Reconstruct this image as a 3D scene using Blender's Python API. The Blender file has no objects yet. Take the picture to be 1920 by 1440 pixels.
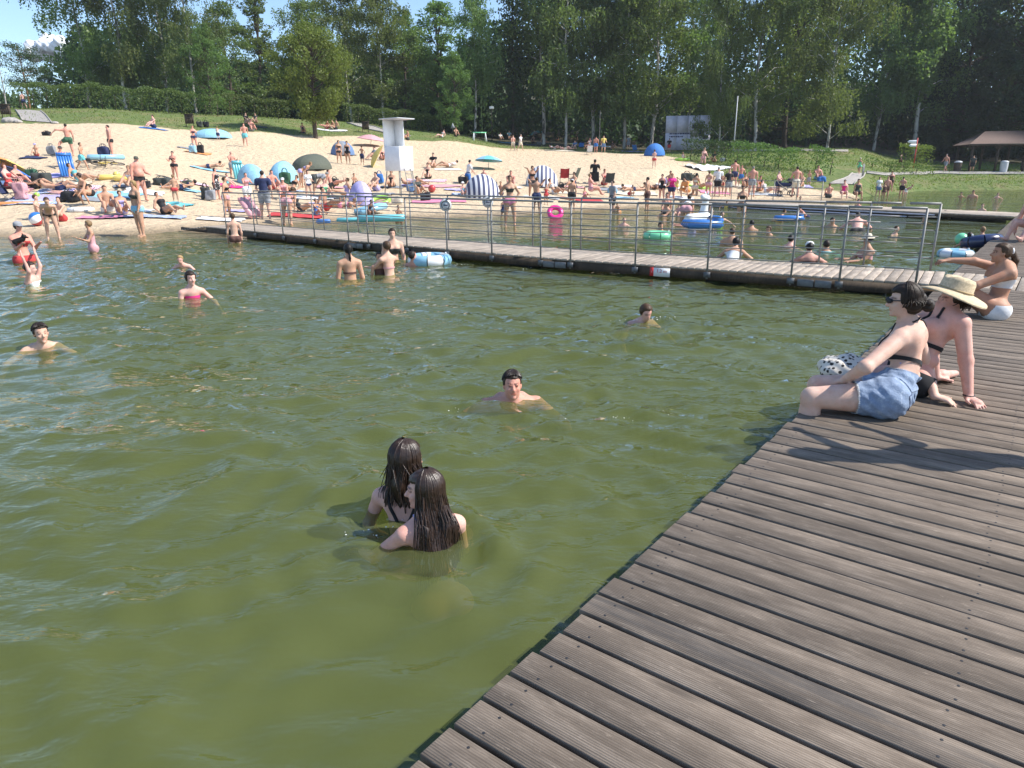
import bpy, bmesh, math, random
import numpy as np
from mathutils import Matrix, Vector

scene = bpy.context.scene
C = scene.collection
R = math.radians
rng = np.random.default_rng(7)
random.seed(7)

# ------------------------------------------------------------------ camera, sky, sun, exposure
FPX, HOR, ROLL = 1300.0, 320.0, R(-0.5)          # focal length in photo pixels, horizon row, roll
PITCH = math.atan((720 - HOR) / FPX)
CAMZ, DECK = 1.86, 0.24                          # eye above water, deck above water
cam_d = bpy.data.cameras.new('camera')
cam = bpy.data.objects.new('camera', cam_d); C.objects.link(cam)
cam_d.sensor_width = 36.0
cam_d.lens = 36.0 * FPX / 1920.0
cam_d.clip_start, cam_d.clip_end = 0.05, 9000
cam.matrix_world = Matrix.Translation((0, 0, CAMZ)) @ Matrix.Rotation(math.pi/2 - PITCH, 4, 'X') @ Matrix.Rotation(ROLL, 4, 'Z')
scene.camera = cam

SUN_EL, SUN_AZ = R(46), math.atan2(1.0, -0.11)   # from the right, a touch behind the camera (compass angle from +Y)
world = bpy.data.worlds.new('World'); scene.world = world; world.use_nodes = True
wn = world.node_tree.nodes; wl = world.node_tree.links
sky = wn.new('ShaderNodeTexSky'); sky.sky_type = 'NISHITA'; sky.sun_disc = False
sky.sun_elevation = SUN_EL; sky.sun_rotation = SUN_AZ
sky.air_density = 1.0; sky.dust_density = 0.3; sky.ozone_density = 3.6
wl.new(sky.outputs[0], wn['Background'].inputs[0]); wn['Background'].inputs[1].default_value = 0.15
sun_d = bpy.data.lights.new('sun', 'SUN'); sun_d.energy = 4.9; sun_d.angle = R(0.53); sun_d.color = (1.0, 0.955, 0.88)
sun = bpy.data.objects.new('sun', sun_d); C.objects.link(sun)
sd = Vector((math.sin(SUN_AZ)*math.cos(SUN_EL), math.cos(SUN_AZ)*math.cos(SUN_EL), math.sin(SUN_EL)))
sun.rotation_euler = sd.to_track_quat('Z', 'Y').to_euler()
scene.view_settings.view_transform = 'Standard'; scene.view_settings.look = 'None'
scene.view_settings.exposure = 0.58; scene.view_settings.gamma = 1.0
scene.view_settings.use_curve_mapping = False
scene.cycles.max_bounces = 6; scene.cycles.diffuse_bounces = 2; scene.cycles.glossy_bounces = 3
scene.cycles.transparent_max_bounces = 8; scene.cycles.transmission_bounces = 3
scene.cycles.use_denoising = True
scene.cycles.sample_clamp_indirect = 4.0

# ------------------------------------------------------------------ measuring helpers (surveying the place)
cr, sr = math.cos(ROLL), math.sin(ROLL)
def ray(px, py):
    x = px - 960.0; y = 720.0 - py
    x, y = (x*cr - y*sr)/FPX, (x*sr + y*cr)/FPX
    return np.array([x, math.cos(PITCH) + y*math.sin(PITCH), -math.sin(PITCH) + y*math.cos(PITCH)])
def un(px, py, z=0.0):
    d = ray(px, py); t = (z - CAMZ)/d[2]
    return d*t + np.array([0, 0, CAMZ])
def atY(px, py, Y):
    d = ray(px, py); t = Y/d[1]
    return d*t + np.array([0, 0, CAMZ])

# terrain: profiles (distance, height) along directions seen from the deck
COLS = [
 (-700, [(16,-1.2),(22,0),(30,.9),(38,2.6),(50,4.4),(58,5.6),(70,7.6),(80,8.6),(110,10),(400,14)]),
 (0,    [(16,-1.1),(22,0),(26,.38),(30,1.05),(38,2.6),(50,4.6),(58,5.85),(66,7.2),(76,8.4),(80,8.6),(110,10),(400,14)]),
 (200,  [(16,-1.1),(22,0),(26,.36),(30,.9),(38,2.6),(50,4.1),(58,5.6),(64,6.75),(72,7.95),(80,8.4),(110,10),(400,14)]),
 (460,  [(18,-1.2),(25,0),(28,.2),(33,.6),(45,1.95),(58,4.35),(66,5.75),(76,7.5),(84,8.0),(110,9),(140,16.0),(175,25.0),(400,40)]),
 (640,  [(22,-1.1),(28.5,0),(33,.38),(40,1.0),(52.6,2.6),(66,4.5),(73,5.65),(82,7.2),(90,7.7),(110,8.4),(140,15.4),(175,24.4),(400,40)]),
 (830,  [(23,-1.1),(29.5,0),(33,.3),(40,.9),(54,2.4),(68,3.9),(78,5.25),(88,6.4),(110,7.2),(140,14.2),(175,23.2),(400,40)]),
 (960,  [(23,-1.1),(30.5,0),(34,.25),(40,.75),(55,2.2),(77.5,3.9),(88,4.9),(110,6.4),(140,13.4),(175,22.4),(400,40)]),
 (1225, [(29,-1.0),(36,0),(41,.45),(50.7,1.85),(65,2.8),(80,3.6),(110,5),(140,12.0),(175,21.0),(400,40)]),
 (1330, [(33,-1.0),(39.5,0),(43,.3),(50,.9),(62,2.3),(80,3.7),(110,5),(140,12.0),(175,21.0),(400,40)]),
 (1410, [(34,-1.0),(40.5,0),(43,.2),(50,.85),(60,2.35),(80,3.8),(110,5),(140,12.0),(175,21.0),(400,40)]),
 (1500, [(35,-1.0),(40.5,0),(44,.2),(50,.9),(60,2.2),(80,3.8),(110,5),(140,12.0),(175,21.0),(400,40)]),
 (1600, [(37,-1.0),(42,0),(46,.2),(52,.9),(60,1.5),(70,2.6),(80,3.6),(110,5),(140,12.0),(175,21.0),(400,40)]),
 (1680, [(44,-1.0),(51,-.1),(54,.1),(60,.8),(70,1.7),(80,2.4),(110,4.4),(140,11.4),(175,20.4),(400,40)]),
 (1770, [(50,-1.0),(58,-.4),(59.4,.05),(60.6,.55),(70,1.36),(80,1.8),(110,3.4),(140,10.4),(175,19.4),(400,40)]),
 (2000, [(50,-1.0),(58,-.4),(59.2,.05),(60.4,.55),(70,1.36),(80,1.7),(110,3.0),(140,10.0),(175,19.0),(400,40)]),
 (2700, [(50,-1.0),(58,-.4),(59.2,.05),(60.4,.55),(70,1.36),(80,1.7),(110,3.0),(140,10.0),(175,19.0),(400,40)]),
]
_ca = np.array([(c[0]-960)*math.cos(PITCH)/FPX for c in COLS])
def ter(X, Y):
    X = np.atleast_1d(np.asarray(X, float)); Y = np.atleast_1d(np.asarray(Y, float))
    a = np.clip(X/np.maximum(Y, 8.0), _ca[0], _ca[-1]-1e-6)
    prof = []
    for _, kn in COLS:
        y0 = kn[0][0]
        ys = [-500, y0-12] + [k[0] for k in kn]; zs = [-2.2, -2.0] + [k[1] for k in kn]
        prof.append(np.interp(Y, ys, zs))
    prof = np.array(prof)
    i = np.clip(np.searchsorted(_ca, a, side='right')-1, 0, len(_ca)-2)
    t = (a-_ca[i])/(_ca[i+1]-_ca[i]); t = t*t*(3-2*t)*.6 + t*.4
    n = np.arange(len(a))
    z = prof[i, n]*(1-t) + prof[i+1, n]*t
    bump = .035*np.sin(X*1.7+1.3*np.sin(Y*.9))*np.sin(Y*2.1+X*.6) + .05*np.sin(X*.43+2)*np.sin(Y*.37)
    return z + bump*np.clip(z*3, 0, 1)
def terz(x, y): return float(ter(x, y)[0])
_Ys = np.concatenate([np.arange(6, 60, .05), np.arange(60, 180, .1)])
def on(px, py):
    d = ray(px, py); t = _Ys/d[1]
    X = d[0]*t; Z = CAMZ + d[2]*t
    g = ter(X, _Ys)
    hit = np.nonzero(Z <= g)[0]
    i = hit[0] if len(hit) else len(_Ys)-1
    return np.array([X[i], _Ys[i], g[i]])

# ------------------------------------------------------------------ materials
MATS = {}
def new_mat(name):
    m = bpy.data.materials.new(name); m.use_nodes = True
    nt = m.node_tree; b = nt.nodes['Principled BSDF']; MATS[name] = m
    return m, nt, b
def nd(nt, typ, **kw):
    n = nt.nodes.new(typ)
    for k, v in kw.items(): setattr(n, k, v)
    return n
def mixc(nt, fac, a, b, mode='MIX'):
    n = nd(nt, 'ShaderNodeMix', data_type='RGBA', blend_type=mode)
    for sock, v in ((0, fac), (6, a), (7, b)):
        if isinstance(v, bpy.types.NodeSocket): nt.links.new(v, n.inputs[sock])
        else: n.inputs[sock].default_value = v if sock == 0 else (*v, 1) if len(v) == 3 else v
    return n.outputs[2]
def noise(nt, scale, detail=4, rough=.55, vec=None, dim='3D'):
    n = nd(nt, 'ShaderNodeTexNoise', noise_dimensions=dim)
    n.inputs['Scale'].default_value = scale; n.inputs['Detail'].default_value = detail; n.inputs['Roughness'].default_value = rough
    if vec is not None: nt.links.new(vec, n.inputs['Vector'])
    return n
def ramp(nt, val, stops):
    n = nd(nt, 'ShaderNodeValToRGB')
    while len(n.color_ramp.elements) < len(stops): n.color_ramp.elements.new(.5)
    for e, (p, c) in zip(n.color_ramp.elements, stops):
        e.position = p; e.color = (*c, 1) if not np.isscalar(c) else (c, c, c, 1)
    nt.links.new(val, n.inputs[0]); return n.outputs[0]
def coords(nt, kind='Object', scale=None):
    t = nd(nt, 'ShaderNodeTexCoord')
    o = t.outputs[kind]
    if scale is not None:
        mp = nd(nt, 'ShaderNodeMapping'); mp.inputs['Scale'].default_value = scale
        nt.links.new(o, mp.inputs[0]); o = mp.outputs[0]
    return o
def bump(nt, b, h, strength, dist):
    n = nd(nt, 'ShaderNodeBump'); n.inputs['Strength'].default_value = strength; n.inputs['Distance'].default_value = dist
    nt.links.new(h, n.inputs['Height']); nt.links.new(n.outputs[0], b.inputs['Normal']); return n
def math_n(nt, op, a, b=None):
    n = nd(nt, 'ShaderNodeMath', operation=op)
    for i, v in enumerate((a, b)):
        if v is None: continue
        if isinstance(v, bpy.types.NodeSocket): nt.links.new(v, n.inputs[i])
        else: n.inputs[i].default_value = v
    return n.outputs[0]
def plain(name, col, rough=.6, metal=0.0, var=.12, scale=6.0):
    if name in MATS: return MATS[name]
    m, nt, b = new_mat(name)
    n = noise(nt, scale, 5, .6, coords(nt))
    lo = tuple(c*(1-var*1.6) for c in col); hi = tuple(min(1, c*(1+var)) for c in col)
    nt.links.new(ramp(nt, n.outputs[0], [(.3, lo), (.7, hi)]), b.inputs['Base Color'])
    b.inputs['Roughness'].default_value = rough; b.inputs['Metallic'].default_value = metal
    return m
def tint_mat(name, rough, var, scale, bumps=0.0, sheen=0.0, sss=0.0):
    """colour comes from the object's own colour, varied by noise"""
    m, nt, b = new_mat(name)
    oi = nd(nt, 'ShaderNodeObjectInfo')
    n = noise(nt, scale, 4, .6, coords(nt))
    f = ramp(nt, n.outputs[0], [(.25, 1-var), (.75, 1+var*.5)])
    c = mixc(nt, 1.0, oi.outputs['Color'], f, 'MULTIPLY')
    nt.links.new(c, b.inputs['Base Color']); b.inputs['Roughness'].default_value = rough
    if bumps: bump(nt, b, n.outputs[0], bumps, .01)
    return m, nt, b, c
m, nt, b, c = tint_mat('fabric', .85, .25, 9, .35)
m, nt, b, c = tint_mat('vinyl', .28, .1, 5)
b.inputs['Coat Weight'].default_value = .3
m, nt, b, c = tint_mat('hair', .5, .45, 30, .5); b.inputs['Specular IOR Level'].default_value = .25
m, nt, b, c = tint_mat('wet_hair', .36, .5, 40, .4)
m, nt, b, c = tint_mat('skin', .60, .16, 14, .06)
at = nd(nt, 'ShaderNodeAttribute', attribute_name='tint')
sn = noise(nt, 5.5, 3, .6, coords(nt)); c = mixc(nt, ramp(nt, sn.outputs[0], [(.40, 0), (.68, .55)]), c, mixc(nt, 1.0, c, (1.0, .74, .66), 'MULTIPLY'))
sn2 = noise(nt, 70, 3, .7, coords(nt)); c = mixc(nt, ramp(nt, sn2.outputs[0], [(.56, 0), (.72, .35)]), c, mixc(nt, 1.0, c, (.80, .66, .58), 'MULTIPLY'))
nt.links.new(mixc(nt, 1.0, c, at.outputs['Color'], 'MULTIPLY'), b.inputs['Base Color'])
b.inputs['Specular IOR Level'].default_value = .32
b.inputs['Subsurface Weight'].default_value = .12
b.inputs['Subsurface Radius'].default_value = (.02, .008, .004); b.inputs['Subsurface Scale'].default_value = .4

# sand / grass / forest floor
m, nt, b = new_mat('ground')
at = nd(nt, 'ShaderNodeAttribute', attribute_name='mask'); sp = nd(nt, 'ShaderNodeSeparateColor'); nt.links.new(at.outputs['Color'], sp.inputs[0])
oc = coords(nt)
n1 = noise(nt, .35, 6, .65, oc); n2 = noise(nt, 5, 5, .7, oc); n3 = noise(nt, 1.6, 5, .7, oc)
sand = mixc(nt, n2.outputs[0], (.55, .415, .265), (.74, .58, .395))
sand = mixc(nt, ramp(nt, n1.outputs[0], [(.4, 0), (.62, .6)]), sand, (.60, .46, .30))
sand = mixc(nt, sp.outputs[2], sand, (.27, .20, .12))
grass = mixc(nt, ramp(nt, n3.outputs[0], [(.35, 0), (.65, 1)]), (.085, .135, .026), (.155, .19, .05))
grass = mixc(nt, ramp(nt, n1.outputs[0], [(.48, 0), (.62, .75)]), grass, (.21, .18, .075))
floor_ = mixc(nt, n3.outputs[0], (.05, .048, .022), (.10, .085, .045))
edge = math_n(nt, 'ADD', sp.outputs[0], math_n(nt, 'MULTIPLY', math_n(nt, 'SUBTRACT', n3.outputs[0], .5), .9))
col = mixc(nt, ramp(nt, edge, [(.42, 0), (.58, 1)]), sand, grass)
col = mixc(nt, sp.outputs[1], col, floor_)
nt.links.new(col, b.inputs['Base Color']); b.inputs['Roughness'].default_value = .95
vf = nd(nt, 'ShaderNodeTexVoronoi', feature='SMOOTH_F1'); vf.inputs['Scale'].default_value = 2.6; nt.links.new(oc, vf.inputs['Vector'])
h = math_n(nt, 'ADD', n2.outputs[0], math_n(nt, 'MULTIPLY', n3.outputs[0], 1.2)); h = math_n(nt, 'ADD', h, math_n(nt, 'MULTIPLY', vf.outputs['Distance'], .9))
bump(nt, b, h, .9, .16)

# water: olive, murky, mirrors the sky at low angles
def water_mat():
    m, nt, b = new_mat('water')
    oc = coords(nt)
    n0 = noise(nt, .22, 2, .5, oc)
    mp = nd(nt, 'ShaderNodeMapping'); mp.inputs['Rotation'].default_value = (0, 0, R(-14)); mp.inputs['Scale'].default_value = (.62, 1.25, 1)
    nt.links.new(oc, mp.inputs[0])
    w0 = noise(nt, .8, 2, .4, mp.outputs[0])
    w1 = noise(nt, 2.1, 2.0, .42, mp.outputs[0]); w1.inputs['Distortion'].default_value = .6
    w2 = noise(nt, 5.2, 2, .45, mp.outputs[0]); w2.inputs['Distortion'].default_value = .4
    w3 = noise(nt, 12, 2, .5, mp.outputs[0])
    amp = ramp(nt, n0.outputs[0], [(.35, .45), (.65, 1.15)])
    h = math_n(nt, 'ADD', math_n(nt, 'MULTIPLY', w1.outputs[0], .105), math_n(nt, 'MULTIPLY', w2.outputs[0], .030))
    h = math_n(nt, 'ADD', h, math_n(nt, 'MULTIPLY', w0.outputs[0], .14))
    h = math_n(nt, 'ADD', h, math_n(nt, 'MULTIPLY', w3.outputs[0], .006))
    fa = nd(nt, 'ShaderNodeAttribute', attribute_name='far')
    h = math_n(nt, 'MULTIPLY', h, math_n(nt, 'ADD', math_n(nt, 'MULTIPLY', fa.outputs['Fac'], .6), .40))
    h = math_n(nt, 'ADD', h, math_n(nt, 'MULTIPLY', w3.outputs[0], .011))
    h = math_n(nt, 'MULTIPLY', h, amp)
    bp = nd(nt, 'ShaderNodeBump'); bp.inputs['Strength'].default_value = 1.0; bp.inputs['Distance'].default_value = 1.15
    nt.links.new(h, bp.inputs['Height'])
    nt.nodes.remove(b)
    out = nt.nodes['Material Output']
    dif = nd(nt, 'ShaderNodeBsdfDiffuse')
    cn = noise(nt, .5, 3, .5, oc)
    nt.links.new(mixc(nt, cn.outputs[0], (.100, .119, .044), (.142, .158, .062)), dif.inputs['Color'])
    tr = nd(nt, 'ShaderNodeBsdfTransparent'); tr.inputs[0].default_value = (.86, .90, .62, 1)
    body = nd(nt, 'ShaderNodeMixShader'); body.inputs[0].default_value = .42
    nt.links.new(tr.outputs[0], body.inputs[1]); nt.links.new(dif.outputs[0], body.inputs[2])
    gl = nd(nt, 'ShaderNodeBsdfGlossy'); gl.inputs['Roughness'].default_value = .03; gl.inputs['Color'].default_value = (1, 1, 1, 1)
    nt.links.new(bp.outputs[0], gl.inputs['Normal'])
    fr = nd(nt, 'ShaderNodeFresnel'); fr.inputs['IOR'].default_value = 1.33; nt.links.new(bp.outputs[0], fr.inputs['Normal'])
    ge = nd(nt, 'ShaderNodeNewGeometry')      # light coming up from below passes without mirror loss
    mx = nd(nt, 'ShaderNodeMixShader'); nt.links.new(math_n(nt, 'MULTIPLY', fr.outputs[0], math_n(nt, 'SUBTRACT', 1.0, ge.outputs['Backfacing'])), mx.inputs[0])
    nt.links.new(body.outputs[0], mx.inputs[1]); nt.links.new(gl.outputs[0], mx.inputs[2])
    nt.links.new(mx.outputs[0], out.inputs[0])
    m2, nt2, b2 = new_mat('murk')
    nt2.nodes.remove(b2)
    d2 = nd(nt2, 'ShaderNodeBsdfDiffuse')
    c2 = noise(nt2, .4, 3, .5, coords(nt2)); nt2.links.new(mixc(nt2, c2.outputs[0], (.138, .157, .050), (.188, .203, .070)), d2.inputs['Color'])
    t2 = nd(nt2, 'ShaderNodeBsdfTransparent'); t2.inputs[0].default_value = (.86, .88, .55, 1)
    x2 = nd(nt2, 'ShaderNodeMixShader'); x2.inputs[0].default_value = .6
    nt2.links.new(t2.outputs[0], x2.inputs[1]); nt2.links.new(d2.outputs[0], x2.inputs[2]); nt2.links.new(x2.outputs[0], nt2.nodes['Material Output'].inputs[0])
water_mat()

# weathered grey-brown decking, ribbed along the board
def wood_mat(name, dark, light, stain=False, ribs=True):
    m, nt, b = new_mat(name)
    oi = nd(nt, 'ShaderNodeObjectInfo')
    tc = nd(nt, 'ShaderNodeTexCoord')
    off = nd(nt, 'ShaderNodeVectorMath', operation='ADD'); nt.links.new(tc.outputs['Object'], off.inputs[0])
    cmb = nd(nt, 'ShaderNodeCombineXYZ'); nt.links.new(math_n(nt, 'MULTIPLY', oi.outputs['Random'], 60.0), cmb.inputs[0]); nt.links.new(math_n(nt, 'MULTIPLY', oi.outputs['Random'], 17.0), cmb.inputs[2])
    nt.links.new(cmb.outputs[0], off.inputs[1])
    def mapd(s):
        mp = nd(nt, 'ShaderNodeMapping'); mp.inputs['Scale'].default_value = s; nt.links.new(off.outputs[0], mp.inputs[0]); return mp.outputs[0]
    g1 = noise(nt, 1.0, 8, .72, mapd((5.5, 95, 20)))
    g2 = noise(nt, 1.0, 6, .7, mapd((2.6, 11, 4)))
    g3 = noise(nt, 1.0, 5, .7, mapd((14, 60, 30)))
    col = mixc(nt, ramp(nt, g1.outputs[0], [(.3, 0), (.7, 1)]), dark, light)
    col = mixc(nt, ramp(nt, g2.outputs[0], [(.42, .75), (.66, 0)]), col, tuple(c*.62 for c in dark))
    col = mixc(nt, ramp(nt, g3.outputs[0], [(.6, 0), (.74, .5)]), col, tuple(min(1, c*1.5) for c in light))
    # knots
    vo = nd(nt, 'ShaderNodeTexVoronoi'); vo.inputs['Scale'].default_value = 1.0; nt.links.new(mapd((1.3, 6, 1)), vo.inputs['Vector'])
    col = mixc(nt, ramp(nt, vo.outputs['Distance'], [(.03, .75), (.16, 0)]), col, tuple(c*.4 for c in dark))
    tone = ramp(nt, oi.outputs['Random'], [(0, .82), (.5, 1.0), (1, 1.12)])
    col = mixc(nt, 1.0, col, tone, 'MULTIPLY')
    if stain:
        s1 = noise(nt, 1.0, 4, .6, mapd((.9, 14, 1)))
        col = mixc(nt, ramp(nt, s1.outputs[0], [(.45, 0), (.62, .6)]), col, (.055, .055, .055))
    nt.links.new(col, b.inputs['Base Color']); b.inputs['Roughness'].default_value = .82
    h = g1.outputs[0]
    if ribs:
        wv = nd(nt, 'ShaderNodeTexWave', wave_type='BANDS', bands_direction='Y'); wv.inputs['Scale'].default_value = 34
        wv.inputs['Distortion'].default_value = .3; nt.links.new(tc.outputs['Object'], wv.inputs['Vector'])
        h = math_n(nt, 'ADD', math_n(nt, 'MULTIPLY', wv.outputs[0], .5), g1.outputs[0])
        col = mixc(nt, ramp(nt, wv.outputs[0], [(.05, .42), (.35, 0)]), col, tuple(c*.45 for c in dark)); nt.links.new(col, b.inputs['Base Color'])
    bump(nt, b, h, .5, .004)
    return m
wood_mat('deck_wood', (.186, .138, .097), (.380, .302, .228))
wood_mat('stained_wood', (.186, .138, .097), (.37, .295, .222), True)
wood_mat('bridge_wood', (.36, .29, .225), (.60, .505, .41), False, False)
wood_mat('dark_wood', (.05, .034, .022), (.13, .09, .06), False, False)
plain('steel', (.235, .23, .22), .55, .25, .15, 20)
plain('white_paint', (.78, .78, .78), .5, 0, .05, 3)
plain('grey_plastic', (.48, .49, .5), .5, 0, .08, 5)
plain('cover_plate', (.12, .125, .13), .5, 0, .3, 9)
plain('concrete', (.34, .31, .28), .9, 0, .15, 8)
plain('board_white', (.50, .49, .56), .6, 0, .08, 4)
plain('ink', (.03, .03, .07), .6)
plain('red_paint', (.55, .03, .03), .5)
plain('black_rubber', (.02, .02, .022), .6)
plain('roof_felt', (.115, .075, .06), .9, 0, .2, 12)
plain('bark_dark', (.075, .055, .04), .95, 0, .3, 9)
plain('bark_pine', (.26, .13, .065), .95, 0, .3, 9)
plain('stone', (.36, .33, .30), .9, 0, .2, 5)
m, nt, b = new_mat('bark_birch')
n = noise(nt, 1.0, 4, .7, coords(nt, scale=(3, 3, 1.1)))
nt.links.new(ramp(nt, n.outputs[0], [(.4, (.05, .045, .04)), (.5, (.42, .40, .36)), (.8, (.6, .58, .53))]), b.inputs['Base Color']); b.inputs['Roughness'].default_value = .85
def leaf_mat(name, c0, c1, trans):
    m, nt, b = new_mat(name)
    oi = nd(nt, 'ShaderNodeObjectInfo'); n = noise(nt, .5, 4, .7, coords(nt)); n2 = noise(nt, 6, 2, .6, coords(nt))
    col = mixc(nt, ramp(nt, n.outputs[0], [(.3, 0), (.7, 1)]), c0, c1)
    col = mixc(nt, ramp(nt, n2.outputs[0], [(.35, .0), (.7, .6)]), col, tuple(c*1.45 for c in c1))
    hs = nd(nt, 'ShaderNodeHueSaturation'); nt.links.new(math_n(nt, 'ADD', math_n(nt, 'MULTIPLY', oi.outputs['Random'], .05), .475), hs.inputs['Hue'])
    nt.links.new(math_n(nt, 'ADD', math_n(nt, 'MULTIPLY', oi.outputs['Random'], .45), .8), hs.inputs['Value']); nt.links.new(col, hs.inputs['Color'])
    nt.nodes.remove(b)
    d = nd(nt, 'ShaderNodeBsdfDiffuse'); t = nd(nt, 'ShaderNodeBsdfTranslucent'); g = nd(nt, 'ShaderNodeBsdfGlossy'); g.inputs['Roughness'].default_value = .45
    nt.links.new(hs.outputs[0], d.inputs[0]); nt.links.new(mixc(nt, 1.0, hs.outputs[0], (1.1, 1.25, .6), 'MULTIPLY'), t.inputs[0])
    x = nd(nt, 'ShaderNodeMixShader'); x.inputs[0].default_value = trans; nt.links.new(d.outputs[0], x.inputs[1]); nt.links.new(t.outputs[0], x.inputs[2])
    y = nd(nt, 'ShaderNodeMixShader'); y.inputs[0].default_value = .015; nt.links.new(x.outputs[0], y.inputs[1]); nt.links.new(g.outputs[0], y.inputs[2])
    nt.links.new(y.outputs[0], nt.nodes['Material Output'].inputs[0])
leaf_mat('leaf_birch', (.100, .140, .050), (.150, .195, .070), .5)
leaf_mat('leaf_broad', (.090, .138, .046), (.140, .185, .060), .5)
leaf_mat('leaf_round', (.090, .118, .026), (.145, .172, .044), .42)
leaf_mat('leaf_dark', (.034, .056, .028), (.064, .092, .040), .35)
leaf_mat('leaf_hedge', (.070, .110, .035), (.115, .160, .048), .35)
leaf_mat('leaf_grass', (.115, .16, .032), (.18, .21, .055), .4)

# ------------------------------------------------------------------ mesh and object helpers
def mesh_np(name, V, F):
    """F: (n,3) or (n,4) int array, or list of such"""
    V = np.asarray(V, np.float32); Fs = F if isinstance(F, list) else [F]
    Fs = [np.asarray(f, np.int32) for f in Fs if len(f)]
    me = bpy.data.meshes.new(name)
    me.vertices.add(len(V)); me.vertices.foreach_set('co', V.ravel())
    nl = sum(f.size for f in Fs); npoly = sum(len(f) for f in Fs)
    me.loops.add(nl); me.loops.foreach_set('vertex_index', np.concatenate([f.ravel() for f in Fs]) if Fs else [])
    me.polygons.add(npoly)
    tot = np.concatenate([np.full(len(f), f.shape[1], np.int32) for f in Fs]) if Fs else np.zeros(0, np.int32)
    st = np.concatenate([[0], np.cumsum(tot)[:-1]]).astype(np.int32)
    me.polygons.foreach_set('loop_start', st)
    me.update(calc_edges=True); me.validate()
    return me
def smooth(me):
    me.polygons.foreach_set('use_smooth', np.ones(len(me.polygons), bool)); return me
def tag(o, label=None, cat=None, group=None, kind=None):
    for k, v in (('label', label), ('category', cat), ('group', group), ('kind', kind)):
        if v: o[k] = v
    return o
def obj(name, me, mat=None, parent=None, col=None, loc=None, rot=None):
    o = bpy.data.objects.new(name, me); C.objects.link(o)
    if mat is not None and not me.materials: me.materials.append(MATS[mat] if isinstance(mat, str) else mat)
    if parent is not None: o.parent = parent
    if col is not None: o.color = (*col, 1)
    if loc is not None: o.location = loc
    if rot is not None: o.rotation_euler = rot
    return o
def empty(name, loc, rz=0, label=None, cat=None, group=None):
    o = bpy.data.objects.new(name, None); C.objects.link(o); o.empty_display_size = .1
    o.location = loc; o.rotation_euler = (0, 0, rz)
    return tag(o, label, cat, group)
class MB:
    """collects simple solids into one mesh"""
    def __init__(s): s.v = []; s.f4 = []; s.f3 = []; s.n = 0
    def add(s, V, F4=(), F3=()):
        s.v.append(np.asarray(V, float))
        if len(F4): s.f4.append(np.asarray(F4, int)+s.n)
        if len(F3): s.f3.append(np.asarray(F3, int)+s.n)
        s.n += len(V); return s
    def box(s, c, d, M=None, bev=0.0):
        d = np.asarray(d, float)/2; sg = np.array([(x, y, z) for x in (-1, 1) for y in (-1, 1) for z in (-1, 1)], float)
        if bev:
            V = []
            for g in sg:
                for ax in range(3):
                    p = g*d; p = p - g*bev; p[ax] += g[ax]*bev; V.append(p)
            V = np.array(V)
            bm = bmesh.new(); vs = [bm.verts.new(p) for p in V]; bmesh.ops.convex_hull(bm, input=vs)
            bmesh.ops.dissolve_limit(bm, angle_limit=.02, verts=bm.verts, edges=bm.edges)
            bm.verts.index_update(); V = np.array([v.co for v in bm.verts]); f4 = []; f3 = []
            for f in bm.faces:
                ix = [v.index for v in f.verts]
                if len(ix) == 4: f4.append(ix)
                else:
                    for k in range(1, len(ix)-1): f3.append([ix[0], ix[k], ix[k+1]])
            bm.free()
            if M is not None: V = V@np.asarray(M).T
            return s.add(V+np.asarray(c), f4, f3)
        V = sg*d
        if M is not None: V = V@np.asarray(M).T
        return s.add(V+np.asarray(c), [(0,1,3,2),(4,6,7,5),(0,4,5,1),(2,3,7,6),(0,2,6,4),(1,5,7,3)])
    def tube(s, pts, r, n=8, closed=False, cap=True):
        P = np.asarray(pts, float); m = len(P); r = np.broadcast_to(np.asarray(r, float), (m,))
        if closed: T = np.roll(P, -1, 0)-np.roll(P, 1, 0)
        else: T = np.gradient(P, axis=0)
        T /= np.linalg.norm(T, axis=1)[:, None]+1e-9
        up = np.array([0, 0, 1.0]) if abs(T[0][2]) < .9 else np.array([1.0, 0, 0])
        V = []
        a = np.linspace(0, 2*math.pi, n, endpoint=False)
        u = np.cross(T[0], up)
        for i in range(m):
            u = u - T[i]*np.dot(u, T[i]); u /= np.linalg.norm(u)+1e-9; w = np.cross(T[i], u)
            V.append(P[i] + r[i]*(np.cos(a)[:, None]*u + np.sin(a)[:, None]*w))
        V = np.concatenate(V); F = []
        for i in range(m if closed else m-1):
            j = (i+1) % m
            for k in range(n):
                F.append((i*n+k, i*n+(k+1) % n, j*n+(k+1) % n, j*n+k))
        F3 = []
        if cap and not closed:
            V = np.concatenate([V, P[:1], P[-1:]]); e0, e1 = m*n, m*n+1
            for k in range(n): F3 += [(e0, (k+1) % n, k), (e1, (m-1)*n+k, (m-1)*n+(k+1) % n)]
        return s.add(V, F, F3)
    def torus(s, c, Rr, r, n=28, m=12, M=None, sq=1.0):
        a = np.linspace(0, 2*math.pi, n, endpoint=False); P = np.c_[np.cos(a)*Rr, np.sin(a)*Rr*sq, 0*a]
        if M is not None: P = P@np.asarray(M).T
        return s.tube(P+np.asarray(c), r, m, closed=True)
    def lathe(s, prof, n=16, M=None, c=(0, 0, 0)):
        a = np.linspace(0, 2*math.pi, n, endpoint=False); V = []
        for r_, z_ in prof: V.append(np.c_[np.cos(a)*r_, np.sin(a)*r_, 0*a+z_])
        V = np.concatenate(V)
        if M is not None: V = V@np.asarray(M).T
        F = [(i*n+k, i*n+(k+1) % n, (i+1)*n+(k+1) % n, (i+1)*n+k) for i in range(len(prof)-1) for k in range(n)]
        return s.add(V+np.asarray(c), F)
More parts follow.
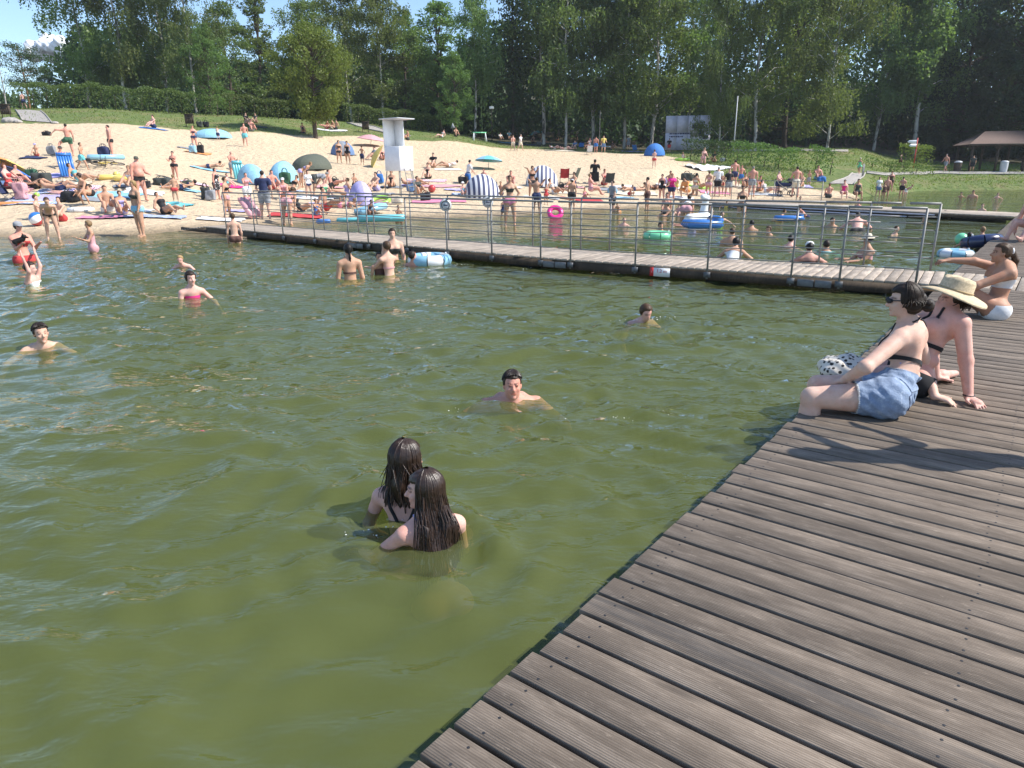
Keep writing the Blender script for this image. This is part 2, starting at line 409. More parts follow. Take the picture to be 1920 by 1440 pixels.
    def build(s, name, mat, parent=None, col=None, sm=True, **kw):
        me = mesh_np(name, np.concatenate(s.v), [np.concatenate(x) for x in (s.f4, s.f3) if x])
        if sm: smooth(me)
        return obj(name, me, mat, parent, col, **kw)
def rotm(ax, deg): return np.array(Matrix.Rotation(R(deg), 3, ax))
def nrm(v): v = np.asarray(v, float); return v/(np.linalg.norm(v)+1e-12)
# ------------------------------------------------------------------ ground
def axis(parts):
    return np.unique(np.round(np.concatenate([np.arange(a, b, s) for a, b, s in parts]), 4))
def sand_limit(a):
    px = a*FPX/math.cos(PITCH) + 960
    return np.interp(px, [-700, 0, 100, 200, 460, 640, 830, 960, 1200, 1290, 1340, 1410, 1500, 1570, 1640, 1700, 2700],
                     [57, 57, 58, 58.5, 62.5, 69.5, 75, 81, 76, 66, 54, 49, 47.5, 47, 46, 30, 30])
gx = axis([(-420, -75, 12), (-75, 80, .62), (80, 430, 12)])
gy = axis([(-160, 14, 8), (14, 100, .55), (100, 420, 9)])
GX, GY = np.meshgrid(gx, gy)
GZ = ter(GX.ravel(), GY.ravel())
V = np.c_[GX.ravel(), GY.ravel(), GZ]
nx, ny = len(gx), len(gy)
I = np.arange(nx*ny).reshape(ny, nx)
F = np.c_[I[:-1, :-1].ravel(), I[:-1, 1:].ravel(), I[1:, 1:].ravel(), I[1:, :-1].ravel()]
me = smooth(mesh_np('ground', V, F))
aa = V[:, 0]/np.maximum(V[:, 1], 8)
gm = np.clip((V[:, 1]-sand_limit(aa))/1.6*.5+.5, 0, 1)
pxv = aa*FPX/math.cos(PITCH)+960
ff = np.clip((V[:, 1]-np.interp(pxv, [0, 450, 700, 830, 960, 1250, 1400, 1700, 2000], [84, 86, 90, 86, 83, 79, 84, 84, 90]))/5, 0, 1)
wet = np.clip(1-(V[:, 2]-.02)/.16, 0, 1)
ca = me.color_attributes.new('mask', 'FLOAT_COLOR', 'POINT')
ca.data.foreach_set('color', np.c_[gm, ff, wet, np.ones(len(V))].astype(np.float32).ravel())
ground = tag(obj('ground', me, 'ground'), 'pale sand beach rising to a grassy bank and the wood', 'ground', kind='structure')

# ------------------------------------------------------------------ water
def sheet(name, x0, x1, y0, y1, z, mat, parent=None):
    me = mesh_np(name, [(x0, y0, z), (x1, y0, z), (x1, y1, z), (x0, y1, z)], np.array([(0, 1, 2, 3)]))
    return obj(name, me, mat, parent)
RIPPLES = [(961, 757, 1.0), (81, 657, .8), (363, 558, .7), (760, 985, .7), (805, 1030, .9), (1211, 606, 1.2), (657, 521, .7), (735, 508, .7), (806, 494, .7), (340, 503, .9), (62, 533, .8), (47, 491, .5), (176, 476, .4)]
def water_surface():
    """lake surface with real wavelets where the camera can tell them apart"""
    xs = axis([(-400, -24, 12), (-24, -11.5, .30), (-11.5, 8.2, .06), (8.2, 30, .30), (30, 401, 12)])
    ys = axis([(-160, -2, 6), (-2, 1.6, .2), (1.6, 21, .06), (21, 44, .30), (44, 66.1, 2)])
    X, Y = np.meshgrid(xs, ys); X = X.ravel(); Y = Y.ravel(); rg = np.random.default_rng(17)
    xw = X+.22*np.sin(Y*1.3+.7*X)+.12*np.sin(Y*3.1-X*1.9); yw = Y+.20*np.sin(X*1.1-.5*Y)+.12*np.sin(X*2.7+Y*2.2)
    Z = np.zeros(len(X)); wind = R(252)
    for i in range(34):
        lam = .21*(7.0)**rg.uniform(0, 1)**1.15; an = wind+rg.normal()*.5; k = 2*math.pi/lam; sl = rg.uniform(.055, .10)*(.75 if lam > .8 else 1.0)
        ph = k*(math.cos(an)*xw+math.sin(an)*yw)+rg.uniform(0, 6.28)
        grp = .5+.5*np.sin((math.cos(an+.5)*X+math.sin(an+.5)*Y)*2*math.pi/(lam*rg.uniform(4, 7))+rg.uniform(0, 6.28))
        sn = np.sin(ph); Z += (2.7 if lam < .5 else 1.6)*sl*lam/(2*math.pi)*grp*(np.exp(1.1*(sn-1))*1.7)
    patch = .62+.38*np.sin(X*.35+1.1*np.sin(Y*.23)+.5)*np.sin(Y*.31-.2*X)
    calm = np.clip((np.hypot(X+.4, Y-1.2)-1.2)/4.5, .95, 1.0)
    Z = Z-Z.mean(); Z = Z*patch*calm
    for px, py, am in RIPPLES:
        p = un(px, py, 0.0); r = np.hypot(X-p[0], Y-p[1]); e = np.exp(-r/.9)*np.clip((r-.12)/.15, 0, 1)
        Z += am*.018*e*np.sin(r*2*math.pi/.27+.6*np.sin(X*3))
    dx = np.maximum(np.clip((np.maximum(-11.5-X, X-8.2))/2.0, 0, 1), np.clip(np.maximum(1.6-Y, Y-18.0)/3.0, 0, 1))
    Z = Z*(1-dx)
    n0, n1 = len(ys), len(xs); I = np.arange(n0*n1).reshape(n0, n1)
    me_ = smooth(mesh_np('water', np.c_[X, Y, Z], np.c_[I[:-1, :-1].ravel(), I[:-1, 1:].ravel(), I[1:, 1:].ravel(), I[1:, :-1].ravel()]))
    at_ = me_.attributes.new('far', 'FLOAT', 'POINT'); at_.data.foreach_set('value', dx.astype(np.float32))
    return obj('water', me_, 'water')
water = tag(water_surface(), 'olive green murky lake water with small ripples', 'water', kind='structure')
for z in (-.13, -.32, -.6): sheet('murk', -400, 400, -160, 66, z, 'murk', water)

# ------------------------------------------------------------------ main deck
TH = R(37.77)
ev = np.array([math.sin(TH), math.cos(TH), 0]); bv = np.array([math.cos(TH), -math.sin(TH), 0]); kv = np.array([0, 0, 1.0])
E0 = np.array([.43, 2.52, 0]); PW = .14473
def plank_mesh(name, L, W=.1355, T=.034, bev=.004):
    mb = MB().box((L/2, 0, -T/2), (L, W, T), bev=bev)
    T = T+0
    return mesh_np(name, np.concatenate(mb.v), [np.concatenate(x) for x in (mb.f4, mb.f3) if x])
deck = tag(empty('deck', tuple(E0+kv*DECK), 0), 'weathered grey brown ribbed plank deck beside the water', 'deck')
long_planks = [plank_mesh('plank', 5.2, w, t) for w, t in ((.1315, .034), (.1295, .036), (.1330, .034))]
for me_ in long_planks: me_.materials.append(MATS['deck_wood'])
stain_me = plank_mesh('plank_stained', 5.2, .131); stain_me.materials.append(MATS['stained_wood'])
def add_screws(me_):
    bm = bmesh.new(); bm.from_mesh(me_); me_.materials.append(MATS['black_rubber'])
    for x in (.10, 1.2, 2.4, 3.6, 4.8):
        for y in (-.038, .038):
            c = bm.verts.new((x, y, .0012)); vs = [bm.verts.new((x+.0055*math.cos(a), y+.0055*math.sin(a), .0008)) for a in np.arange(6)*math.pi/3]
            for k in range(6): f = bm.faces.new((c, vs[k], vs[(k+1) % 6])); f.material_index = 1
    bm.to_mesh(me_); bm.free()
for me_ in long_planks+[stain_me]: add_screws(me_)
T_BR = 9.42; n_near = int(T_BR/PW)
def put_plank(me_, base, along, parent, name='plank', tw=0.0):
    o = bpy.data.objects.new(name, me_); C.objects.link(o); o.parent = parent
    o.location = base; o.rotation_euler = (0, random.uniform(-.0012, .0012), math.atan2(along[1], along[0])+random.uniform(-.0011, .0011)+tw)
    return o
for i in range(-24, n_near):
    t = (i+.5)*PW
    put_plank(stain_me if i in (-2, -21) else random.choice(long_planks), ev*t + bv*random.uniform(-.014, .012) + kv*random.uniform(-.003, .003), bv, deck)
T_END = T_BR + n_near*0 + 1.56
far_n = 128
for i in range(far_n):
    t = T_END + (i+.5)*PW
    put_plank(random.choice(long_planks), ev*t + bv*random.uniform(-.008, .008)+kv*random.uniform(-.002, .002), bv, deck)
for k, s in enumerate((.10, 1.2, 2.4, 3.6, 4.8)):
    c = ev*((T_END+far_n*PW-24*PW)/2) + bv*s + kv*(-.115)
    L = T_END+far_n*PW+24*PW
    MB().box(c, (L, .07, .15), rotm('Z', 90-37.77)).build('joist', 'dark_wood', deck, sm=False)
for k in range(9):
    q = ev*(-2.5+k*3.6)+bv*.35
    MB().tube([q+kv*(-2.2), q+kv*(-.06)], .09, 10).build('pile', 'dark_wood', deck)

# ------------------------------------------------------------------ footbridge with handrails
def near_edge(px):
    xs = [300, 380, 580, 668, 1040, 1060, 1150, 1550, 1650]; ys = [417, 424, 443, 451.5, 484.3, 486, 492, 520, 527]
    return un(px, np.interp(px, xs, ys), DECK)
JR = E0 + ev*T_BR + kv*DECK
J2 = near_edge(1040); J1 = near_edge(668); J0 = near_edge(385)
bridge = tag(empty('footbridge', tuple(JR)), 'long wooden footbridge with steel handrails crossing the water to the beach', 'footbridge')
BW = 1.5
br_plank = [plank_mesh('bridge_plank', BW, w, .034) for w in (.1345, .1325)]
for me_ in br_plank: me_.materials.append(MATS['bridge_wood'])
def loc_(p): return np.asarray(p)-JR
SECT = [(JR + bv*5.0, JR), (JR, J2), (J2, J1), (J1, J0)]
for si, (a, b_) in enumerate(SECT):
    d = nrm(b_-a); d[2] = 0; nv = np.array([d[1], -d[0], 0])
    if nv[1] < 0: nv = -nv
    L = np.linalg.norm(b_-a); n = int(L/PW)
    for i in range(n):
        p = a + d*((i+.5)*L/n)
        put_plank(random.choice(br_plank), loc_(p)+kv*random.uniform(-.002, .002)-nv*random.uniform(0, .012), nv, bridge)
    if si == 0: continue
    ang = math.degrees(math.atan2(d[1], d[0]))
    for off, nm in ((.035, 'fascia'), (BW-.035, 'fascia')):
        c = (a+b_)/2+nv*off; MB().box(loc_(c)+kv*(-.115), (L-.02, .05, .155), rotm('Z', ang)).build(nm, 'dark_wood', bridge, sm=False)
    for k in range(int(L/2.2)):
        q = a+d*(1.0+k*2.2)
        MB().box(loc_(q+nv*BW/2)+kv*(-.2), (.55, 1.2, .2), rotm('Z', ang)).build('float', 'black_rubber', bridge, sm=False)
# ramp onto the sand
d = nrm(J1-J0)*-1; d[2] = 0; nv = np.array([d[1], -d[0], 0]); nv = nv if nv[1] > 0 else -nv
for i in range(9):
    p = J0 + d*((i+.5)*.2) - kv*(.006+.02*i)
    put_plank(br_plank[0], loc_(p), nv, bridge)
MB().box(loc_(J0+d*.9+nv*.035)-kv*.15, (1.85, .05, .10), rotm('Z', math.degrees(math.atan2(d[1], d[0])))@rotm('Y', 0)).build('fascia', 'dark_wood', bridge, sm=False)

def on_line(a, b_, px):
    """point of the segment a-b seen in the direction px (at deck level)"""
    r = ray(px, 400); az = r[0]/r[1]
    t = (az*a[1]-a[0])/((b_[0]-a[0])-az*(b_[1]-a[1])); return a+(b_-a)*t
def handrail(posts_px, side, label, brk):
    rail = empty('handrail', tuple(JR), 0, label, 'handrail', 'steel handrails of the footbridge')
    P = []
    for px in posts_px:
        for a, b_ in SECT[1:]:
            d = nrm(b_-a); d[2] = 0; nv = np.array([d[1], -d[0], 0]); nv = nv if nv[1] > 0 else -nv
            o = nv*(-.03 if side == 0 else BW+.03)
            q = on_line(a+o, b_+o, px); s = np.dot(q-a-o, d)/np.linalg.norm(b_-a)
            if -.03 <= s <= 1.03: P.append(q); break
    me_ = None
    for q in P:
        mb = MB().tube([loc_(q)+kv*(-.17), loc_(q)+kv*1.06], .0175, 8)
        if me_ is None:
            pass
        mb.build('post', 'steel', rail)
        mb = MB(); mb.box(loc_(q)+kv*(-.10), (.11, .035, .09), rotm('Z', -38)); mb.build('bracket', 'cover_plate', rail, sm=False)
    for i in range(len(P)-1):
        if i in brk:
            a, b_ = P[i], P[i+1]; m_ = (a+b_)/2; d = nrm(b_-a)
            segs = [(a, m_-d*.06), (m_+d*.06, b_)]
        else: segs = [(P[i], P[i+1])]
        for a, b_ in segs:
            for z, r_ in ((1.06, .019), (.85, .0095), (.64, .0095), (.43, .0095), (.20, .0095)):
                MB().tube([loc_(a)+kv*z, loc_(b_)+kv*z], r_, 8).build('top_rail' if z > 1 else 'rail', 'steel', rail)
    return P
NP = handrail([421, 474, 527, 586, 650, 687, 760, 836, 921, 1014, 1071, 1195, 1334, 1496, 1590, 1738], 0, 'grey steel handrail along the near side of the footbridge', (4, 9, 14))
FP = handrail([428, 480, 540, 606, 670, 700, 769, 840, 915, 999, 1090, 1145, 1262, 1395, 1546, 1632, 1762], 1, 'grey steel handrail along the far side of the footbridge', (4, 10, 14))

def text_obj(body, size, mat, parent, M, name='lettering', align='CENTER'):
    cu = bpy.data.curves.new(name, 'FONT'); cu.body = body; cu.size = size; cu.align_x = align; cu.align_y = 'CENTER'; cu.extrude = .0015
    t_ = bpy.data.objects.new(name, cu); C.objects.link(t_)
    me_ = bpy.data.meshes.new_from_object(t_); bpy.data.objects.remove(t_); me_.materials.clear()
    o = obj(name, me_, mat, parent); o.matrix_basis = M; return o
def facing(p, d, n):
    """matrix: x along d, y up, z along n"""
    d = nrm(d); n = nrm(n); M = Matrix.Identity(4)
    for i in range(3):
        M[i][0] = d[i]; M[i][1] = kv[i]; M[i][2] = n[i]; M[i][3] = p[i]
    return M
# depth sign "1,2 m" and pale panels on the near fascia
d = nrm(JR-J2); d[2] = 0; nv = np.array([d[1], -d[0], 0]); nv = -nv if nv[1] > 0 else nv
q = on_line(J2, JR, 1245)+nv*.035-kv*.115
sign = empty('depth_sign', tuple(q), 0, 'white water depth sign reading 1,2 m with red end panel', 'sign')
MB().box((d*.03), (.30, .008, .15), rotm('Z', math.degrees(math.atan2(d[1], d[0])))).build('plate', 'white_paint', sign, sm=False)
MB().box((d*-.155), (.07, .009, .15), rotm('Z', math.degrees(math.atan2(d[1], d[0])))).build('red_panel', 'red_paint', sign, sm=False)
text_obj('1,2 m', .085, 'red_paint', sign, facing(d*.03+nv*.007+kv*.02, d, nv))
text_obj('i', .05, 'white_paint', sign, facing(d*-.155+nv*.008+kv*.0, d, nv), 'pictogram')
def panel(px, w, label):
    for a, b_ in ((JR, J2), (J2, J1), (J1, J0)):
        dd = nrm(a-b_); dd[2] = 0; nn = np.array([dd[1], -dd[0], 0]); nn = -nn if nn[1] > 0 else nn
        q = on_line(a, b_, px)
        if -.02 <= np.dot(q-b_, dd)/np.linalg.norm(a-b_) <= 1.02: break
    q = q+nn*.04-kv*.115
    p = empty('joint_cover', tuple(q), 0, label, 'cover', 'pale joint covers on the footbridge side')
    for s in (-.25, .25):
        MB().box(dd*s*w, (w*.46, .012, .11), rotm('Z', math.degrees(math.atan2(dd[1], dd[0]))), .004).build('plate', 'cover_plate', p, sm=False)
panel(1042, .52, 'pale double cover plate on bridge side below the rail gap in the middle')
panel(666, .52, 'pale double cover plate on bridge side behind the woman with black ponytail')
panel(1543, .52, 'pale double cover plate on bridge side nearest the main deck')
for px, Yo, lab in ((836, 0, 'round white warning sign on the near handrail'), (914, 1, 'round white warning sign on the far handrail')):
    P = (NP if Yo == 0 else FP); q = min(P, key=lambda p: abs(960+FPX*p[0]/(p[1]*math.cos(PITCH)+(CAMZ-p[2]-.9)*math.sin(PITCH))-px))
    o = empty('round_sign', tuple(q+kv*.93), 0, lab, 'sign', 'round signs on the handrails')
    tg = nrm(np.array([-q[0], -q[1], 0])); M = np.array([np.cross(kv, tg), kv, tg]).T
    MB().lathe([(.001, .0), (.13, .0), (.13, .012), (.001, .012)], 24, M, tg*.03).build('disc', 'grey_plastic', o, sm=False)
    MB().lathe([(.075, .013), (.075, .017), (.095, .017), (.095, .013)], 24, M, tg*.03).build('printed_ring', 'cover_plate', o, sm=False)
    MB().box(tg*.045+kv*.0, (.09, .004, .03), np.array([np.cross(kv, tg), tg, kv]).T).build('printed_bar', 'ink', o, sm=False)

# ------------------------------------------------------------------ far pier
Q0 = un(1308, 377.5, DECK); Q1 = E0+ev*(T_END+far_n*PW-2.3)+kv*DECK
pier = tag(empty('far_pier', tuple(Q0)), 'low plank pier running across behind the swimming area', 'pier')
d = nrm(Q1-Q0); d[2] = 0; nv = np.array([-d[1], d[0], 0]); PL = np.linalg.norm(Q1-Q0); ang = math.degrees(math.atan2(d[1], d[0]))
pw = 2.3; me_ = plank_mesh('pier_plank', pw, .19, .04); me_.materials.append(MATS['bridge_wood'])
for i in range(int((PL+1.5)/.2)):
    put_plank(me_, d*(i*.2-1.4), nv, pier)
MB().box(d*PL/2+nv*.04-kv*.10, (PL+2.8, .06, .10), rotm('Z', ang)).build('fascia', 'dark_wood', pier, sm=False)
MB().box(d*(PL*.42)+nv*.0-kv*.085, (PL*.80, .05, .05), rotm('Z', ang)).build('pale_beam', 'board_white', pier, sm=False)
MB().box(d*(PL*.38)-nv*.01-kv*.20, (PL*.74, .05, .05), rotm('Z', ang)).build('pale_beam', 'board_white', pier, sm=False)
MB().box(d*PL/2+nv*pw-kv*.10, (PL+2.8, .06, .14), rotm('Z', ang)).build('fascia', 'dark_wood', pier, sm=False)
for k in range(8):
    q = d*(1+k*(PL-1)/8)+nv*1.1-kv*.2
    MB().box(q, (1.1, 1.6, .25), rotm('Z', ang)).build('float', 'black_rubber', pier, sm=False)
rail = empty('handrail', tuple(Q0), 0, 'thin grey handrail on the far pier in front of the beach crowd', 'handrail')
pp = [d*s+nv*(pw-.05) for s in np.arange(-1.3, 7.2, 1.42)]
for q in pp: MB().tube([q-kv*.1, q+kv*1.02], .02, 6).build('post', 'steel', rail)
for z in (1.02, .7, .38): MB().tube([pp[0]+kv*z, pp[-1]+kv*z], .018, 6).build('rail', 'steel', rail)

# ------------------------------------------------------------------ plants
def leaf_quads(P, size, droop=0.0, asp=.55, flat=0.0):
    """one small rhombic leaf spray at every point"""
    n = len(P); s = np.broadcast_to(np.asarray(size), (n,))*rng.uniform(.65, 1.35, n)
    u = rng.normal(size=(n, 3)); u[:, 2] -= droop; u /= np.linalg.norm(u, axis=1)[:, None]
    w = rng.normal(size=(n, 3)); w[:, 2] += flat; w -= u*(w*u).sum(1)[:, None]; w /= np.linalg.norm(w, axis=1)[:, None]
    a = u*s[:, None]; b_ = w*(s*asp)[:, None]
    V = np.stack([P-a*.5, P+b_*.5, P+a*.5, P-b_*.5], 1).reshape(-1, 3)
    return V, np.arange(4*n).reshape(n, 4)
def limb_tubes(mb, segs, n=6):
    for pts, r in segs: mb.tube(pts, r, n, cap=False)
def tree_protos():
    out = {}
    def birch(seed, H=20., Rr=4.2, low=.16, strands=7, leafsize=.27):
        rg = np.random.default_rng(seed); segs = []; pts = []
        lean = rg.uniform(-.5, .5, 2)
        tr = np.array([(lean[0]*(z/H)**2+.15*math.sin(z*.5+seed), lean[1]*(z/H)**2+.15*math.cos(z*.4), z) for z in np.linspace(0, H*.97, 12)])
        segs.append((tr, np.linspace(.19, .02, 12)))
        for i in range(44):
            h = low+(1-low)*rg.uniform(0, 1)**.9*.96; z0 = h*H
            base = np.array([np.interp(z0*.93, tr[:, 2], tr[:, k]) for k in range(3)])
            prof = math.sin(min(1, (1-h)/(1-low)*.93+.07)*math.pi*.62+.28)
            L = Rr*max(.16, prof)*rg.uniform(.55, 1.12); a = rg.uniform(0, 2*math.pi)
            up = rg.uniform(.25, .8)
            tip = base+np.array([math.cos(a)*L, math.sin(a)*L, L*up*.7])
            mid = (base+tip)/2+np.array([0, 0, L*.13])
            segs.append((np.array([base, mid, tip]), np.array([.05, .03, .012])*(.6+.5*(1-h))))
            for k in range(8):
                f = rg.uniform(.25, 1.05); q = base+(tip-base)*f+np.array([0, 0, L*.13*(1-abs(2*f-1))])+rg.normal(size=3)*np.array([.55, .55, .35])*(.4+.12*L)
                for s_ in range(strands):
                    ln = rg.uniform(.35, 1.7)*(.55+.45*(1-h)+.3); m_ = int(ln/.17)+2
                    dz = np.linspace(0, ln, m_); o2 = rg.normal(size=2)*.40; sw = rg.normal(size=2)*.26
                    pts.append(np.c_[q[0]+o2[0]+sw[0]*np.sqrt(dz), q[1]+o2[1]+sw[1]*np.sqrt(dz), q[2]-dz+.2]+rg.normal(size=(m_, 3))*.07)
        P = np.concatenate(pts); P = P[P[:, 2] > H*.07]
        return segs, P, leafsize, .9, 'bark_birch', 'leaf_birch'
    def broad(seed, H=18., Rr=4.0, low=.2, ncl=95, leafs=130, ls=.30, top=.75, leaf='leaf_broad'):
        rg = np.random.default_rng(seed); segs = []; pts = []
        tr = np.array([(.2*math.sin(z*.4+seed), .2*math.cos(z*.5+seed), z) for z in np.linspace(0, H*.85, 9)])
        segs.append((tr, np.linspace(.26, .04, 9)))
        for i in range(ncl):
            h = low+(1-low)*rg.uniform(0, 1); hh = (h-low)/(1-low)
            prof = max(.08, (math.sin(math.pi*min(1, hh**top*.93+.07))))**.8
            a = rg.uniform(0, 2*math.pi); L = Rr*prof*rg.uniform(.25, 1.08)**.7
            c = np.array([math.cos(a)*L, math.sin(a)*L, h*H])
            base = np.array([np.interp(max(1.5, c[2]*.78), tr[:, 2], tr[:, k]) for k in range(3)])
            if i % 2 == 0: segs.append((np.array([base, (base+c)/2+[0, 0, -.2], c]), np.array([.07, .045, .015])))
            rc = rg.uniform(.55, 1.25)*(.6+.1*Rr)
            v = rg.normal(size=(leafs, 3)); v /= np.linalg.norm(v, axis=1)[:, None]
            pts.append(c+v*rc*np.array([1.05, 1.05, .75])*(rg.uniform(.35, 1, leafs)**.5)[:, None])
        return segs, np.concatenate(pts), ls, .25, 'bark_dark', leaf
    def pine(seed, H=17., Rr=3.0, low=.1, dark=True):
        rg = np.random.default_rng(seed); segs = []; pts = []
        tr = np.array([(0, 0, z) for z in np.linspace(0, H, 8)]); segs.append((tr, np.linspace(.22, .03, 8)))
        for i in range(120):
            h = low+(1-low)*i/120; a = i*2.4; L = Rr*(1.03-h)**.75*rg.uniform(.6, 1.1)*(1 if dark else rg.uniform(.5, 1.2))
            base = np.array([0, 0, h*H]); tip = base+np.array([math.cos(a)*L, math.sin(a)*L, -L*(.22 if dark else -.25)])
            segs.append((np.array([base, tip]), np.array([.035, .01])))
            m_ = int(70*(L/Rr)+14); f = rg.uniform(.1, 1.05, m_)[:, None]
            pts.append(base+(tip-base)*f+rg.normal(size=(m_, 3))*np.array([.33, .33, .16]))
        return segs, np.concatenate(pts), .32, .3, 'bark_dark' if dark else 'bark_pine', 'leaf_dark'
    def tall_pine(seed, H=14.):
        rg = np.random.default_rng(seed); segs = []; pts = []
        tr = np.array([(.2*math.sin(z*.3), 0, z) for z in np.linspace(0, H, 8)]); segs.append((tr, np.linspace(.24, .06, 8)))
        for i in range(40):
            h = rg.uniform(.42, 1.0); a = rg.uniform(0, 6.28); L = 3.3*math.sin(math.pi*(.25+.7*(1-h)))*rg.uniform(.5, 1.1)
            base = np.array([0, 0, h*H*.95]); tip = base+np.array([math.cos(a)*L, math.sin(a)*L, .3*L]); segs.append((np.array([base, tip]), np.array([.06, .02])))
            v = rg.normal(size=(150, 3))*np.array([.75, .75, .32]); pts.append(tip+v)
        return segs, np.concatenate(pts), .28, .1, 'bark_pine', 'leaf_dark'
    def bare(seed, H=12.):
        rg = np.random.default_rng(seed); segs = []; pts = []
        tr = np.array([(.5*math.sin(z*.25), 0, z) for z in np.linspace(0, H, 9)]); segs.append((tr, np.linspace(.16, .02, 9)))
        for i in range(24):
            h = rg.uniform(.25, .95); a = rg.uniform(0, 6.28); L = rg.uniform(.8, 2.6)
            base = np.array([np.interp(h*H, tr[:, 2], tr[:, k]) for k in range(3)]); tip = base+np.array([math.cos(a)*L*.6, math.sin(a)*L*.6, L])
            segs.append((np.array([base, (base+tip)/2+[0, 0, .1], tip]), np.array([.04, .025, .01])))
            pts.append(tip+rg.normal(size=(16, 3))*.5)
        return segs, np.concatenate(pts), .18, .3, 'bark_birch', 'leaf_broad'
    specs = {'birch_a': birch(1), 'birch_b': birch(2, 21, 4.8, .10, 7), 'birch_c': birch(3, 19, 3.4, .22, 7), 'birch_big': birch(4, 22, 6.2, .05, 10, .26),
             'broad_a': broad(11), 'broad_b': broad(12, 17, 4.8, .08, 110, 130, .28), 'poplar': broad(13, 20, 2.6, .08, 95, 120, .28, .6),
             'round': broad(14, 9.5, 4.5, .22, 150, 190, .21, 1.25, 'leaf_round'), 'oak': broad(15, 22, 6.5, .05, 170, 170, .34, .85, 'leaf_dark'),
             'spruce': pine(21, 22, 3.4), 'pine': tall_pine(22), 'bare': bare(31)}
    for k, (segs, P, ls, droop, bark, leaf) in specs.items():
        mb = MB(); limb_tubes(mb, segs, 6)
        tm = smooth(mesh_np(k+'_trunk', np.concatenate(mb.v), [np.concatenate(mb.f4)])); tm.materials.append(MATS[bark])
        Vq, Fq = leaf_quads(P, ls, droop); cm = mesh_np(k+'_crown', Vq, Fq); cm.materials.append(MATS[leaf])
        out[k] = (tm, cm)
    return out
PROTO = tree_protos()
PH = {'birch_a': 20, 'birch_b': 21, 'birch_c': 19, 'birch_big': 22, 'broad_a': 18, 'broad_b': 17, 'poplar': 20, 'round': 9.5, 'oak': 22, 'spruce': 22, 'pine': 14, 'bare': 12}
NAMES = {'birch': 'birch_tree', 'broad': 'broadleaf_tree', 'poplar': 'poplar_tree', 'round': 'round_tree', 'oak': 'oak_tree', 'spruce': 'spruce_tree', 'pine': 'pine_tree', 'bare': 'bare_birch_tree'}
def tree(kind, px, Y, Hm, label, wide=1.0, group='trees along the edge of the wood'):
    a = (px-960)*math.cos(PITCH)/FPX; X = a*Y; z = terz(X, Y)-.15
    t = empty(NAMES[kind.split('_')[0]], (X, Y, z), random.uniform(0, 6.28), label, 'tree', group)
    s = Hm/PH[kind]; t.scale = (s*wide, s*wide, s)
    for nm, me_ in zip(('trunk', 'crown'), PROTO[kind]):
        o = bpy.data.objects.new(nm, me_); C.objects.link(o); o.parent = t
    return t
TREES = [
 ('birch_b', 196, 90, 23, 'weeping birch at the outer end of the birch group beside open sky', 1.0),
 ('birch_big', 262, 88, 24, 'broad weeping birch second in the birch group above the long hedge', .9),
 ('birch_b', 338, 91, 24, 'weeping birch third in the birch group above the long hedge', 1.0),
 ('birch_big', 388, 87, 22, 'weeping birch at the inner end of the birch group above the hedge gap', .75),
 ('broad_b', 452, 92, 13.0, 'lower broadleaf tree just beside the birch group', 1.15),
 ('poplar', 512, 96, 15.8, 'pale green pointed poplar rising into the sky gap', 1.4),
 ('broad_b', 415, 84, 9.5, 'low bushy olive tree in front of the birch group end', 1.0),
 ('round', 604, 67, 9.3, 'round olive green tree standing alone on the grass bank', .82),
 ('birch_a', 598, 100, 16.0, 'tree peeking above the lone round tree', 1.4),
 ('birch_b', 668, 95, 16.8, 'tall drooping birch behind the lone round tree', 1.25),
 ('birch_a', 728, 90, 15.2, 'drooping birch directly above the lifeguard tower', 1.3),
 ('broad_b', 770, 92, 13.4, 'rounded broadleaf tree beside the drooping birch above the lifeguard tower', 1.05),
 ('broad_a', 832, 98, 15.8, 'broad leafy tree left of the slim light birch', 1.4),
 ('birch_c', 897, 90, 17.0, 'slim light green birch next to the dark spruce', .9),
 ('spruce', 966, 92, 23, 'dark spruce standing between the light birches', 1.0),
 ('broad_b', 860, 86, 9, 'low dark tree over the end of the hedge', .9),
 ('birch_c', 1020, 92, 24, 'birch with hanging crown beside the dark spruce', 1.1),
 ('birch_a', 1062, 88, 25, 'white stemmed birch rising from the shaded picnic crowd', .8),
 ('birch_b', 1112, 92, 25, 'leafy birch behind the picnic crowd', 1.0),
 ('birch_a', 1170, 90, 24, 'leafy birch above the blue beach tent', 1.0),
 ('birch_b', 1225, 88, 25, 'full crowned birch to the side of the notice wall', 1.0),
 ('birch_a', 1290, 93, 25, 'birch towering behind the printed notice wall', 1.1),
 ('birch_big', 1346, 79, 22, 'bright sunlit birch above the flagpole', .62),
 ('birch_b', 1412, 80, 24, 'birch just past the flagpole', 1.0),
 ('birch_big', 1548, 78, 23, 'big weeping birch with low hanging crown on the grass mound', .85),
 ('broad_b', 1470, 90, 21, 'dark broadleaf tree behind the big weeping birch', 1.0),
 ('birch_b', 1640, 96, 25, 'pale leafy birch with leaning stem behind the mound', .9),
 ('birch_c', 1712, 94, 25, 'pale birch closest to the dark oaks', 1.2),
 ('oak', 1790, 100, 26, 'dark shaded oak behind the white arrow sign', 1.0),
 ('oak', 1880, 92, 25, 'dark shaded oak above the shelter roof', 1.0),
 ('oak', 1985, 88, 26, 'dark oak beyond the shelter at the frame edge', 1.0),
 ('pine', 84, 104, 9.5, 'pine with orange trunk against the cloud', 1.0),
 ('bare', 18, 92, 9.5, 'thin bare birch above the concrete path', 1.0),
 ('bare', 40, 96, 8.0, 'forked bare birch beside the pine', 1.0),
 ('broad_b', 128, 118, 8.0, 'small distant tree between pine and birch group', 1.3),
]
for k, px, Y, Hm, lab, w in TREES: tree(k, px, Y, Hm, lab, w)
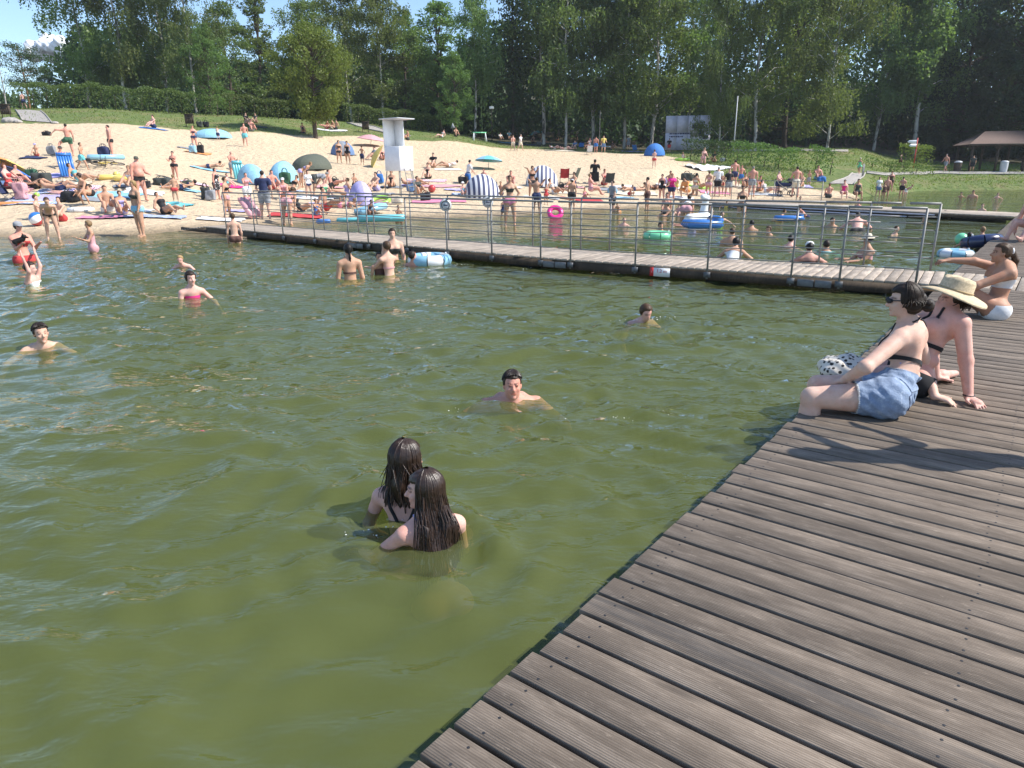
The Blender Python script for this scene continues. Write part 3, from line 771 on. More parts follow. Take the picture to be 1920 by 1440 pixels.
# shade wood to the side, out of the picture but throwing its shade
for i, (px, Y, k) in enumerate(((2120, 84, 'oak'), (2260, 76, 'oak'), (2420, 80, 'oak'), (2080, 100, 'oak'), (2300, 96, 'oak'))):
    tree(k, px, Y, 27, ('nearest', 'second', 'third', 'fourth', 'farthest')[i]+' dark oak past the shelter beyond the frame edge', 1.0, 'oaks beyond the shelter')
# the depth of the wood: one mass
def forest():
    rg = np.random.default_rng(5); P = []; mb = MB()
    for i in range(135):
        px = rg.uniform(-160, 2300); Y = rg.uniform(103, 134); a = (px-960)*math.cos(PITCH)/FPX; X = a*Y; z = terz(X, Y)
        top = np.interp(px, [-160, 0, 130, 150, 400, 430, 540, 600, 800, 930, 960, 2300], [4.0, 4.5, 5, 12, 13, 7, 7.5, 9.5, 10, 13, 21, 26])*rg.uniform(.85, 1.05)
        n = 1000; h = rg.uniform(.04, 1, n)
        r_ = (1.2+3.4*np.sin(np.pi*np.clip(h*.85+.12, 0, 1)))*rg.uniform(.3, 1, n); an = rg.uniform(0, 6.28, n)
        P.append(np.c_[X+np.cos(an)*r_, Y+np.sin(an)*r_, z+h*top])
        mb.tube([(X, Y, z-.3), (X, Y, z+top*.8)], [.24, .08], 5, cap=False)
    n = 42000; px = rg.uniform(-160, 2300, n); Y = rg.uniform(108, 128, n); X = (px-960)*math.cos(PITCH)/FPX*Y
    keep = (px > 130) | (rg.uniform(0, 1, n) < .3); X, Y, px = X[keep], Y[keep], px[keep]
    P.append(np.c_[X, Y, ter(X, Y)+rg.uniform(0, 1, len(X))*np.where(px > 900, 7.0, 4.0)])
    Vq, Fq = leaf_quads(np.concatenate(P), .68, .1, .7)
    n0 = len(Vq); V2 = np.concatenate(mb.v); F2 = np.concatenate(mb.f4)+n0
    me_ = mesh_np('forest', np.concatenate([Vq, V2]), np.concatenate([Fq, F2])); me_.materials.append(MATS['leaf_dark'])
    tag(obj('forest', me_), 'deep dark wood behind the front trees', 'forest', kind='stuff')
forest()
def hedge(pa, pb, Y0, Y1, h, dep, label, leaf='leaf_hedge', name='hedge', cat='hedge', group='clipped hedges on top of the bank', dens=1.0):
    """leafy wall between two directions"""
    a0, a1 = [(p-960)*math.cos(PITCH)/FPX for p in (pa, pb)]
    A = np.array([a0*Y0, Y0]); B = np.array([a1*Y1, Y1]); L = np.linalg.norm(B-A); dd = (B-A)/L; nn = np.array([-dd[1], dd[0]])
    n = int(L*h*dep*130*dens)
    s = rng.uniform(0, L, n); w = rng.uniform(-1, 1, n); u = rng.uniform(0, 1, n)**.75
    wob = 1+.05*np.sin(s*1.1)+.05*np.sin(s*2.7+1)
    ph = rng.integers(0, 3, n)
    w = np.where(ph == 0, np.sign(w)*(.8+.25*np.abs(w)), w); u = np.where(ph == 1, .85+.2*u, u)
    X = A[0]+dd[0]*s+nn[0]*w*dep/2; Y = A[1]+dd[1]*s+nn[1]*w*dep/2
    Z = ter(X, Y)+.05+u*h*wob
    mid = (A+B)/2; z0 = terz(*mid)
    o = empty(name, (mid[0], mid[1], z0), 0, label, cat, group)
    Vq, Fq = leaf_quads(np.c_[X-mid[0], Y-mid[1], Z-z0], .16, 0, .6)
    me_ = mesh_np('foliage', Vq, Fq); obj('foliage', me_, leaf, o)
    mb = MB()
    for k in range(max(2, int(L/1.2))):
        mb = MB()
        x, y = A+dd*(.4+k*1.2) if L > 1.4 else mid; zz = terz(x, y)
        mb.tube([(x-mid[0], y-mid[1], zz-z0-.1), (x-mid[0]+.1, y-mid[1], zz-z0+h*.7)], [.05, .02], 5)
        mb.build('stem', 'bark_dark', o)
hedge(-60, 17, 73, 73, 2.6, 1.6, 'clipped green hedge at the frame edge before the concrete path')
hedge(58, 386, 71.5, 75, 2.1, 1.7, 'long clipped green hedge behind the grass bank')
hedge(396, 428, 75, 75, 1.7, 1.6, 'short rounded hedge bush between the two longer hedges')
hedge(440, 556, 76, 79, 1.9, 1.6, 'medium clipped hedge left of the lone round tree')
hedge(655, 842, 84, 88, 1.9, 1.8, 'clipped hedge to the side of the middle path above lifeguard tower')
hedge(1375, 1498, 60, 56, 1.5, 2.2, 'low spreading green shrub row on the right grass mound', 'leaf_hedge', 'shrub', 'shrub', 'shrubs on the right bank')
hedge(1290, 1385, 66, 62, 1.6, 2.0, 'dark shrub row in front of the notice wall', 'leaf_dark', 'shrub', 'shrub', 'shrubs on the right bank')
hedge(1522, 1560, 56, 56, 1.75, 1.9, 'rounded dense shrub beside the concrete ramp', 'leaf_hedge', 'shrub', 'shrub', 'shrubs on the right bank')
hedge(1626, 1650, 66, 66, .8, 1.4, 'small low shrub right behind the ramp railing', 'leaf_hedge', 'shrub', 'shrub', 'shrubs on the right bank')
hedge(1664, 1748, 66, 66, .8, 1.6, 'long low shrub on the lawn under the arrow sign', 'leaf_hedge', 'shrub', 'shrub', 'shrubs on the right bank')
hedge(1690, 1742, 73, 73, 2.0, 2.0, 'taller loose shrub around the arrow sign post', 'leaf_grass', 'shrub', 'shrub', 'shrubs on the right bank')
# loose grass on the bank and mounds
def grass():
    rg = np.random.default_rng(9); n = 60000
    px = rg.uniform(-30, 1990, n); Y = rg.uniform(46, 92, n); a = (px-960)*math.cos(PITCH)/FPX; X = a*Y
    keep = (Y > sand_limit(a)+.8) & (ter(X, Y) > .1)
    dens = np.where(px > 1330, 1.0, .45); keep &= rg.uniform(0, 1, n) < dens
    keep &= ~((px > 1540) & (px < 1640) & (Y < 64))
    X, Y = X[keep], Y[keep]; Z = ter(X, Y); m_ = len(X); h = rg.uniform(.05, .17, m_)
    an = rg.uniform(0, 6.28, m_); w = .05
    V = np.stack([np.c_[X-np.cos(an)*w, Y-np.sin(an)*w, Z-.02], np.c_[X+np.cos(an)*w, Y+np.sin(an)*w, Z-.02], np.c_[X+rg.normal(size=m_)*.08, Y+rg.normal(size=m_)*.08, Z+h]], 1).reshape(-1, 3)
    me_ = mesh_np('grass', V, np.arange(3*m_).reshape(m_, 3)); me_.materials.append(MATS['leaf_grass'])
    tag(obj('grass', me_), 'rough grass on the bank and mounds', 'grass', kind='stuff')
grass()
# cloud behind the pine, far outside

# thin summer haze in the air
mz, ntz, bz = new_mat('haze'); ntz.nodes.remove(bz)
pv = nd(ntz, 'ShaderNodeVolumePrincipled'); pv.inputs['Color'].default_value = (.86, .92, 1.0, 1); pv.inputs['Density'].default_value = .0003; pv.inputs['Anisotropy'].default_value = .25
ntz.links.new(pv.outputs[0], ntz.nodes['Material Output'].inputs['Volume'])
hz = MB().box((5, 130, 22.5), (900, 600, 51)).build('haze', 'haze', sm=False); tag(hz, 'thin summer haze over the whole beach', 'haze', kind='stuff')
# ------------------------------------------------------------------ modelling with distance fields
def seg_d(P, a, b, ra, rb, ax=None, k=1.0):
    """tapered capsule, optionally flattened along axis ax by k; returns distance and position along"""
    a = np.asarray(a, float); b = np.asarray(b, float); ab = b-a
    t = np.clip(((P-a)@ab)/(ab@ab+1e-12), 0, 1)
    v = P-(a+t[:, None]*ab)
    if ax is not None and k != 1.0: v = v+np.outer(v@ax, ax)*(k-1.0)
    return np.sqrt((v*v).sum(1))-(ra+(rb-ra)*t), t
def ell_d(P, c, r, M=None):
    v = P-np.asarray(c)
    if M is not None: v = v@M
    r = np.asarray(r, float); q = v/r; k0 = np.sqrt((q*q).sum(1)); k1 = np.sqrt(((q/r)**2).sum(1))+1e-9
    return k0*(k0-1.0)/k1
def smin(a, b, k):
    h = np.clip(.5+.5*(b-a)/k, 0, 1); return b+(a-b)*h-k*h*(1-h)
def smax(a, b, k): return -smin(-a, -b, k)
def surface(fn, lo, hi, h):
    """surface nets"""
    lo = np.asarray(lo, float)-2*h; hi = np.asarray(hi, float)+2*h
    n = np.maximum(4, np.ceil((hi-lo)/h).astype(int)+1)
    ax = [lo[i]+h*np.arange(n[i]) for i in range(3)]
    G = np.stack(np.meshgrid(*ax, indexing='ij'), -1).reshape(-1, 3)
    st = 4 if n.prod() > 12000 else 1
    if st == 1: Fv = fn(G).reshape(n)
    else:                                               # fine samples only near the surface
        nc = -(-n//st)
        cax = [lo[i]+h*(st*np.arange(nc[i])+(st-1)/2) for i in range(3)]
        Gc = np.stack(np.meshgrid(*cax, indexing='ij'), -1).reshape(-1, 3)
        Fc = fn(Gc).reshape(nc)
        Fv = Fc.repeat(st, 0).repeat(st, 1).repeat(st, 2)[:n[0], :n[1], :n[2]].copy()
        near = (np.abs(Fv) < h*st*1.75).ravel()
        Ff = Fv.ravel(); Ff[near] = fn(G[near]); Fv = Ff.reshape(n)
    S = Fv < 0
    cs = [(i, j, k) for i in (0, 1) for j in (0, 1) for k in (0, 1)]
    m = [d-1 for d in n]
    sub = lambda A, c: A[c[0]:c[0]+m[0], c[1]:c[1]+m[1], c[2]:c[2]+m[2]]
    cnt = sum(sub(S, c).astype(np.int8) for c in cs)
    act = (cnt > 0) & (cnt < 8)
    idx = -np.ones(m, int); idx[act] = np.arange(act.sum())
    base = np.argwhere(act)
    vals = {c: sub(Fv, c)[act] for c in cs}
    acc = np.zeros((len(base), 3)); num = np.zeros(len(base))
    for a in cs:
        for d in range(3):
            if a[d]: continue
            b = list(a); b[d] = 1; b = tuple(b)
            fa, fb = vals[a], vals[b]; x = (fa < 0) != (fb < 0)
            t = np.where(x, fa/(fa-fb+1e-15), 0)
            p = np.tile(np.array(a, float), (len(base), 1)); p[:, d] = t
            acc[x] += p[x]; num[x] += 1
    V = lo+h*(base+acc/num[:, None])
    Q = []
    for d in range(3):
        e, f = [(1, 2), (2, 0), (0, 1)][d]
        s0 = [slice(None)]*3; s1 = [slice(None)]*3; s0[d] = slice(0, -1); s1[d] = slice(1, None)
        A, B = S[tuple(s0)], S[tuple(s1)]
        E = np.argwhere(A != B)
        E = E[(E[:, e] > 0) & (E[:, f] > 0) & (E[:, e] < m[e]) & (E[:, f] < m[f])]
        if not len(E): continue
        de = np.zeros(3, int); de[e] = 1; df = np.zeros(3, int); df[f] = 1
        q = np.stack([idx[tuple((E-o).T)] for o in (de+df, df, 0*de, de)], 1)
        flip = ~A[tuple(E.T)]
        q[flip] = q[flip][:, ::-1]
        Q.append(q)
    Q = np.concatenate(Q)
    return V, Q[(Q >= 0).all(1)]
def relax(V, fn, it=2, eps=.002):
    for _ in range(it):
        f = fn(V); g = np.stack([fn(V+np.eye(3)[i]*eps)-f for i in range(3)], 1)/eps
        g /= np.linalg.norm(g, axis=1)[:, None]+1e-9
        V = V-g*np.clip(f, -.01, .01)[:, None]
    return V, g
def vnormals(V, Q):
    n = np.zeros_like(V); fnn = np.cross(V[Q[:, 2]]-V[Q[:, 0]], V[Q[:, 3]]-V[Q[:, 1]])
    for k in range(4): np.add.at(n, Q[:, k], fnn)
    return n/(np.linalg.norm(n, axis=1)[:, None]+1e-12)
def clip_faces(V, Q, N, g, off):
    """the part of a skin where g < 0, lifted along the normals: a garment"""
    Tm = np.concatenate([Q[:, [0, 1, 2]], Q[:, [0, 2, 3]]]); gi = g[Tm]; ins = gi < 0
    full = ins.all(1); part = ins.any(1) & ~full
    W = V+N*off; outV = [W]; n = len(W); F = [Tm[full]]; extra = []; ef = []
    for tri, gg in zip(Tm[part], gi[part]):
        poly = []
        for i in range(3):
            a, b = tri[i], tri[(i+1) % 3]; ga, gb = gg[i], gg[(i+1) % 3]
            if ga < 0: poly.append(a)
            if (ga < 0) != (gb < 0):
                t = ga/(ga-gb); extra.append(W[a]*(1-t)+W[b]*t); poly.append(n+len(extra)-1)
        for k in range(1, len(poly)-1): ef.append((poly[0], poly[k], poly[k+1]))
    if extra: outV.append(np.array(extra))
    if ef: F.append(np.array(ef))
    VV = np.concatenate(outV); FF = np.concatenate(F)
    if not len(FF): return None
    u, inv = np.unique(FF, return_inverse=True)
    return VV[u], inv.reshape(-1, 3)

# ------------------------------------------------------------------ people
SKIN = {'bronze': (.46, .25, .16), 'pale': (.66, .45, .355), 'fair': (.60, .385, .285), 'tan': (.50, .295, .195), 'red': (.60, .31, .235), 'brown': (.38, .215, .14), 'pink': (.66, .40, .33)}
HAIR = {'wetbrown': (.036, .020, .013), 'black': (.012, .010, .009), 'dark': (.028, .018, .012), 'brown': (.075, .042, .022), 'blond': (.34, .22, .10), 'fair': (.24, .15, .075), 'grey': (.25, .24, .23), 'white': (.6, .58, .55), 'red': (.16, .06, .025)}
COLR = {'black': (.015, .015, .018), 'navy': (.02, .03, .09), 'blue': (.04, .17, .48), 'sky': (.26, .50, .64), 'turq': (.14, .46, .50), 'red': (.50, .05, .05), 'pink': (.70, .24, .36), 'hot': (.80, .03, .25),
        'white': (.75, .75, .75), 'grey': (.28, .29, .31), 'green': (.035, .11, .06), 'brown': (.10, .045, .035), 'yellow': (.75, .58, .16), 'orange': (.72, .30, .10), 'denim': (.12, .20, .36), 'lilac': (.42, .38, .66),
        'lime': (.35, .62, .08), 'mint': (.20, .62, .34), 'charcoal': (.05, .055, .05), 'khaki': (.09, .10, .075), 'cream': (.66, .58, .45), 'rose': (.62, .32, .34)}
def fwd(v, deg):       # pitch a vector towards -Y by deg about X
    c, s = math.cos(R(deg)), math.sin(R(deg)); x, y, z = v
    return np.array([x, y*c-z*s, y*s+z*c])
def side(v, deg):
    c, s = math.cos(R(deg)), math.sin(R(deg)); x, y, z = v
    return np.array([x*c+z*s, y, -x*s+z*c])
def ik(a, target, l1, l2, pole):
    d = target-a; L = np.linalg.norm(d); L2 = min(L, (l1+l2)*.999); u = d/(L+1e-9)
    x = (l1*l1-l2*l2+L2*L2)/(2*L2); h = math.sqrt(max(0, l1*l1-x*x))
    p = np.asarray(pole, float); p = nrm(p-u*np.dot(p, u))
    return a+u*x+p*h, a+u*L2
# pose: pel pitch, lean, arms (flex, abduct, elbow), legs (flex, abduct, knee)
POSES = {
 'stand': dict(aL=(5, 10, 15), aR=(-4, 10, 12), lL=(2, 5, 2), lR=(-3, 5, 3)),
 'stand2': dict(aL=(20, 12, 60), aR=(0, 12, 15), lL=(6, 7, 6), lR=(-4, 5, 3), lean=3),
 'walk': dict(aL=(-22, 9, 20), aR=(25, 9, 30), lL=(22, 4, 10), lR=(-18, 4, 22), lean=4),
 'hips': dict(hL=(.12, -.02, .03), hR=(-.12, -.02, .03), pole=(1, .5, 0), lL=(2, 7, 2), lR=(-2, 6, 3)),
 'arms_fwd': dict(aL=(55, 8, 40), aR=(50, 8, 50), lL=(2, 5, 2), lR=(-3, 5, 3), lean=6),
 'hold': dict(aL=(30, 5, 85), aR=(35, 5, 80), lL=(2, 5, 2), lR=(-3, 5, 3)),
 'arms_up': dict(aL=(165, 12, 25), aR=(150, 20, 40), lL=(2, 5, 2), lR=(-3, 5, 3)),
 'head_up': dict(aL=(150, 30, 110), aR=(150, 30, 110), lL=(2, 5, 2), lR=(-3, 5, 3)),
 'bend': dict(pel=30, lean=38, aL=(45, 8, 10), aR=(40, 8, 15), lL=(32, 8, 4), lR=(28, 8, 6)),
 'bend_low': dict(pel=50, lean=45, aL=(50, 8, 10), aR=(45, 8, 15), lL=(52, 9, 8), lR=(47, 9, 6)),
 'point': dict(aL=(5, 10, 15), aR=(20, 85, 8), lL=(2, 6, 2), lR=(-3, 5, 3)),
 'sit': dict(pel=-14, lean=16, hL=(.10, -.30, -.02), hR=(-.10, -.30, -.02), pole=(0, .3, -1), lL=(120, 10, 92), lR=(112, 9, 84), sit=1),
 'sit_long': dict(pel=-18, lean=8, aL=(-28, 14, 8), aR=(-28, 14, 8), lL=(100, 8, 18), lR=(104, 8, 30), sit=1),
 'sit_cross': dict(pel=-8, lean=12, aL=(35, 8, 55), aR=(35, 8, 55), lL=(92, 42, 108), lR=(92, 42, 112), sit=1),
 'sit_edge': dict(pel=-5, lean=12, aL=(20, 8, 30), aR=(18, 10, 28), lL=(88, 6, 82), lR=(85, 7, 80), sit=1),
 'sit_chair': dict(pel=-14, lean=6, aL=(40, 12, 45), aR=(30, 14, 50), lL=(86, 7, 70), lR=(80, 8, 62), sit=1),
 'kneel': dict(lean=14, aL=(40, 8, 30), aR=(35, 8, 30), lL=(10, 8, 100), lR=(6, 8, 98)),
 'crouch': dict(pel=8, lean=26, aL=(60, 8, 20), aR=(50, 8, 30), lL=(112, 12, 126), lR=(108, 12, 124)),
 'prone': dict(pel=88, lean=-8, aL=(150, 25, 60), aR=(150, 25, 60), lL=(-2, 5, 8), lR=(2, 6, 10)),
 'supine': dict(pel=-88, lean=10, aL=(12, 18, 30), aR=(8, 16, 12), lL=(6, 6, 8), lR=(35, 6, 60)),
 'recline': dict(pel=-48, lean=12, aL=(-35, 20, 60), aR=(-30, 22, 55), lL=(62, 6, 30), lR=(70, 6, 60), sit=1),
 'swim': dict(pel=14, lean=4, aL=(50, 58, 20), aR=(50, 58, 20), lL=(10, 8, 20), lR=(-8, 8, 30)),
 'swim_flat': dict(pel=58, lean=-8, aL=(70, 48, 35), aR=(95, 38, 25), lL=(4, 8, 10), lR=(-4, 8, 20)),
 'lean_on': dict(pel=40, lean=10, aL=(70, 30, 40), aR=(70, 30, 40), lL=(12, 6, 20), lR=(6, 6, 30)),
 'leg_up': dict(aR=(5, 12, 20), aL=(10, 95, 5), lR=(2, 4, 2), lL=(58, 48, 98), lean=-2),
}
def joints(pose, H, build):
    p = POSES[pose] if isinstance(pose, str) else pose
    sh_w = {'m': .122, 'f': .104, 'c': .105}[build]; hp = {'m': .05, 'f': .055, 'c': .046}[build]
    J = {}
    pel = p.get('pel', 0); lean = pel+p.get('lean', 0); tilt = p.get('tilt', 0)
    J['pel'] = np.array([0, 0, 0.]); Pu = fwd((0, 0, 1), pel); Tu = side(fwd((0, 0, 1), lean), tilt)
    Pf = fwd((0, -1, 0), pel); Tf = fwd((0, -1, 0), lean)
    X = np.array([1.0, 0, 0]); Xt = side(X, tilt)
    J['mid'] = Pu*.06+Tu*.08; J['chest'] = Pu*.06+Tu*.225; J['neck'] = J['chest']+Tu*.055
    hl = lean*.35+p.get('nod', 0); Hu = fwd((0, 0, 1), hl); Hf = fwd((0, -1, 0), hl)
    ht = p.get('turn', 0)
    if ht: c_, s_ = math.cos(R(ht)), math.sin(R(ht)); Hf = np.array([Hf[0]*c_-Hf[1]*s_, Hf[0]*s_+Hf[1]*c_, Hf[2]])
    hs = {'m': .130, 'f': .132, 'c': .150}[build]
    J['head'] = J['neck']+Hu*(hs*.58)+Hf*.012
    for s, n in ((1, 'L'), (-1, 'R')):
        S = J['sh'+n] = J['chest']+Xt*s*sh_w-Tu*.012
        if 'h'+n in p:
            hx = p['h'+n]; tg = J['pel']+X*hx[0]+Pu*hx[2]-(-Pf)*0+Pf*(-hx[1]); pl = p.get('pole', (0, 1, 0)); pl = np.array([pl[0]*s, pl[1], pl[2]])
            J['el'+n], J['wr'+n] = ik(S, tg, .168, .145, pl)
        else:
            fl, ab, eb = p['a'+n]
            d = fwd(side((0, 0, -1), -s*ab), -fl+lean) if False else None
            # in the torso frame: down, forward, out
            def adir(f, a_): return (-Tu*math.cos(R(f))+Tf*math.sin(R(f)))*math.cos(R(a_))+Xt*s*math.sin(R(a_))
            J['el'+n] = S+adir(fl, ab)*.168; J['wr'+n] = J['el'+n]+adir(fl+eb, ab*.55-6)*.145
        J['hip'+n] = J['pel']+X*s*hp-Pu*.012
        fl, ab, kn = p['l'+n]
        def ldir(f, a_): return (-Pu*math.cos(R(f))+Pf*math.sin(R(f)))*math.cos(R(a_))+X*s*math.sin(R(a_))
        J['kn'+n] = J['hip'+n]+ldir(fl, ab)*.245
        J['an'+n] = J['kn'+n]+ldir(fl-kn, ab*.4 if not p.get('sit') else ab*(-.2 if kn > 100 else .5))*.235
        fd = ldir(fl-kn+ (80 if kn < 60 or p.get('sit') else 10), 4) if pel < 60 else ldir(fl-kn-10, 4)
        J['toe'+n] = J['an'+n]+nrm(fd)*.10
    for k in J: J[k] = np.asarray(J[k], float)*H
    J['Tf'], J['Pf'], J['Hf'], J['Hu'] = nrm(Tf), nrm(Pf), nrm(Hf), nrm(Hu)
    return J
LAB = {'torso': 0, 'thL': 1, 'thR': 2, 'caL': 3, 'caR': 4, 'uaL': 5, 'uaR': 6, 'faL': 7, 'faR': 8, 'head': 9}
def head_basis(J, H, build):
    hs = {'m': .130, 'f': .132, 'c': .150}[build]*H
    U = J['Hu']; F_ = nrm(J['Hf']-U*np.dot(J['Hf'], U)); X = np.cross(U, F_)
    return hs, np.stack([X, F_, U], 1)       # columns; X = figure's ... image right when facing camera is +/-X
def head_field(P, J, H, build, detail):
    hs, B = head_basis(J, H, build)
    q = ((P-J['head'])@B)/hs
    wj = 1.08 if build == 'm' else .97
    d = ell_d(q, (0, -.06, .10), (.30, .385, .36))
    d = smin(d, ell_d(q, (0, .10, -.17), (.225*wj, .265, .32)), .09)
    if detail:
        a, _ = seg_d(q, (0, .335, .03), (0, .435, -.135), .028, .052); d = smin(d, a, .04)
        for s in (1, -1):
            a, _ = seg_d(q, (0, .41, -.15), (s*.05, .37, -.155), .03, .03); d = smin(d, a, .02)
            d = smax(d, -ell_d(q, (s*.125, .425, .015), (.075, .07, .05)), .04)
            d = smin(d, ell_d(q, (s*.118, .315, .01), (.058, .05, .042)), .012)
            a, _ = seg_d(q, (s*.04, .365, .085), (s*.20, .295, .085), .028, .022); d = smin(d, a, .03)
            d = smin(d, ell_d(q, (s*.305, -.03, -.04), (.035, .085, .115)), .03)
            d = smin(d, ell_d(q, (s*.15, .25, -.13), (.08, .08, .07)), .07)
        a, _ = seg_d(q, (-.065, .338, -.255), (.065, .338, -.255), .022, .022); d = smin(d, a, .02)
        a, _ = seg_d(q, (-.055, .335, -.30), (.055, .335, -.30), .024, .024); d = smin(d, a, .02)
        d = smin(d, ell_d(q, (0, .28, -.42), (.085, .075, .07)), .06)
    else:
        a, _ = seg_d(q, (0, .33, .0), (0, .42, -.13), .03, .05); d = smin(d, a, .05)
        for s in (1, -1): d = smin(d, ell_d(q, (s*.30, -.03, -.04), (.04, .08, .11)), .03)
    return d*hs
def body_field(J, H, build, fat, detail, hands):
    ww = {'m': 1.0, 'f': .90, 'c': .88}[build]*(1+.75*(fat-1)); lw = {'m': 1.0, 'f': 1.0, 'c': .90}[build]*(1+.5*(fat-1))
    bust = build == 'f'
    def prims(P):
        D = {}
        T = []
        T.append(seg_d(P, J['hipL'], J['hipR'], .070*H*(1+.6*(fat-1))*(1.06 if bust else .98), .070*H*(1+.6*(fat-1))*(1.06 if bust else .98), J['Pf'], 1.12)[0])
        wst = (.90 if bust and fat < 1.15 else 1.0)
        T.append(seg_d(P, J['pel']*.7+J['mid']*.3, J['mid']*.8+J['chest']*.2, .078*H*ww, .073*H*ww*wst, J['Tf'], 1.32)[0])
        T.append(seg_d(P, J['mid']*.75+J['chest']*.25, J['mid']*.12+J['chest']*.88, .074*H*ww*wst, .088*H*ww, J['Tf'], 1.42)[0])
        T.append(seg_d(P, J['shL']*.92+J['shR']*.08, J['shR']*.92+J['shL']*.08, .034*H*lw, .034*H*lw)[0])
        T.append(seg_d(P, J['chest'], J['head']-J['Hu']*.02*H, .036*H*(1.05 if build == 'm' else .9), .029*H*(1.1 if build == 'm' else .92))[0])
        for n in 'LR':
            T.append(seg_d(P, J['sh'+n], J['neck']*.8+J['chest']*.2, .026*H, .024*H)[0])
            T.append(ell_d(P, J['hip'+n]-J['Pf']*.030*H, np.array([.058, .058, .058])*H*(1+.6*(fat-1))))
        if bust:
            Xs = nrm(J['shL']-J['shR'])
            for s in (1, -1): T.append(ell_d(P, J['chest']*.62+J['mid']*.38+J['Tf']*(.050*H)*ww+Xs*s*.040*H, np.array([.040, .040, .040])*H*(.8+.35*fat)))
        if fat > 1.2: T.append(ell_d(P, J['mid']*.75+J['pel']*.25+J['Tf']*.035*H*fat, np.array([.085, .075, .08])*H*fat*.92))
        d = T[0]
        for t in T[1:]: d = smin(d, t, .030*H)
        if detail:                                             # shoulder blades, spine furrow, soft waist
            bk = -J['Tf']; Xs = nrm(J['shL']-J['shR']); dep = .060*H*ww
            for s in (1, -1): d = smin(d, ell_d(P, J['chest']*.80+J['mid']*.20+bk*dep*.42+Xs*s*.052*H, np.array([.028, .028, .045])*H), .03*H)
            g_, _ = seg_d(P, J['chest']+bk*(dep+.014*H), J['mid']*.9+J['pel']*.1+bk*(dep+.016*H), .016*H, .018*H); d = smax(d, -g_, .018*H)
            if fat > 1.1:
                w_ = J['mid']*.78+J['pel']*.22
                for s in (1, -1):
                    g_, _ = seg_d(P, w_+Xs*s*.066*H*ww-J['Tf']*.02*H, w_+Xs*s*.05*H*ww+J['Tf']*.045*H, .030*H, .028*H); d = smin(d, g_, .012*H)
        D['torso'] = d
        for n in 'LR':
            a, t = seg_d(P, J['hip'+n], J['kn'+n], .062*H*lw*(1.07 if bust else 1), .040*H*lw); D['th'+n] = (a, t)
            k_, t2 = seg_d(P, J['kn'+n], J['an'+n], .037*H*lw, .021*H*lw)
            cb = J['kn'+n]*.72+J['an'+n]*.28; bk = nrm((J['kn'+n]-J['hip'+n]))*0
            ax_ = nrm(J['an'+n]-J['kn'+n]); back = nrm(np.cross(np.cross(ax_, nrm(J['toe'+n]-J['an'+n])), ax_))*-1
            k_ = smin(k_, ell_d(P, cb+back*.012*H, np.array([.035, .035, .045])*H*lw), .02*H)
            f_, _ = seg_d(P, J['an'+n]-nrm(J['toe'+n]-J['an'+n])*.02*H-np.array([0, 0, .0]), J['toe'+n]*.97+J['an'+n]*.03, .024*H, .015*H)
            D['ca'+n] = (smin(k_, f_, .015*H), t2)
            a, t = seg_d(P, J['sh'+n], J['el'+n], .034*H*lw*(1.08 if build == 'm' else .95), .025*H*lw); D['ua'+n] = (a, t)
            a, t = seg_d(P, J['el'+n], J['wr'+n], .026*H*lw, .0165*H*lw)
            hd = J.get('hd'+n); hd = nrm(J['wr'+n]-J['el'+n]) if hd is None else hd
            hn = J.get('hn'+n)
            if hn is None:
                hn = np.cross(hd, nrm(J['shL']-J['shR'])); hn = nrm(hn) if np.linalg.norm(hn) > .1 else J['Tf']
            hx = np.cross(hn, hd)
            w_ = J['wr'+n]; L = .105*H
            if not hands:
                h_, _ = seg_d(P, w_+hd*.01*H, w_+hd*L*.62, .021*H, .019*H, hn, 1.8)
                g_, _ = seg_d(P, w_+hd*L*.5, w_+hd*L*.98-hn*.012*H, .017*H, .010*H, hn, 1.5); h_ = smin(h_, g_, .01*H)
                g_, _ = seg_d(P, w_+hd*L*.2, w_+hd*L*.5+hx*.03*H, .009*H, .007*H); h_ = smin(h_, g_, .008*H)
            else:
                h_, _ = seg_d(P, w_+hd*.012*H, w_+hd*L*.42, .0195*H, .0225*H, hn, 2.1)
                sgn = J.get('thumb'+n, 1)
                for i, (o, ln) in enumerate(((-.0165, .40), (-.0055, .46), (.0055, .44), (.0165, .34))):
                    b0 = w_+hd*L*.42+hx*o*H*sgn; sp = nrm(hd+hx*o*sgn*J.get('spread', 9.0)); kd = nrm(sp-hn*.28); kd2 = nrm(sp-hn*.75)
                    b1 = b0+kd*ln*L*.55; b2 = b1+kd2*ln*L*.5
                    g1, _ = seg_d(P, b0, b1, .0062*H, .0054*H); g2, _ = seg_d(P, b1, b2, .0054*H, .0044*H)
                    h_ = smin(h_, np.minimum(g1, g2), .0035*H)
                b0 = w_+hd*L*.12-hx*.014*H*sgn; b1 = b0+nrm(hd*.7-hx*.75*sgn)*L*.28; b2 = b1+nrm(hd-hx*.25*sgn)*L*.24
                g1, _ = seg_d(P, b0, b1, .0085*H, .0065*H); g2, _ = seg_d(P, b1, b2, .0065*H, .005*H)
                h_ = smin(h_, np.minimum(g1, g2), .005*H)
            D['fa'+n] = (smin(a, h_, .012*H), t)
        D['head'] = head_field(P, J, H, build, detail)
        return D
    def field(P, full=False):
        D = prims(P); d = D['torso']
        for n in 'LR':
            leg = smin(D['th'+n][0], D['ca'+n][0], .012*H)
            d = smin(d, leg, .028*H if not detail else .02*H)
        for n in 'LR':
            arm = smin(D['ua'+n][0], D['fa'+n][0], .012*H)
            d = smin(d, arm, .014*H)
        d = smin(d, D['head'], .015*H)
        return (d, D) if full else d
    return field
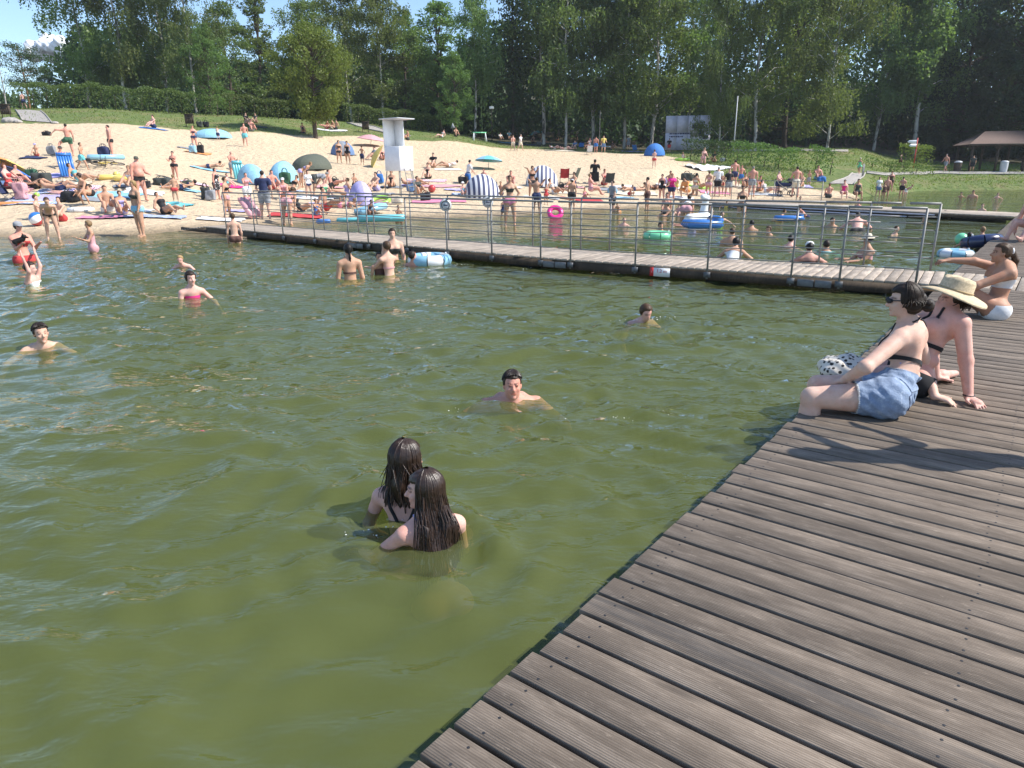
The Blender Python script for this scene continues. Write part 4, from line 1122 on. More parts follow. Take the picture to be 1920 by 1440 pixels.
def labels(field, V):
    d, D = field(V, True)
    keys = ['torso', 'thL', 'thR', 'caL', 'caR', 'uaL', 'uaR', 'faL', 'faR', 'head']
    A = np.stack([D[k][0] if isinstance(D[k], tuple) else D[k] for k in keys], 1)
    lab = A.argmin(1)
    T = {k: D[k][1] for k in keys if isinstance(D[k], tuple)}
    return lab, T
def garment(kind, V, J, H, lab, T):
    """signed value per vertex, negative where the garment is"""
    ax = J['neck']-J['pel']; s = ((V-J['pel'])@ax)/(ax@ax)
    g = np.ones(len(V)); tor = lab == 0
    def thigh(c):
        for n, l in (('L', 1), ('R', 2)):
            m_ = lab == l; g[m_] = T['th'+n][m_]-c
    def uarm(c):
        for n, l in (('L', 5), ('R', 6)):
            m_ = lab == l; g[m_] = T['ua'+n][m_]-c
    if kind == 'trunks': g[tor] = s[tor]-.20; thigh(.52)
    elif kind == 'shorts': g[tor] = s[tor]-.22; thigh(.72)
    elif kind == 'mini': g[tor] = s[tor]-.34; thigh(.40)
    elif kind == 'briefs': g[tor] = s[tor]-.12; thigh(.14)
    elif kind == 'bra': g[tor] = np.abs(s[tor]-.575)-.10
    elif kind == 'band': g[tor] = np.abs(s[tor]-.50)-.028
    elif kind == 'suit': g[tor] = s[tor]-.72; thigh(.13)
    elif kind == 'tee': g[tor] = np.maximum(.05-s[tor], s[tor]-.93); uarm(.55)
    elif kind == 'vest': g[tor] = np.maximum(.05-s[tor], s[tor]-.80)
    elif kind == 'dress': g[tor] = s[tor]-.80; thigh(.80)
    elif kind == 'robe': g[tor] = s[tor]-.95; thigh(1.2); uarm(.9)
    return g
def hair_mesh(style, J, H, build, h, detail, extra=None):
    hs, B = head_basis(J, H, build); c = J['head']
    th = .045 if style == 'short' else .02 if style == 'crop' else .075
    back = -J['Hf']
    def fn(P):
        q = ((P-c)@B)/hs
        cap = ell_d(q, (0, -.07, .10), (.30+th, .39+th, .36+th*1.1))
        base = -.06 if style in ('short', 'crop') else -.16
        cut = (base+(1.02 if style in ('short', 'crop') else 1.25)*q[:, 1])-q[:, 2]
        cut = np.where(q[:, 1] > .12, np.maximum(cut, (.24+.1*np.abs(q[:, 0]))-q[:, 2]), cut)
        if style in ('long', 'bob'): cut = np.minimum(cut, np.maximum(q[:, 1]-.10, -.45-q[:, 2]))
        else: cut = np.maximum(cut, (-.30 if style in ('short', 'crop') else -.42)-q[:, 2])
        if detail: cut = cut+.014*np.sin(q[:, 0]*47+3*q[:, 1])+.012*np.sin(q[:, 0]*90+q[:, 2]*20); cap = cap+.010*np.sin(q[:, 0]*42+5*np.sin(q[:, 1]*4))+.006*np.sin(q[:, 0]*85+q[:, 1]*30)
        d = smax(cap, cut*.75, .03)
        if style == 'bun': d = smin(d, ell_d(q, (0, -.47, .06), (.17, .15, .17))+.012*np.sin(q[:, 0]*50+q[:, 2]*40), .03)
        if style == 'topknot': d = smin(d, ell_d(q, (0, -.14, .52), (.13, .13, .12)), .03)
        d = d*hs
        if style in ('pony', 'long'):
            a0 = c+B@np.array([0, -.36, .12])*hs; L = ((1.9 if not detail else 1.35) if style == 'long' else 1.5)*hs
            a1 = a0+back*.10*hs+np.array([0, 0, -1.0])*L*.5; a2 = a0+back*.06*hs+np.array([0, 0, -1.0])*L
            r0, r1, r2 = ((.20, .26, .15) if style == 'long' else (.10, .11, .04))
            for u, v, ra, rb in ((a0, a1, r0, r1), (a1, a2, r1, r2)):
                t_, _ = seg_d(P, u, v, ra*hs, rb*hs, nrm(J['Hf']), 1.9 if style == 'long' else 1.0); d = smin(d, t_, .05*hs)
        if extra is not None: d = extra(P, d, hs, B, c)
        return d
    lo = c-np.array([.6, .75, .65])*hs; hi = c+np.array([.6, .75, .75])*hs
    if style in ('pony', 'long') or extra is not None: lo = c-np.array([1.0, 1.0, 2.6])*hs; hi = c+np.array([1.0, 1.0, .75])*hs
    return surface(fn, lo, hi, h)
def person(label, loc, rz, J=None, pose='stand', H=1.7, build='m', fat=1.0, skin='fair', hair=('short', 'dark'), wear=(), res=.03, detail=False, hands=False, hat=None,
           group=None, z_top=None, sitting_z=None, extra_hair=None, name='person', offs=None, cut_low=None):
    if J is None: J = joints(pose, H, build); world_J = False
    else: world_J = True
    keys = [k for k in J if isinstance(J[k], np.ndarray) and k not in ('Tf', 'Pf', 'Hf', 'Hu', 'hdL', 'hdR', 'hnL', 'hnR')]
    field = body_field(J, H, build, fat, detail, hands)
    Pm = np.array([J[k] for k in keys]); pad = .13*H*fat
    lo, hi = Pm.min(0)-pad, Pm.max(0)+pad; lo[2] = Pm[:, 2].min()-.09*H*fat
    if cut_low is not None: lo[2] = max(lo[2], cut_low)
    V, Q = surface(field, lo, hi, res)
    if detail: V, N = relax(V, field, 2)
    else: N = vnormals(V, Q)
    lab, T = labels(field, V)
    root = empty(name, loc, rz, label, 'person', group)
    if not world_J:
        zoff = -V[:, 2].min() if z_top is None else z_top-V[:, 2].max()
    else: zoff = 0.0
    sh = np.array([0, 0, zoff]) if not world_J else -np.asarray(loc, float)
    me_ = smooth(mesh_np('body', V+sh, Q))
    hs, B = head_basis(J, H, build); q = ((V-J['head'])@B)/hs
    tint = np.ones((len(V), 4), np.float32); hd_ = lab == 9
    if detail:
        def spot(cx, cz, rx, rz_, col, fmin=.2):
            m_ = hd_ & (q[:, 1] > fmin); w = np.clip(1.25-np.sqrt(((np.abs(q[:, 0])-cx)/rx)**2+((q[:, 2]-cz)/rz_)**2), 0, .3)/.3*m_
            for i in range(3): tint[:, i] = tint[:, i]*(1-w)+col[i]*w
        hc = HAIR[hair[1]] if hair else (.1, .06, .04)
        spot(.118, .012, .052, .026, (.16, .14, .14)); spot(.118, .09, .085, .02, tuple(.25+c for c in hc)); spot(0, -.275, .085, .04, (.85, .55, .52))
    else:
        w = (hd_ & (q[:, 1] > .22) & (np.abs(q[:, 2]-.03) < .06) & (np.abs(np.abs(q[:, 0])-.12) < .08)).astype(float)*.55
        for i in range(3): tint[:, i] *= 1-w
    a_ = me_.color_attributes.new('tint', 'FLOAT_COLOR', 'POINT'); a_.data.foreach_set('color', tint.ravel())
    obj('body', me_, 'skin', root, SKIN[skin])
    nm = {'trunks': 'swim_trunks', 'shorts': 'shorts', 'mini': 'denim_shorts', 'briefs': 'swim_briefs', 'bra': 'bikini_top', 'band': 'bikini_band', 'suit': 'swimsuit', 'tee': 'shirt', 'vest': 'vest', 'dress': 'dress', 'robe': 'towel_wrap'}
    for kind, col in wear:
        g = garment(kind, V, J, H, lab, T)
        thick = .013 if not detail else .007
        if kind in ('tee', 'dress', 'shorts', 'trunks', 'mini', 'robe'): thick *= 1.6
        if detail and kind in ('mini', 'tee', 'shorts'):
            fo = .0035*np.sin(V@np.array([31, 17, 60])+2.2*np.sin(V@np.array([14, 23, 9])))*np.sin(V@np.array([9, -13, 21]))+.003*np.sin(V@np.array([60, -40, 90])); thick = (thick+fo)[:, None]
        r_ = clip_faces(V, Q, N, g, thick)
        if r_ is None: continue
        if kind == 'mini':                                     # frayed hem
            Vg, Fg = r_; ed = np.sort(np.concatenate([Fg[:, [0, 1]], Fg[:, [1, 2]], Fg[:, [2, 0]]]), 1); u_, ct = np.unique(ed, axis=0, return_counts=True); bd = u_[ct == 1]; nv_, nf_ = [], []; rg_ = np.random.default_rng(2)
            for a_, b_ in bd:
                m_ = (Vg[a_]+Vg[b_])/2; n_ = 'L' if np.linalg.norm(m_-J['knL']) < np.linalg.norm(m_-J['knR']) else 'R'; dr = nrm(J['kn'+n_]-J['hip'+n_])
                if np.linalg.norm(m_-J['pel']) < .17 and (m_-J['pel'])[2] > .05: continue
                for k in range(2):
                    f_ = rg_.uniform(0, 1); p_ = Vg[a_]*f_+Vg[b_]*(1-f_); t_ = nrm(Vg[b_]-Vg[a_]); i0 = len(Vg)+len(nv_)
                    nv_ += [p_-t_*.002, p_+t_*.002, p_+dr*rg_.uniform(.006, .016)+rg_.normal(size=3)*.002]; nf_.append((i0, i0+1, i0+2))
            if nv_:
                fr_ = mesh_np('frayed_hem', np.array(nv_)+sh, np.array(nf_)-len(Vg)); fo_ = obj('frayed_hem', fr_, 'fabric', root, (.62, .64, .66)); fo_['kind'] = 'stuff'
        mm = smooth(mesh_np(nm[kind], r_[0]+sh, r_[1]))
        obj(nm[kind], mm, 'fabric' if col not in MATS else col, root, COLR.get(col))
    if hair and hair[0] != 'bald':
        Vh, Qh = hair_mesh(hair[0], J, H, build, min(res, .03)*.9 if not detail else res*.8, detail, extra_hair)
        if len(Qh): obj('hair', smooth(mesh_np('hair', Vh+sh, Qh)), 'hair', root, HAIR[hair[1]])
    if hat:
        kind, col = hat; mb = MB(); M_ = B@np.diag([hs]*3); hc = J['head']+sh
        if kind == 'cap':
            mb.lathe([(.37, .06), (.385, .2), (.36, .36), (.24, .48), (.02, .53)], 18, M_, hc+B@np.array([0, -.05, .02])*hs)
            pv = [B@np.array([x*.30, .30+y, .17-.25*y])*hs+hc for y in (0, .34) for x in ((-1, -.5, 0, .5, 1) if y == 0 else (-.6, -.35, 0, .35, .6))]
            mb.add(pv+[v+np.array([0, 0, -.012]) for v in pv], [(i, i+1, i+6, i+5) for i in range(4)]+[(i+11, i+10, i+15, i+16) for i in range(4)])
        else:
            br = .62 if kind == 'sunhat' else .5
            mb.lathe([(br, .10), (br*.98, .13), (.36, .17), (.35, .36), (.27, .5), (.02, .54)], 24, M_, hc+B@np.array([0, -.05, .05])*hs)
        mb.build('cap' if kind == 'cap' else 'sun_hat', 'fabric', root, COLR.get(col, HAIR.get(col)))
    return root, J, field, sh
NPEOPLE = 0
def dist_res(Y): return .024 if Y < 16 else .029 if Y < 26 else .036 if Y < 42 else .05
STD = {'m': 1.77, 'f': 1.67, 'c': 1.22}
def folk(px, yb, yt, pose, face, build, label, wear=(), hair=('short', 'dark'), skin='fair', fat=1.0, H=None, water=False, hat=None, group='bathers', lift=0.0, res=None, base=None):
    """a person standing, sitting or wading where the photo shows them"""
    if base is not None: p = np.asarray(base, float)
    elif water: p = un(px, yb, 0.0)
    else: p = on(px, yb); p[2] += lift
    if H is None:
        H = STD[build]
        if yt is not None and not water and pose in ('stand', 'stand2', 'walk', 'hips', 'arms_fwd', 'hold', 'point'):
            hh = atY(px, yt, p[1])[2]-p[2]; H = float(np.clip(hh*1.0, STD[build]*.80, STD[build]*1.13))
    zt = None
    if water and yt is not None: zt = atY(px, yt, p[1])[2]
    dirc = math.atan2(p[0], p[1])
    if water and pose in ('swim', 'swim_flat', 'lean_on', 'bend'):          # the direction given is that of the head
        jh = joints(pose, H, build)['head']; a_ = R(face)-dirc; p = p-np.array([jh[0]*math.cos(a_)-jh[1]*math.sin(a_), jh[0]*math.sin(a_)+jh[1]*math.cos(a_), 0])
    return person(label, (p[0], p[1], p[2]), R(face)-dirc, None, pose, H, build, fat, skin, hair, wear, res or dist_res(p[1]), False, False, hat, group, z_top=zt)
# ------------------------------------------------------------------ people on the beach and in the water
def bik(c): return (('bra', c), ('briefs', c))
S_, W_ = 'short', True
FOLK = [
 # left part of the beach
 (47, 205.5, 174, 'walk', 190, 'c', 'boy in navy trunks walking up the concrete path', (('trunks', 'navy'),), ('short', 'dark'), 'pink', dict(H=1.62)),
 (133, 293, 235, 'leg_up', 180, 'm', 'man in green trunks pointing with one leg raised', (('trunks', 'green'),), ('short', 'dark'), 'red', dict(H=1.68)),
 (211, 294, 234, 'stand', -80, 'm', 'barrel bellied boy in dark trunks standing alone on open sand', (('briefs', 'black'),), ('short', 'dark'), 'red', dict(fat=1.2)),
 (69, 292, None, 'sit', -20, 'c', 'small child in lilac cap and red bottoms sitting on sand', (('briefs', 'red'),), ('short', 'dark'), 'tan', dict(H=1.1, hat=('cap', 'lilac'))),
 (119, 312, None, 'sit', 0, 'f', 'person in dark hat sitting behind the upright blue air mattress', (('suit', 'black'),), ('bob', 'dark'), 'red', dict(hat=('sunhat', 'charcoal'))),
 (157, 319, 268, 'walk', 60, 'c', 'boy in turquoise trunks walking beside the blue air mattress', (('trunks', 'turq'),), ('short', 'brown'), 'tan', dict(H=1.3)),
 (289, 240, None, 'sit', -60, 'm', 'man sitting at the foot of the grass bank', (('trunks', 'navy'),), ('short', 'dark'), 'pink', {}),
 (366, 278.5, 235, 'hold', 10, 'f', 'woman in dark bikini standing near blue bags', bik('navy'), ('bun', 'fair'), 'red', {}),
 (410, 265, 237, 'stand', 180, 'c', 'small boy in dark shorts beside the light blue dome shelter', (('trunks', 'navy'), ('vest', 'cream')), ('short', 'fair'), 'pink', {}),
 (461, 275, 230, 'walk', 0, 'm', 'man in turquoise trunks walking across open sand', (('trunks', 'turq'),), ('short', 'brown'), 'red', {}),
 (472, 246, None, 'sit', 20, 'm', 'person sitting at the sand edge behind the man in turquoise trunks', (('trunks', 'grey'),), ('short', 'dark'), 'red', {}),
 (267, 378, 293, 'stand2', 25, 'm', 'heavy man in black trunks and camouflage cap standing among towels', (('briefs', 'black'),), ('short', 'dark'), 'red', dict(fat=1.35, hat=('cap', 'khaki'))),
 (330, 337, 283, 'hold', -30, 'f', 'woman in dark bikini standing behind the boy in red trunks', bik('black'), ('bun', 'dark'), 'red', dict(fat=1.08)),
 (331, 382, 328, 'stand', 180, 'c', 'little boy in red trunks seen from behind', (('briefs', 'red'),), ('short', 'fair'), 'tan', {}),
 (438, 334, 284, 'hold', 30, 'm', 'bald man holding a turquoise air mattress', (('trunks', 'grey'),), ('crop', 'grey'), 'red', dict(fat=1.15)),
 (409, 375, 315, 'stand', 60, 'f', 'woman in black and white floral dress standing by grey bags', (('dress', 'floral'),), ('bob', 'dark'), 'red', dict(fat=1.2)),
 (392, 316, None, 'prone', 80, 'm', 'person lying face down on a light blue towel', (('briefs', 'navy'),), ('short', 'dark'), 'tan', {}),
 (24, 374, None, 'sit_chair', 60, 'f', 'woman in red swimsuit sitting in a folding chair', (('suit', 'red'),), ('bob', 'red'), 'pink', dict(lift=.22, fat=1.15)),
 (68, 354, None, 'supine', 75, 'f', 'woman in black swimsuit lying on her back', (('suit', 'black'),), ('bob', 'dark'), 'tan', dict(fat=1.1)),
 (172, 384, None, 'crouch', -60, 'f', 'woman in black bikini bending over her bags', bik('black'), ('bob', 'dark'), 'tan', {}),
 (203, 399, None, 'sit', 10, 'm', 'young man with knees up sitting on towels', (('trunks', 'white'),), ('short', 'dark'), 'tan', {}),
 (230, 402, None, 'sit', 15, 'f', 'girl in lilac top sitting beside the young man with knees up', (('suit', 'lilac'),), ('bob', 'dark'), 'tan', dict(H=1.5)),
 (266, 446, 344, 'stand', -60, 'f', 'blonde woman in turquoise bikini stepping into the water', (('bra', 'charcoal'), ('briefs', 'sky')), ('long', 'blond'), 'tan', dict(H=1.72)),
 (312, 402, None, 'recline', 40, 'f', 'woman in black swimsuit reclining on towels beside the pink ring', (('suit', 'black'),), ('short', 'dark'), 'tan', dict(fat=1.12)),
 (74, 412, None, 'sit', 70, 'c', 'boy sitting at the waterline with a yellow ball behind', (('trunks', 'white'),), ('short', 'brown'), 'fair', dict(H=1.5)),
 (102, 452, None, 'bend', 0, 'c', 'boy bending forward with his feet in the shallow water', (('briefs', 'black'),), ('short', 'brown'), 'fair', dict(H=1.58)),
 (117, 415, None, 'sit', -40, 'c', 'boy in red trunks sitting on the wet sand', (('trunks', 'red'),), ('short', 'dark'), 'fair', dict(H=1.45)),
 # behind the footbridge, middle
 (428, 409, 332, 'stand2', 70, 'f', 'woman in black top and pale skirt holding an inflatable', (('bra', 'black'), ('briefs', 'rose')), ('bun', 'brown'), 'tan', dict(fat=1.12)),
 (466, 386, 323, 'arms_fwd', 20, 'f', 'woman in pink vest gathering a towel', (('vest', 'rose'), ('shorts', 'white')), ('short', 'brown'), 'red', {}),
 (500, 412, 320, 'stand2', 170, 'm', 'man in navy shirt and grey shorts seen from behind', (('tee', 'navy'), ('shorts', 'grey')), ('short', 'dark'), 'fair', {}),
 (533, 372, 330, 'sit', 0, 'f', 'woman in white sun hat and pink vest', (('vest', 'rose'),), ('bob', 'dark'), 'red', dict(hat=('cap', 'white'))),
 (541, 424, 352, 'bend', 150, 'f', 'woman in red bikini leaning down at the waterline', bik('rose'), ('bun', 'brown'), 'tan', dict(H=1.72)),
 (567, 352, None, 'bend', 80, 'f', 'woman in floral bikini bending over the dark parasol', bik('lilac'), ('bob', 'fair'), 'tan', {}),
 (592, 368, None, 'bend_low', 100, 'm', 'man in grey shirt bending right down', (('tee', 'grey'), ('shorts', 'charcoal')), ('short', 'grey'), 'tan', {}),
 (565, 398, None, 'recline', 70, 'f', 'woman in black swimsuit reclining near the waterline', (('suit', 'black'),), ('bob', 'brown'), 'tan', dict(fat=1.1)),
 (612, 396, None, 'sit_long', 60, 'm', 'tanned man sitting with outstretched legs near the waterline', (('trunks', 'red'),), ('short', 'dark'), 'brown', {}),
 (594, 405, None, 'sit', 50, 'c', 'child in a colourful suit sitting by the waterline', (('suit', 'blue'),), ('short', 'dark'), 'tan', {}),
 (637, 306, 262, 'stand', 20, 'f', 'girl in black bikini standing before the grey blue beach shelter', bik('black'), ('bob', 'brown'), 'tan', dict(H=1.55)),
 (653, 308, 264, 'stand2', -20, 'f', 'girl in dark swimsuit standing before the grey blue beach shelter', (('suit', 'black'),), ('bob', 'brown'), 'tan', dict(H=1.55)),
 (680, 309, 271, 'hips', 150, 'c', 'boy in blue shorts standing beside the lifeguard tower', (('shorts', 'navy'),), ('short', 'brown'), 'tan', dict(H=1.3)),
 (703, 300, None, 'sit', -70, 'm', 'man in grey shirt sitting behind the lifeguard tower', (('tee', 'grey'),), ('short', 'dark'), 'fair', {}),
 (716, 300, None, 'sit', 20, 'f', 'woman in dark red top sitting close to the lifeguard tower', (('suit', 'brown'),), ('bob', 'dark'), 'red', {}),
 (665, 349, None, 'sit', 20, 'c', 'child sitting above the lilac beach tent', (('trunks', 'navy'),), ('short', 'brown'), 'tan', {}),
 (706, 358, None, 'sit', -50, 'm', 'man sitting with a blue inflatable beside the lilac tent', (('trunks', 'lilac'),), ('short', 'dark'), 'fair', {}),
 (650, 374, None, 'sit_long', -70, 'f', 'woman in lilac suit lying behind the lilac tent', (('suit', 'lilac'),), ('bob', 'fair'), 'tan', dict(fat=1.2)),
 (693, 412, None, 'crouch', 30, 'c', 'child in dark suit crouching by the turquoise paddle board', (('suit', 'navy'),), ('short', 'dark'), 'brown', dict(H=1.1)),
 (748, 415, None, 'sit', 20, 'c', 'tanned child in red trunks sitting at the end of the paddle board', (('trunks', 'red'),), ('short', 'black'), 'brown', dict(H=1.1)),
 (813, 314, None, 'sit', -30, 'm', 'man in black shirt sitting on the sand', (('tee', 'black'),), ('short', 'dark'), 'fair', {}),
 (840, 314, None, 'supine', -80, 'm', 'person in pale clothes lying beside the man in black', (('tee', 'white'),), ('short', 'dark'), 'tan', {}),
 (803, 335, None, 'sit', -20, 'f', 'woman in black top sitting on a striped towel', (('suit', 'black'),), ('bob', 'dark'), 'fair', {}),
 (783, 366, None, 'sit', 30, 'f', 'woman in black sitting near the red ball', (('tee', 'charcoal'),), ('bob', 'dark'), 'tan', {}),
 (878, 344, None, 'kneel', 110, 'm', 'man in white shirt and blue shorts kneeling on sand', (('tee', 'white'), ('shorts', 'blue')), ('short', 'dark'), 'fair', {}),
 (908, 366, 318, 'hold', -30, 'f', 'woman in black shorts standing in front of the striped shelter', (('bra', 'rose'), ('trunks', 'black')), ('bob', 'brown'), 'red', {}),
 (958, 421, 311, 'hips', 10, 'f', 'tall woman with hands on hips in pink bikini at the waterline', (('bra', 'charcoal'), ('briefs', 'pink')), ('bun', 'brown'), 'tan', dict(H=1.74, base=(-.02, 25.2, -.05))),
 (944, 416, 380, 'walk', 20, 'c', 'toddler in blue cap paddling at the waterline', (('suit', 'navy'),), ('short', 'brown'), 'tan', dict(H=.95, hat=('cap', 'blue'))),
 (939, 366, None, 'sit', -10, 'c', 'child sitting in front of the striped shelter side', (('trunks', 'navy'),), ('short', 'brown'), 'tan', {}),
 (998, 372, 338, 'head_up', 20, 'f', 'woman in black bikini holding up her hair', bik('black'), ('bob', 'dark'), 'brown', dict(H=1.6)),
 (1006, 403, 345, 'head_up', 180, 'm', 'young man in navy shorts seen from behind raising his elbows', (('shorts', 'navy'),), ('short', 'brown'), 'tan', dict(H=1.6)),
 (1072, 394, 336, 'stand', 170, 'f', 'woman with white cap and black bottoms seen from behind', (('band', 'rose'), ('trunks', 'black')), ('bun', 'dark'), 'tan', dict(hat=('cap', 'white'), fat=1.1)),
 (1147, 407, 338, 'stand', -60, 'm', 'man in grey shirt and black shorts at the water edge', (('tee', 'grey'), ('shorts', 'black')), ('short', 'dark'), 'fair', {}),
 (1160, 409, None, 'crouch', -30, 'c', 'toddler in red and yellow suit crouching in shallow water', (('suit', 'orange'),), ('short', 'dark'), 'tan', dict(H=1.0)),
 (1212, 396, 332, 'stand', -100, 'm', 'bare chested man in dark trunks at the water edge', (('trunks', 'brown'),), ('short', 'dark'), 'tan', dict(fat=1.08)),
 (1186, 359, None, 'prone', -60, 'm', 'man lying face down on a tan towel', (('briefs', 'navy'),), ('short', 'dark'), 'tan', {}),
 (1226, 355, None, 'prone', -60, 'f', 'woman lying face down past the man on the tan towel', bik('brown'), ('bun', 'brown'), 'tan', {}),
 (1240, 377, 326, 'stand2', -20, 'f', 'woman in black swimsuit standing next to the woman in pink top', (('suit', 'black'),), ('bob', 'dark'), 'red', {}),
 (1258, 380, 325, 'hold', 10, 'f', 'woman in bright pink top and blue shorts carrying things', (('tee', 'hot'), ('trunks', 'navy')), ('bun', 'fair'), 'red', {}),
 (1108, 366, None, 'sit_chair', 100, 'f', 'woman in pink floral swimsuit sitting low on the sand', (('suit', 'rose'),), ('bob', 'fair'), 'red', dict(fat=1.15)),
 (1096, 372, None, 'sit', 40, 'c', 'child in pink suit sitting with buckets', (('suit', 'pink'),), ('short', 'fair'), 'tan', dict(H=1.0)),
 (1115, 346, None, 'sit_chair', 175, 'm', 'dark haired person seen from behind in a folding chair', (('tee', 'black'),), ('bob', 'black'), 'tan', dict(lift=.25)),
 (1133, 347, None, 'sit', 30, 'f', 'woman in red swimsuit sitting between the folding chairs', (('suit', 'red'),), ('bun', 'fair'), 'red', {}),
 # far shade and upper beach
 (962, 283, 253, 'walk', 20, 'm', 'man in pale shorts walking on the upper beach', (('shorts', 'cream'),), ('short', 'fair'), 'pink', {}),
 (976, 283, 251, 'walk', 60, 'm', 'man in white shirt walking on the upper beach', (('tee', 'white'), ('shorts', 'cream')), ('short', 'grey'), 'fair', {}),
 (1105, 285, 262, 'sit_chair', -40, 'f', 'woman sitting next to the man in blue trunks', (('suit', 'white'),), ('bob', 'brown'), 'red', dict(lift=.3)),
 (1117, 287, 255, 'stand', 160, 'm', 'man in blue trunks standing at the shade edge', (('trunks', 'blue'),), ('short', 'dark'), 'red', {}),
 (1131, 287, 254, 'stand2', 20, 'm', 'man in yellow shirt and jeans standing at the shade edge', (('tee', 'yellow'), ('shorts', 'denim')), ('short', 'brown'), 'fair', {}),
 (1178, 281, 254, 'stand', 190, 'f', 'woman in white top standing in the shade by blue chairs', (('tee', 'grey'), ('shorts', 'grey')), ('bob', 'dark'), 'fair', {}),
 (1170, 276, 252, 'stand', 20, 'm', 'person in brown shirt standing in the deep shade', (('tee', 'brown'), ('shorts', 'charcoal')), ('short', 'dark'), 'tan', {}),
 (1226, 316, 282, 'stand', 180, 'c', 'boy in red trunks standing alone on the sand', (('briefs', 'red'),), ('short', 'brown'), 'pink', dict(H=1.3)),
 (828, 258, None, 'recline', -50, 'f', 'woman in pale bikini sunbathing on the upper beach', bik('white'), ('bob', 'brown'), 'pink', {}),
 (855, 256, None, 'sit', 20, 'm', 'man sitting below the small white flag', (('trunks', 'charcoal'),), ('short', 'dark'), 'tan', {}),
 (765, 263, None, 'sit', -70, 'm', 'man sitting alone on the sand behind lifeguard tower roof', (('trunks', 'charcoal'),), ('short', 'dark'), 'tan', {}),
 (568, 250, None, 'sit', 10, 'f', 'woman sitting in the shade of the round tree', (('suit', 'navy'),), ('bob', 'dark'), 'tan', {}),
 (591, 250, 228, 'stand', 20, 'm', 'man standing against the trunk of the round tree', (('trunks', 'cream'),), ('short', 'dark'), 'fair', {}),
 (613, 243, None, 'sit_long', -60, 'f', 'first of three sunbathers on the white bench blanket', bik('red'), ('bob', 'dark'), 'red', {}),
 (622, 243, None, 'sit_long', -60, 'm', 'middle of three sunbathers on the white bench blanket', (('trunks', 'cream'),), ('short', 'dark'), 'red', {}),
 (630, 244, None, 'sit_long', -60, 'm', 'last of three sunbathers on the white bench blanket', (('trunks', 'black'),), ('short', 'dark'), 'tan', {}),
 (462, 232, None, 'sit', 40, 'm', 'person in dark clothes sitting in the grass shade', (('tee', 'black'),), ('short', 'dark'), 'fair', {}),
 (480, 231, None, 'sit', -30, 'f', 'second dark clothed person sitting in the grass shade', (('tee', 'charcoal'),), ('bob', 'dark'), 'fair', {}),
 (938, 263, None, 'sit', 30, 'm', 'person in white shirt sitting by the small pink pool', (('tee', 'white'),), ('short', 'dark'), 'fair', {}),
 (955, 262, None, 'sit_chair', 10, 'm', 'person in pale blue shirt sitting under the trees', (('tee', 'sky'),), ('short', 'grey'), 'fair', {}),
 (1000, 268, None, 'sit', -20, 'f', 'woman in dark top sitting beside the grey parasol', (('suit', 'charcoal'),), ('bob', 'dark'), 'tan', {}),
 (1020, 270, None, 'recline', 60, 'm', 'man reclining beyond the grey parasol', (('trunks', 'navy'),), ('short', 'dark'), 'tan', {}),
 (1044, 264, None, 'sit', 10, 'f', 'woman in orange top sitting under the white stemmed birch', (('suit', 'orange'),), ('bob', 'dark'), 'red', {}),
 (1040, 280, None, 'supine', 70, 'f', 'first sunbather lying in the row at the shade edge', bik('white'), ('bob', 'dark'), 'pink', {}),
 (1060, 282, None, 'supine', 70, 'm', 'second sunbather lying in the row at the shade edge', (('trunks', 'cream'),), ('short', 'dark'), 'pink', {}),
 (1078, 280, None, 'sit', -30, 'm', 'man in blue shirt sitting at the end of the lying row', (('tee', 'denim'),), ('short', 'dark'), 'fair', {}),
 (1080, 264, None, 'sit', 10, 'f', 'woman with dark hair sitting in deep shade behind the row', (('tee', 'brown'),), ('bob', 'black'), 'tan', {}),
 (1148, 279, None, 'sit', 40, 'f', 'person in brown sitting behind the man in yellow shirt', (('tee', 'brown'),), ('bob', 'dark'), 'tan', {}),
 (1254, 286, 259, 'stand', 180, 'm', 'person in black shirt and red shorts before the notice wall', (('tee', 'black'), ('shorts', 'red')), ('short', 'dark'), 'fair', {}),
 (1280, 300, None, 'sit', 20, 'c', 'child sitting in a lime green ring', (('suit', 'white'),), ('short', 'fair'), 'pink', {}),
 (1318, 307, None, 'kneel', 30, 'f', 'blonde woman in pink kneeling behind the white cloth', (('suit', 'rose'),), ('bob', 'blond'), 'pink', dict(fat=1.15)),
 (1339, 304, None, 'sit', -30, 'f', 'woman with big dark hair sitting on the grass edge', (('tee', 'charcoal'),), ('bob', 'black'), 'tan', {}),
 # crowd by the far pier
 (1287, 372, None, 'crouch', -30, 'f', 'woman with dark hair and orange towel crouching on the shore', (('robe', 'orange'),), ('bob', 'black'), 'tan', {}),
 (1302, 366, None, 'kneel', 150, 'f', 'woman with dark bun kneeling on the shore', bik('cream'), ('bun', 'black'), 'tan', {}),
 (1327, 369, 320, 'stand', 170, 'f', 'woman in beige bikini standing beside the man in white shirt', bik('rose'), ('bun', 'brown'), 'tan', {}),
 (1344, 369, 313, 'stand', 190, 'm', 'man in white shirt and black shorts behind the pier rail', (('tee', 'white'), ('shorts', 'black')), ('crop', 'grey'), 'fair', dict(fat=1.1)),
 (1364, 369, 316, 'stand2', 30, 'm', 'man in black shirt and patterned shorts behind the pier rail', (('tee', 'black'), ('shorts', 'grey')), ('short', 'fair'), 'fair', {}),
 (1375, 352, None, 'stand', 190, 'm', 'reddened man standing behind the man in black shirt', (('trunks', 'navy'),), ('short', 'dark'), 'red', {}),
 (1408, 369, 311, 'stand', 185, 'm', 'broad man in grey trunks seen from behind', (('trunks', 'grey'),), ('crop', 'grey'), 'red', dict(fat=1.12)),
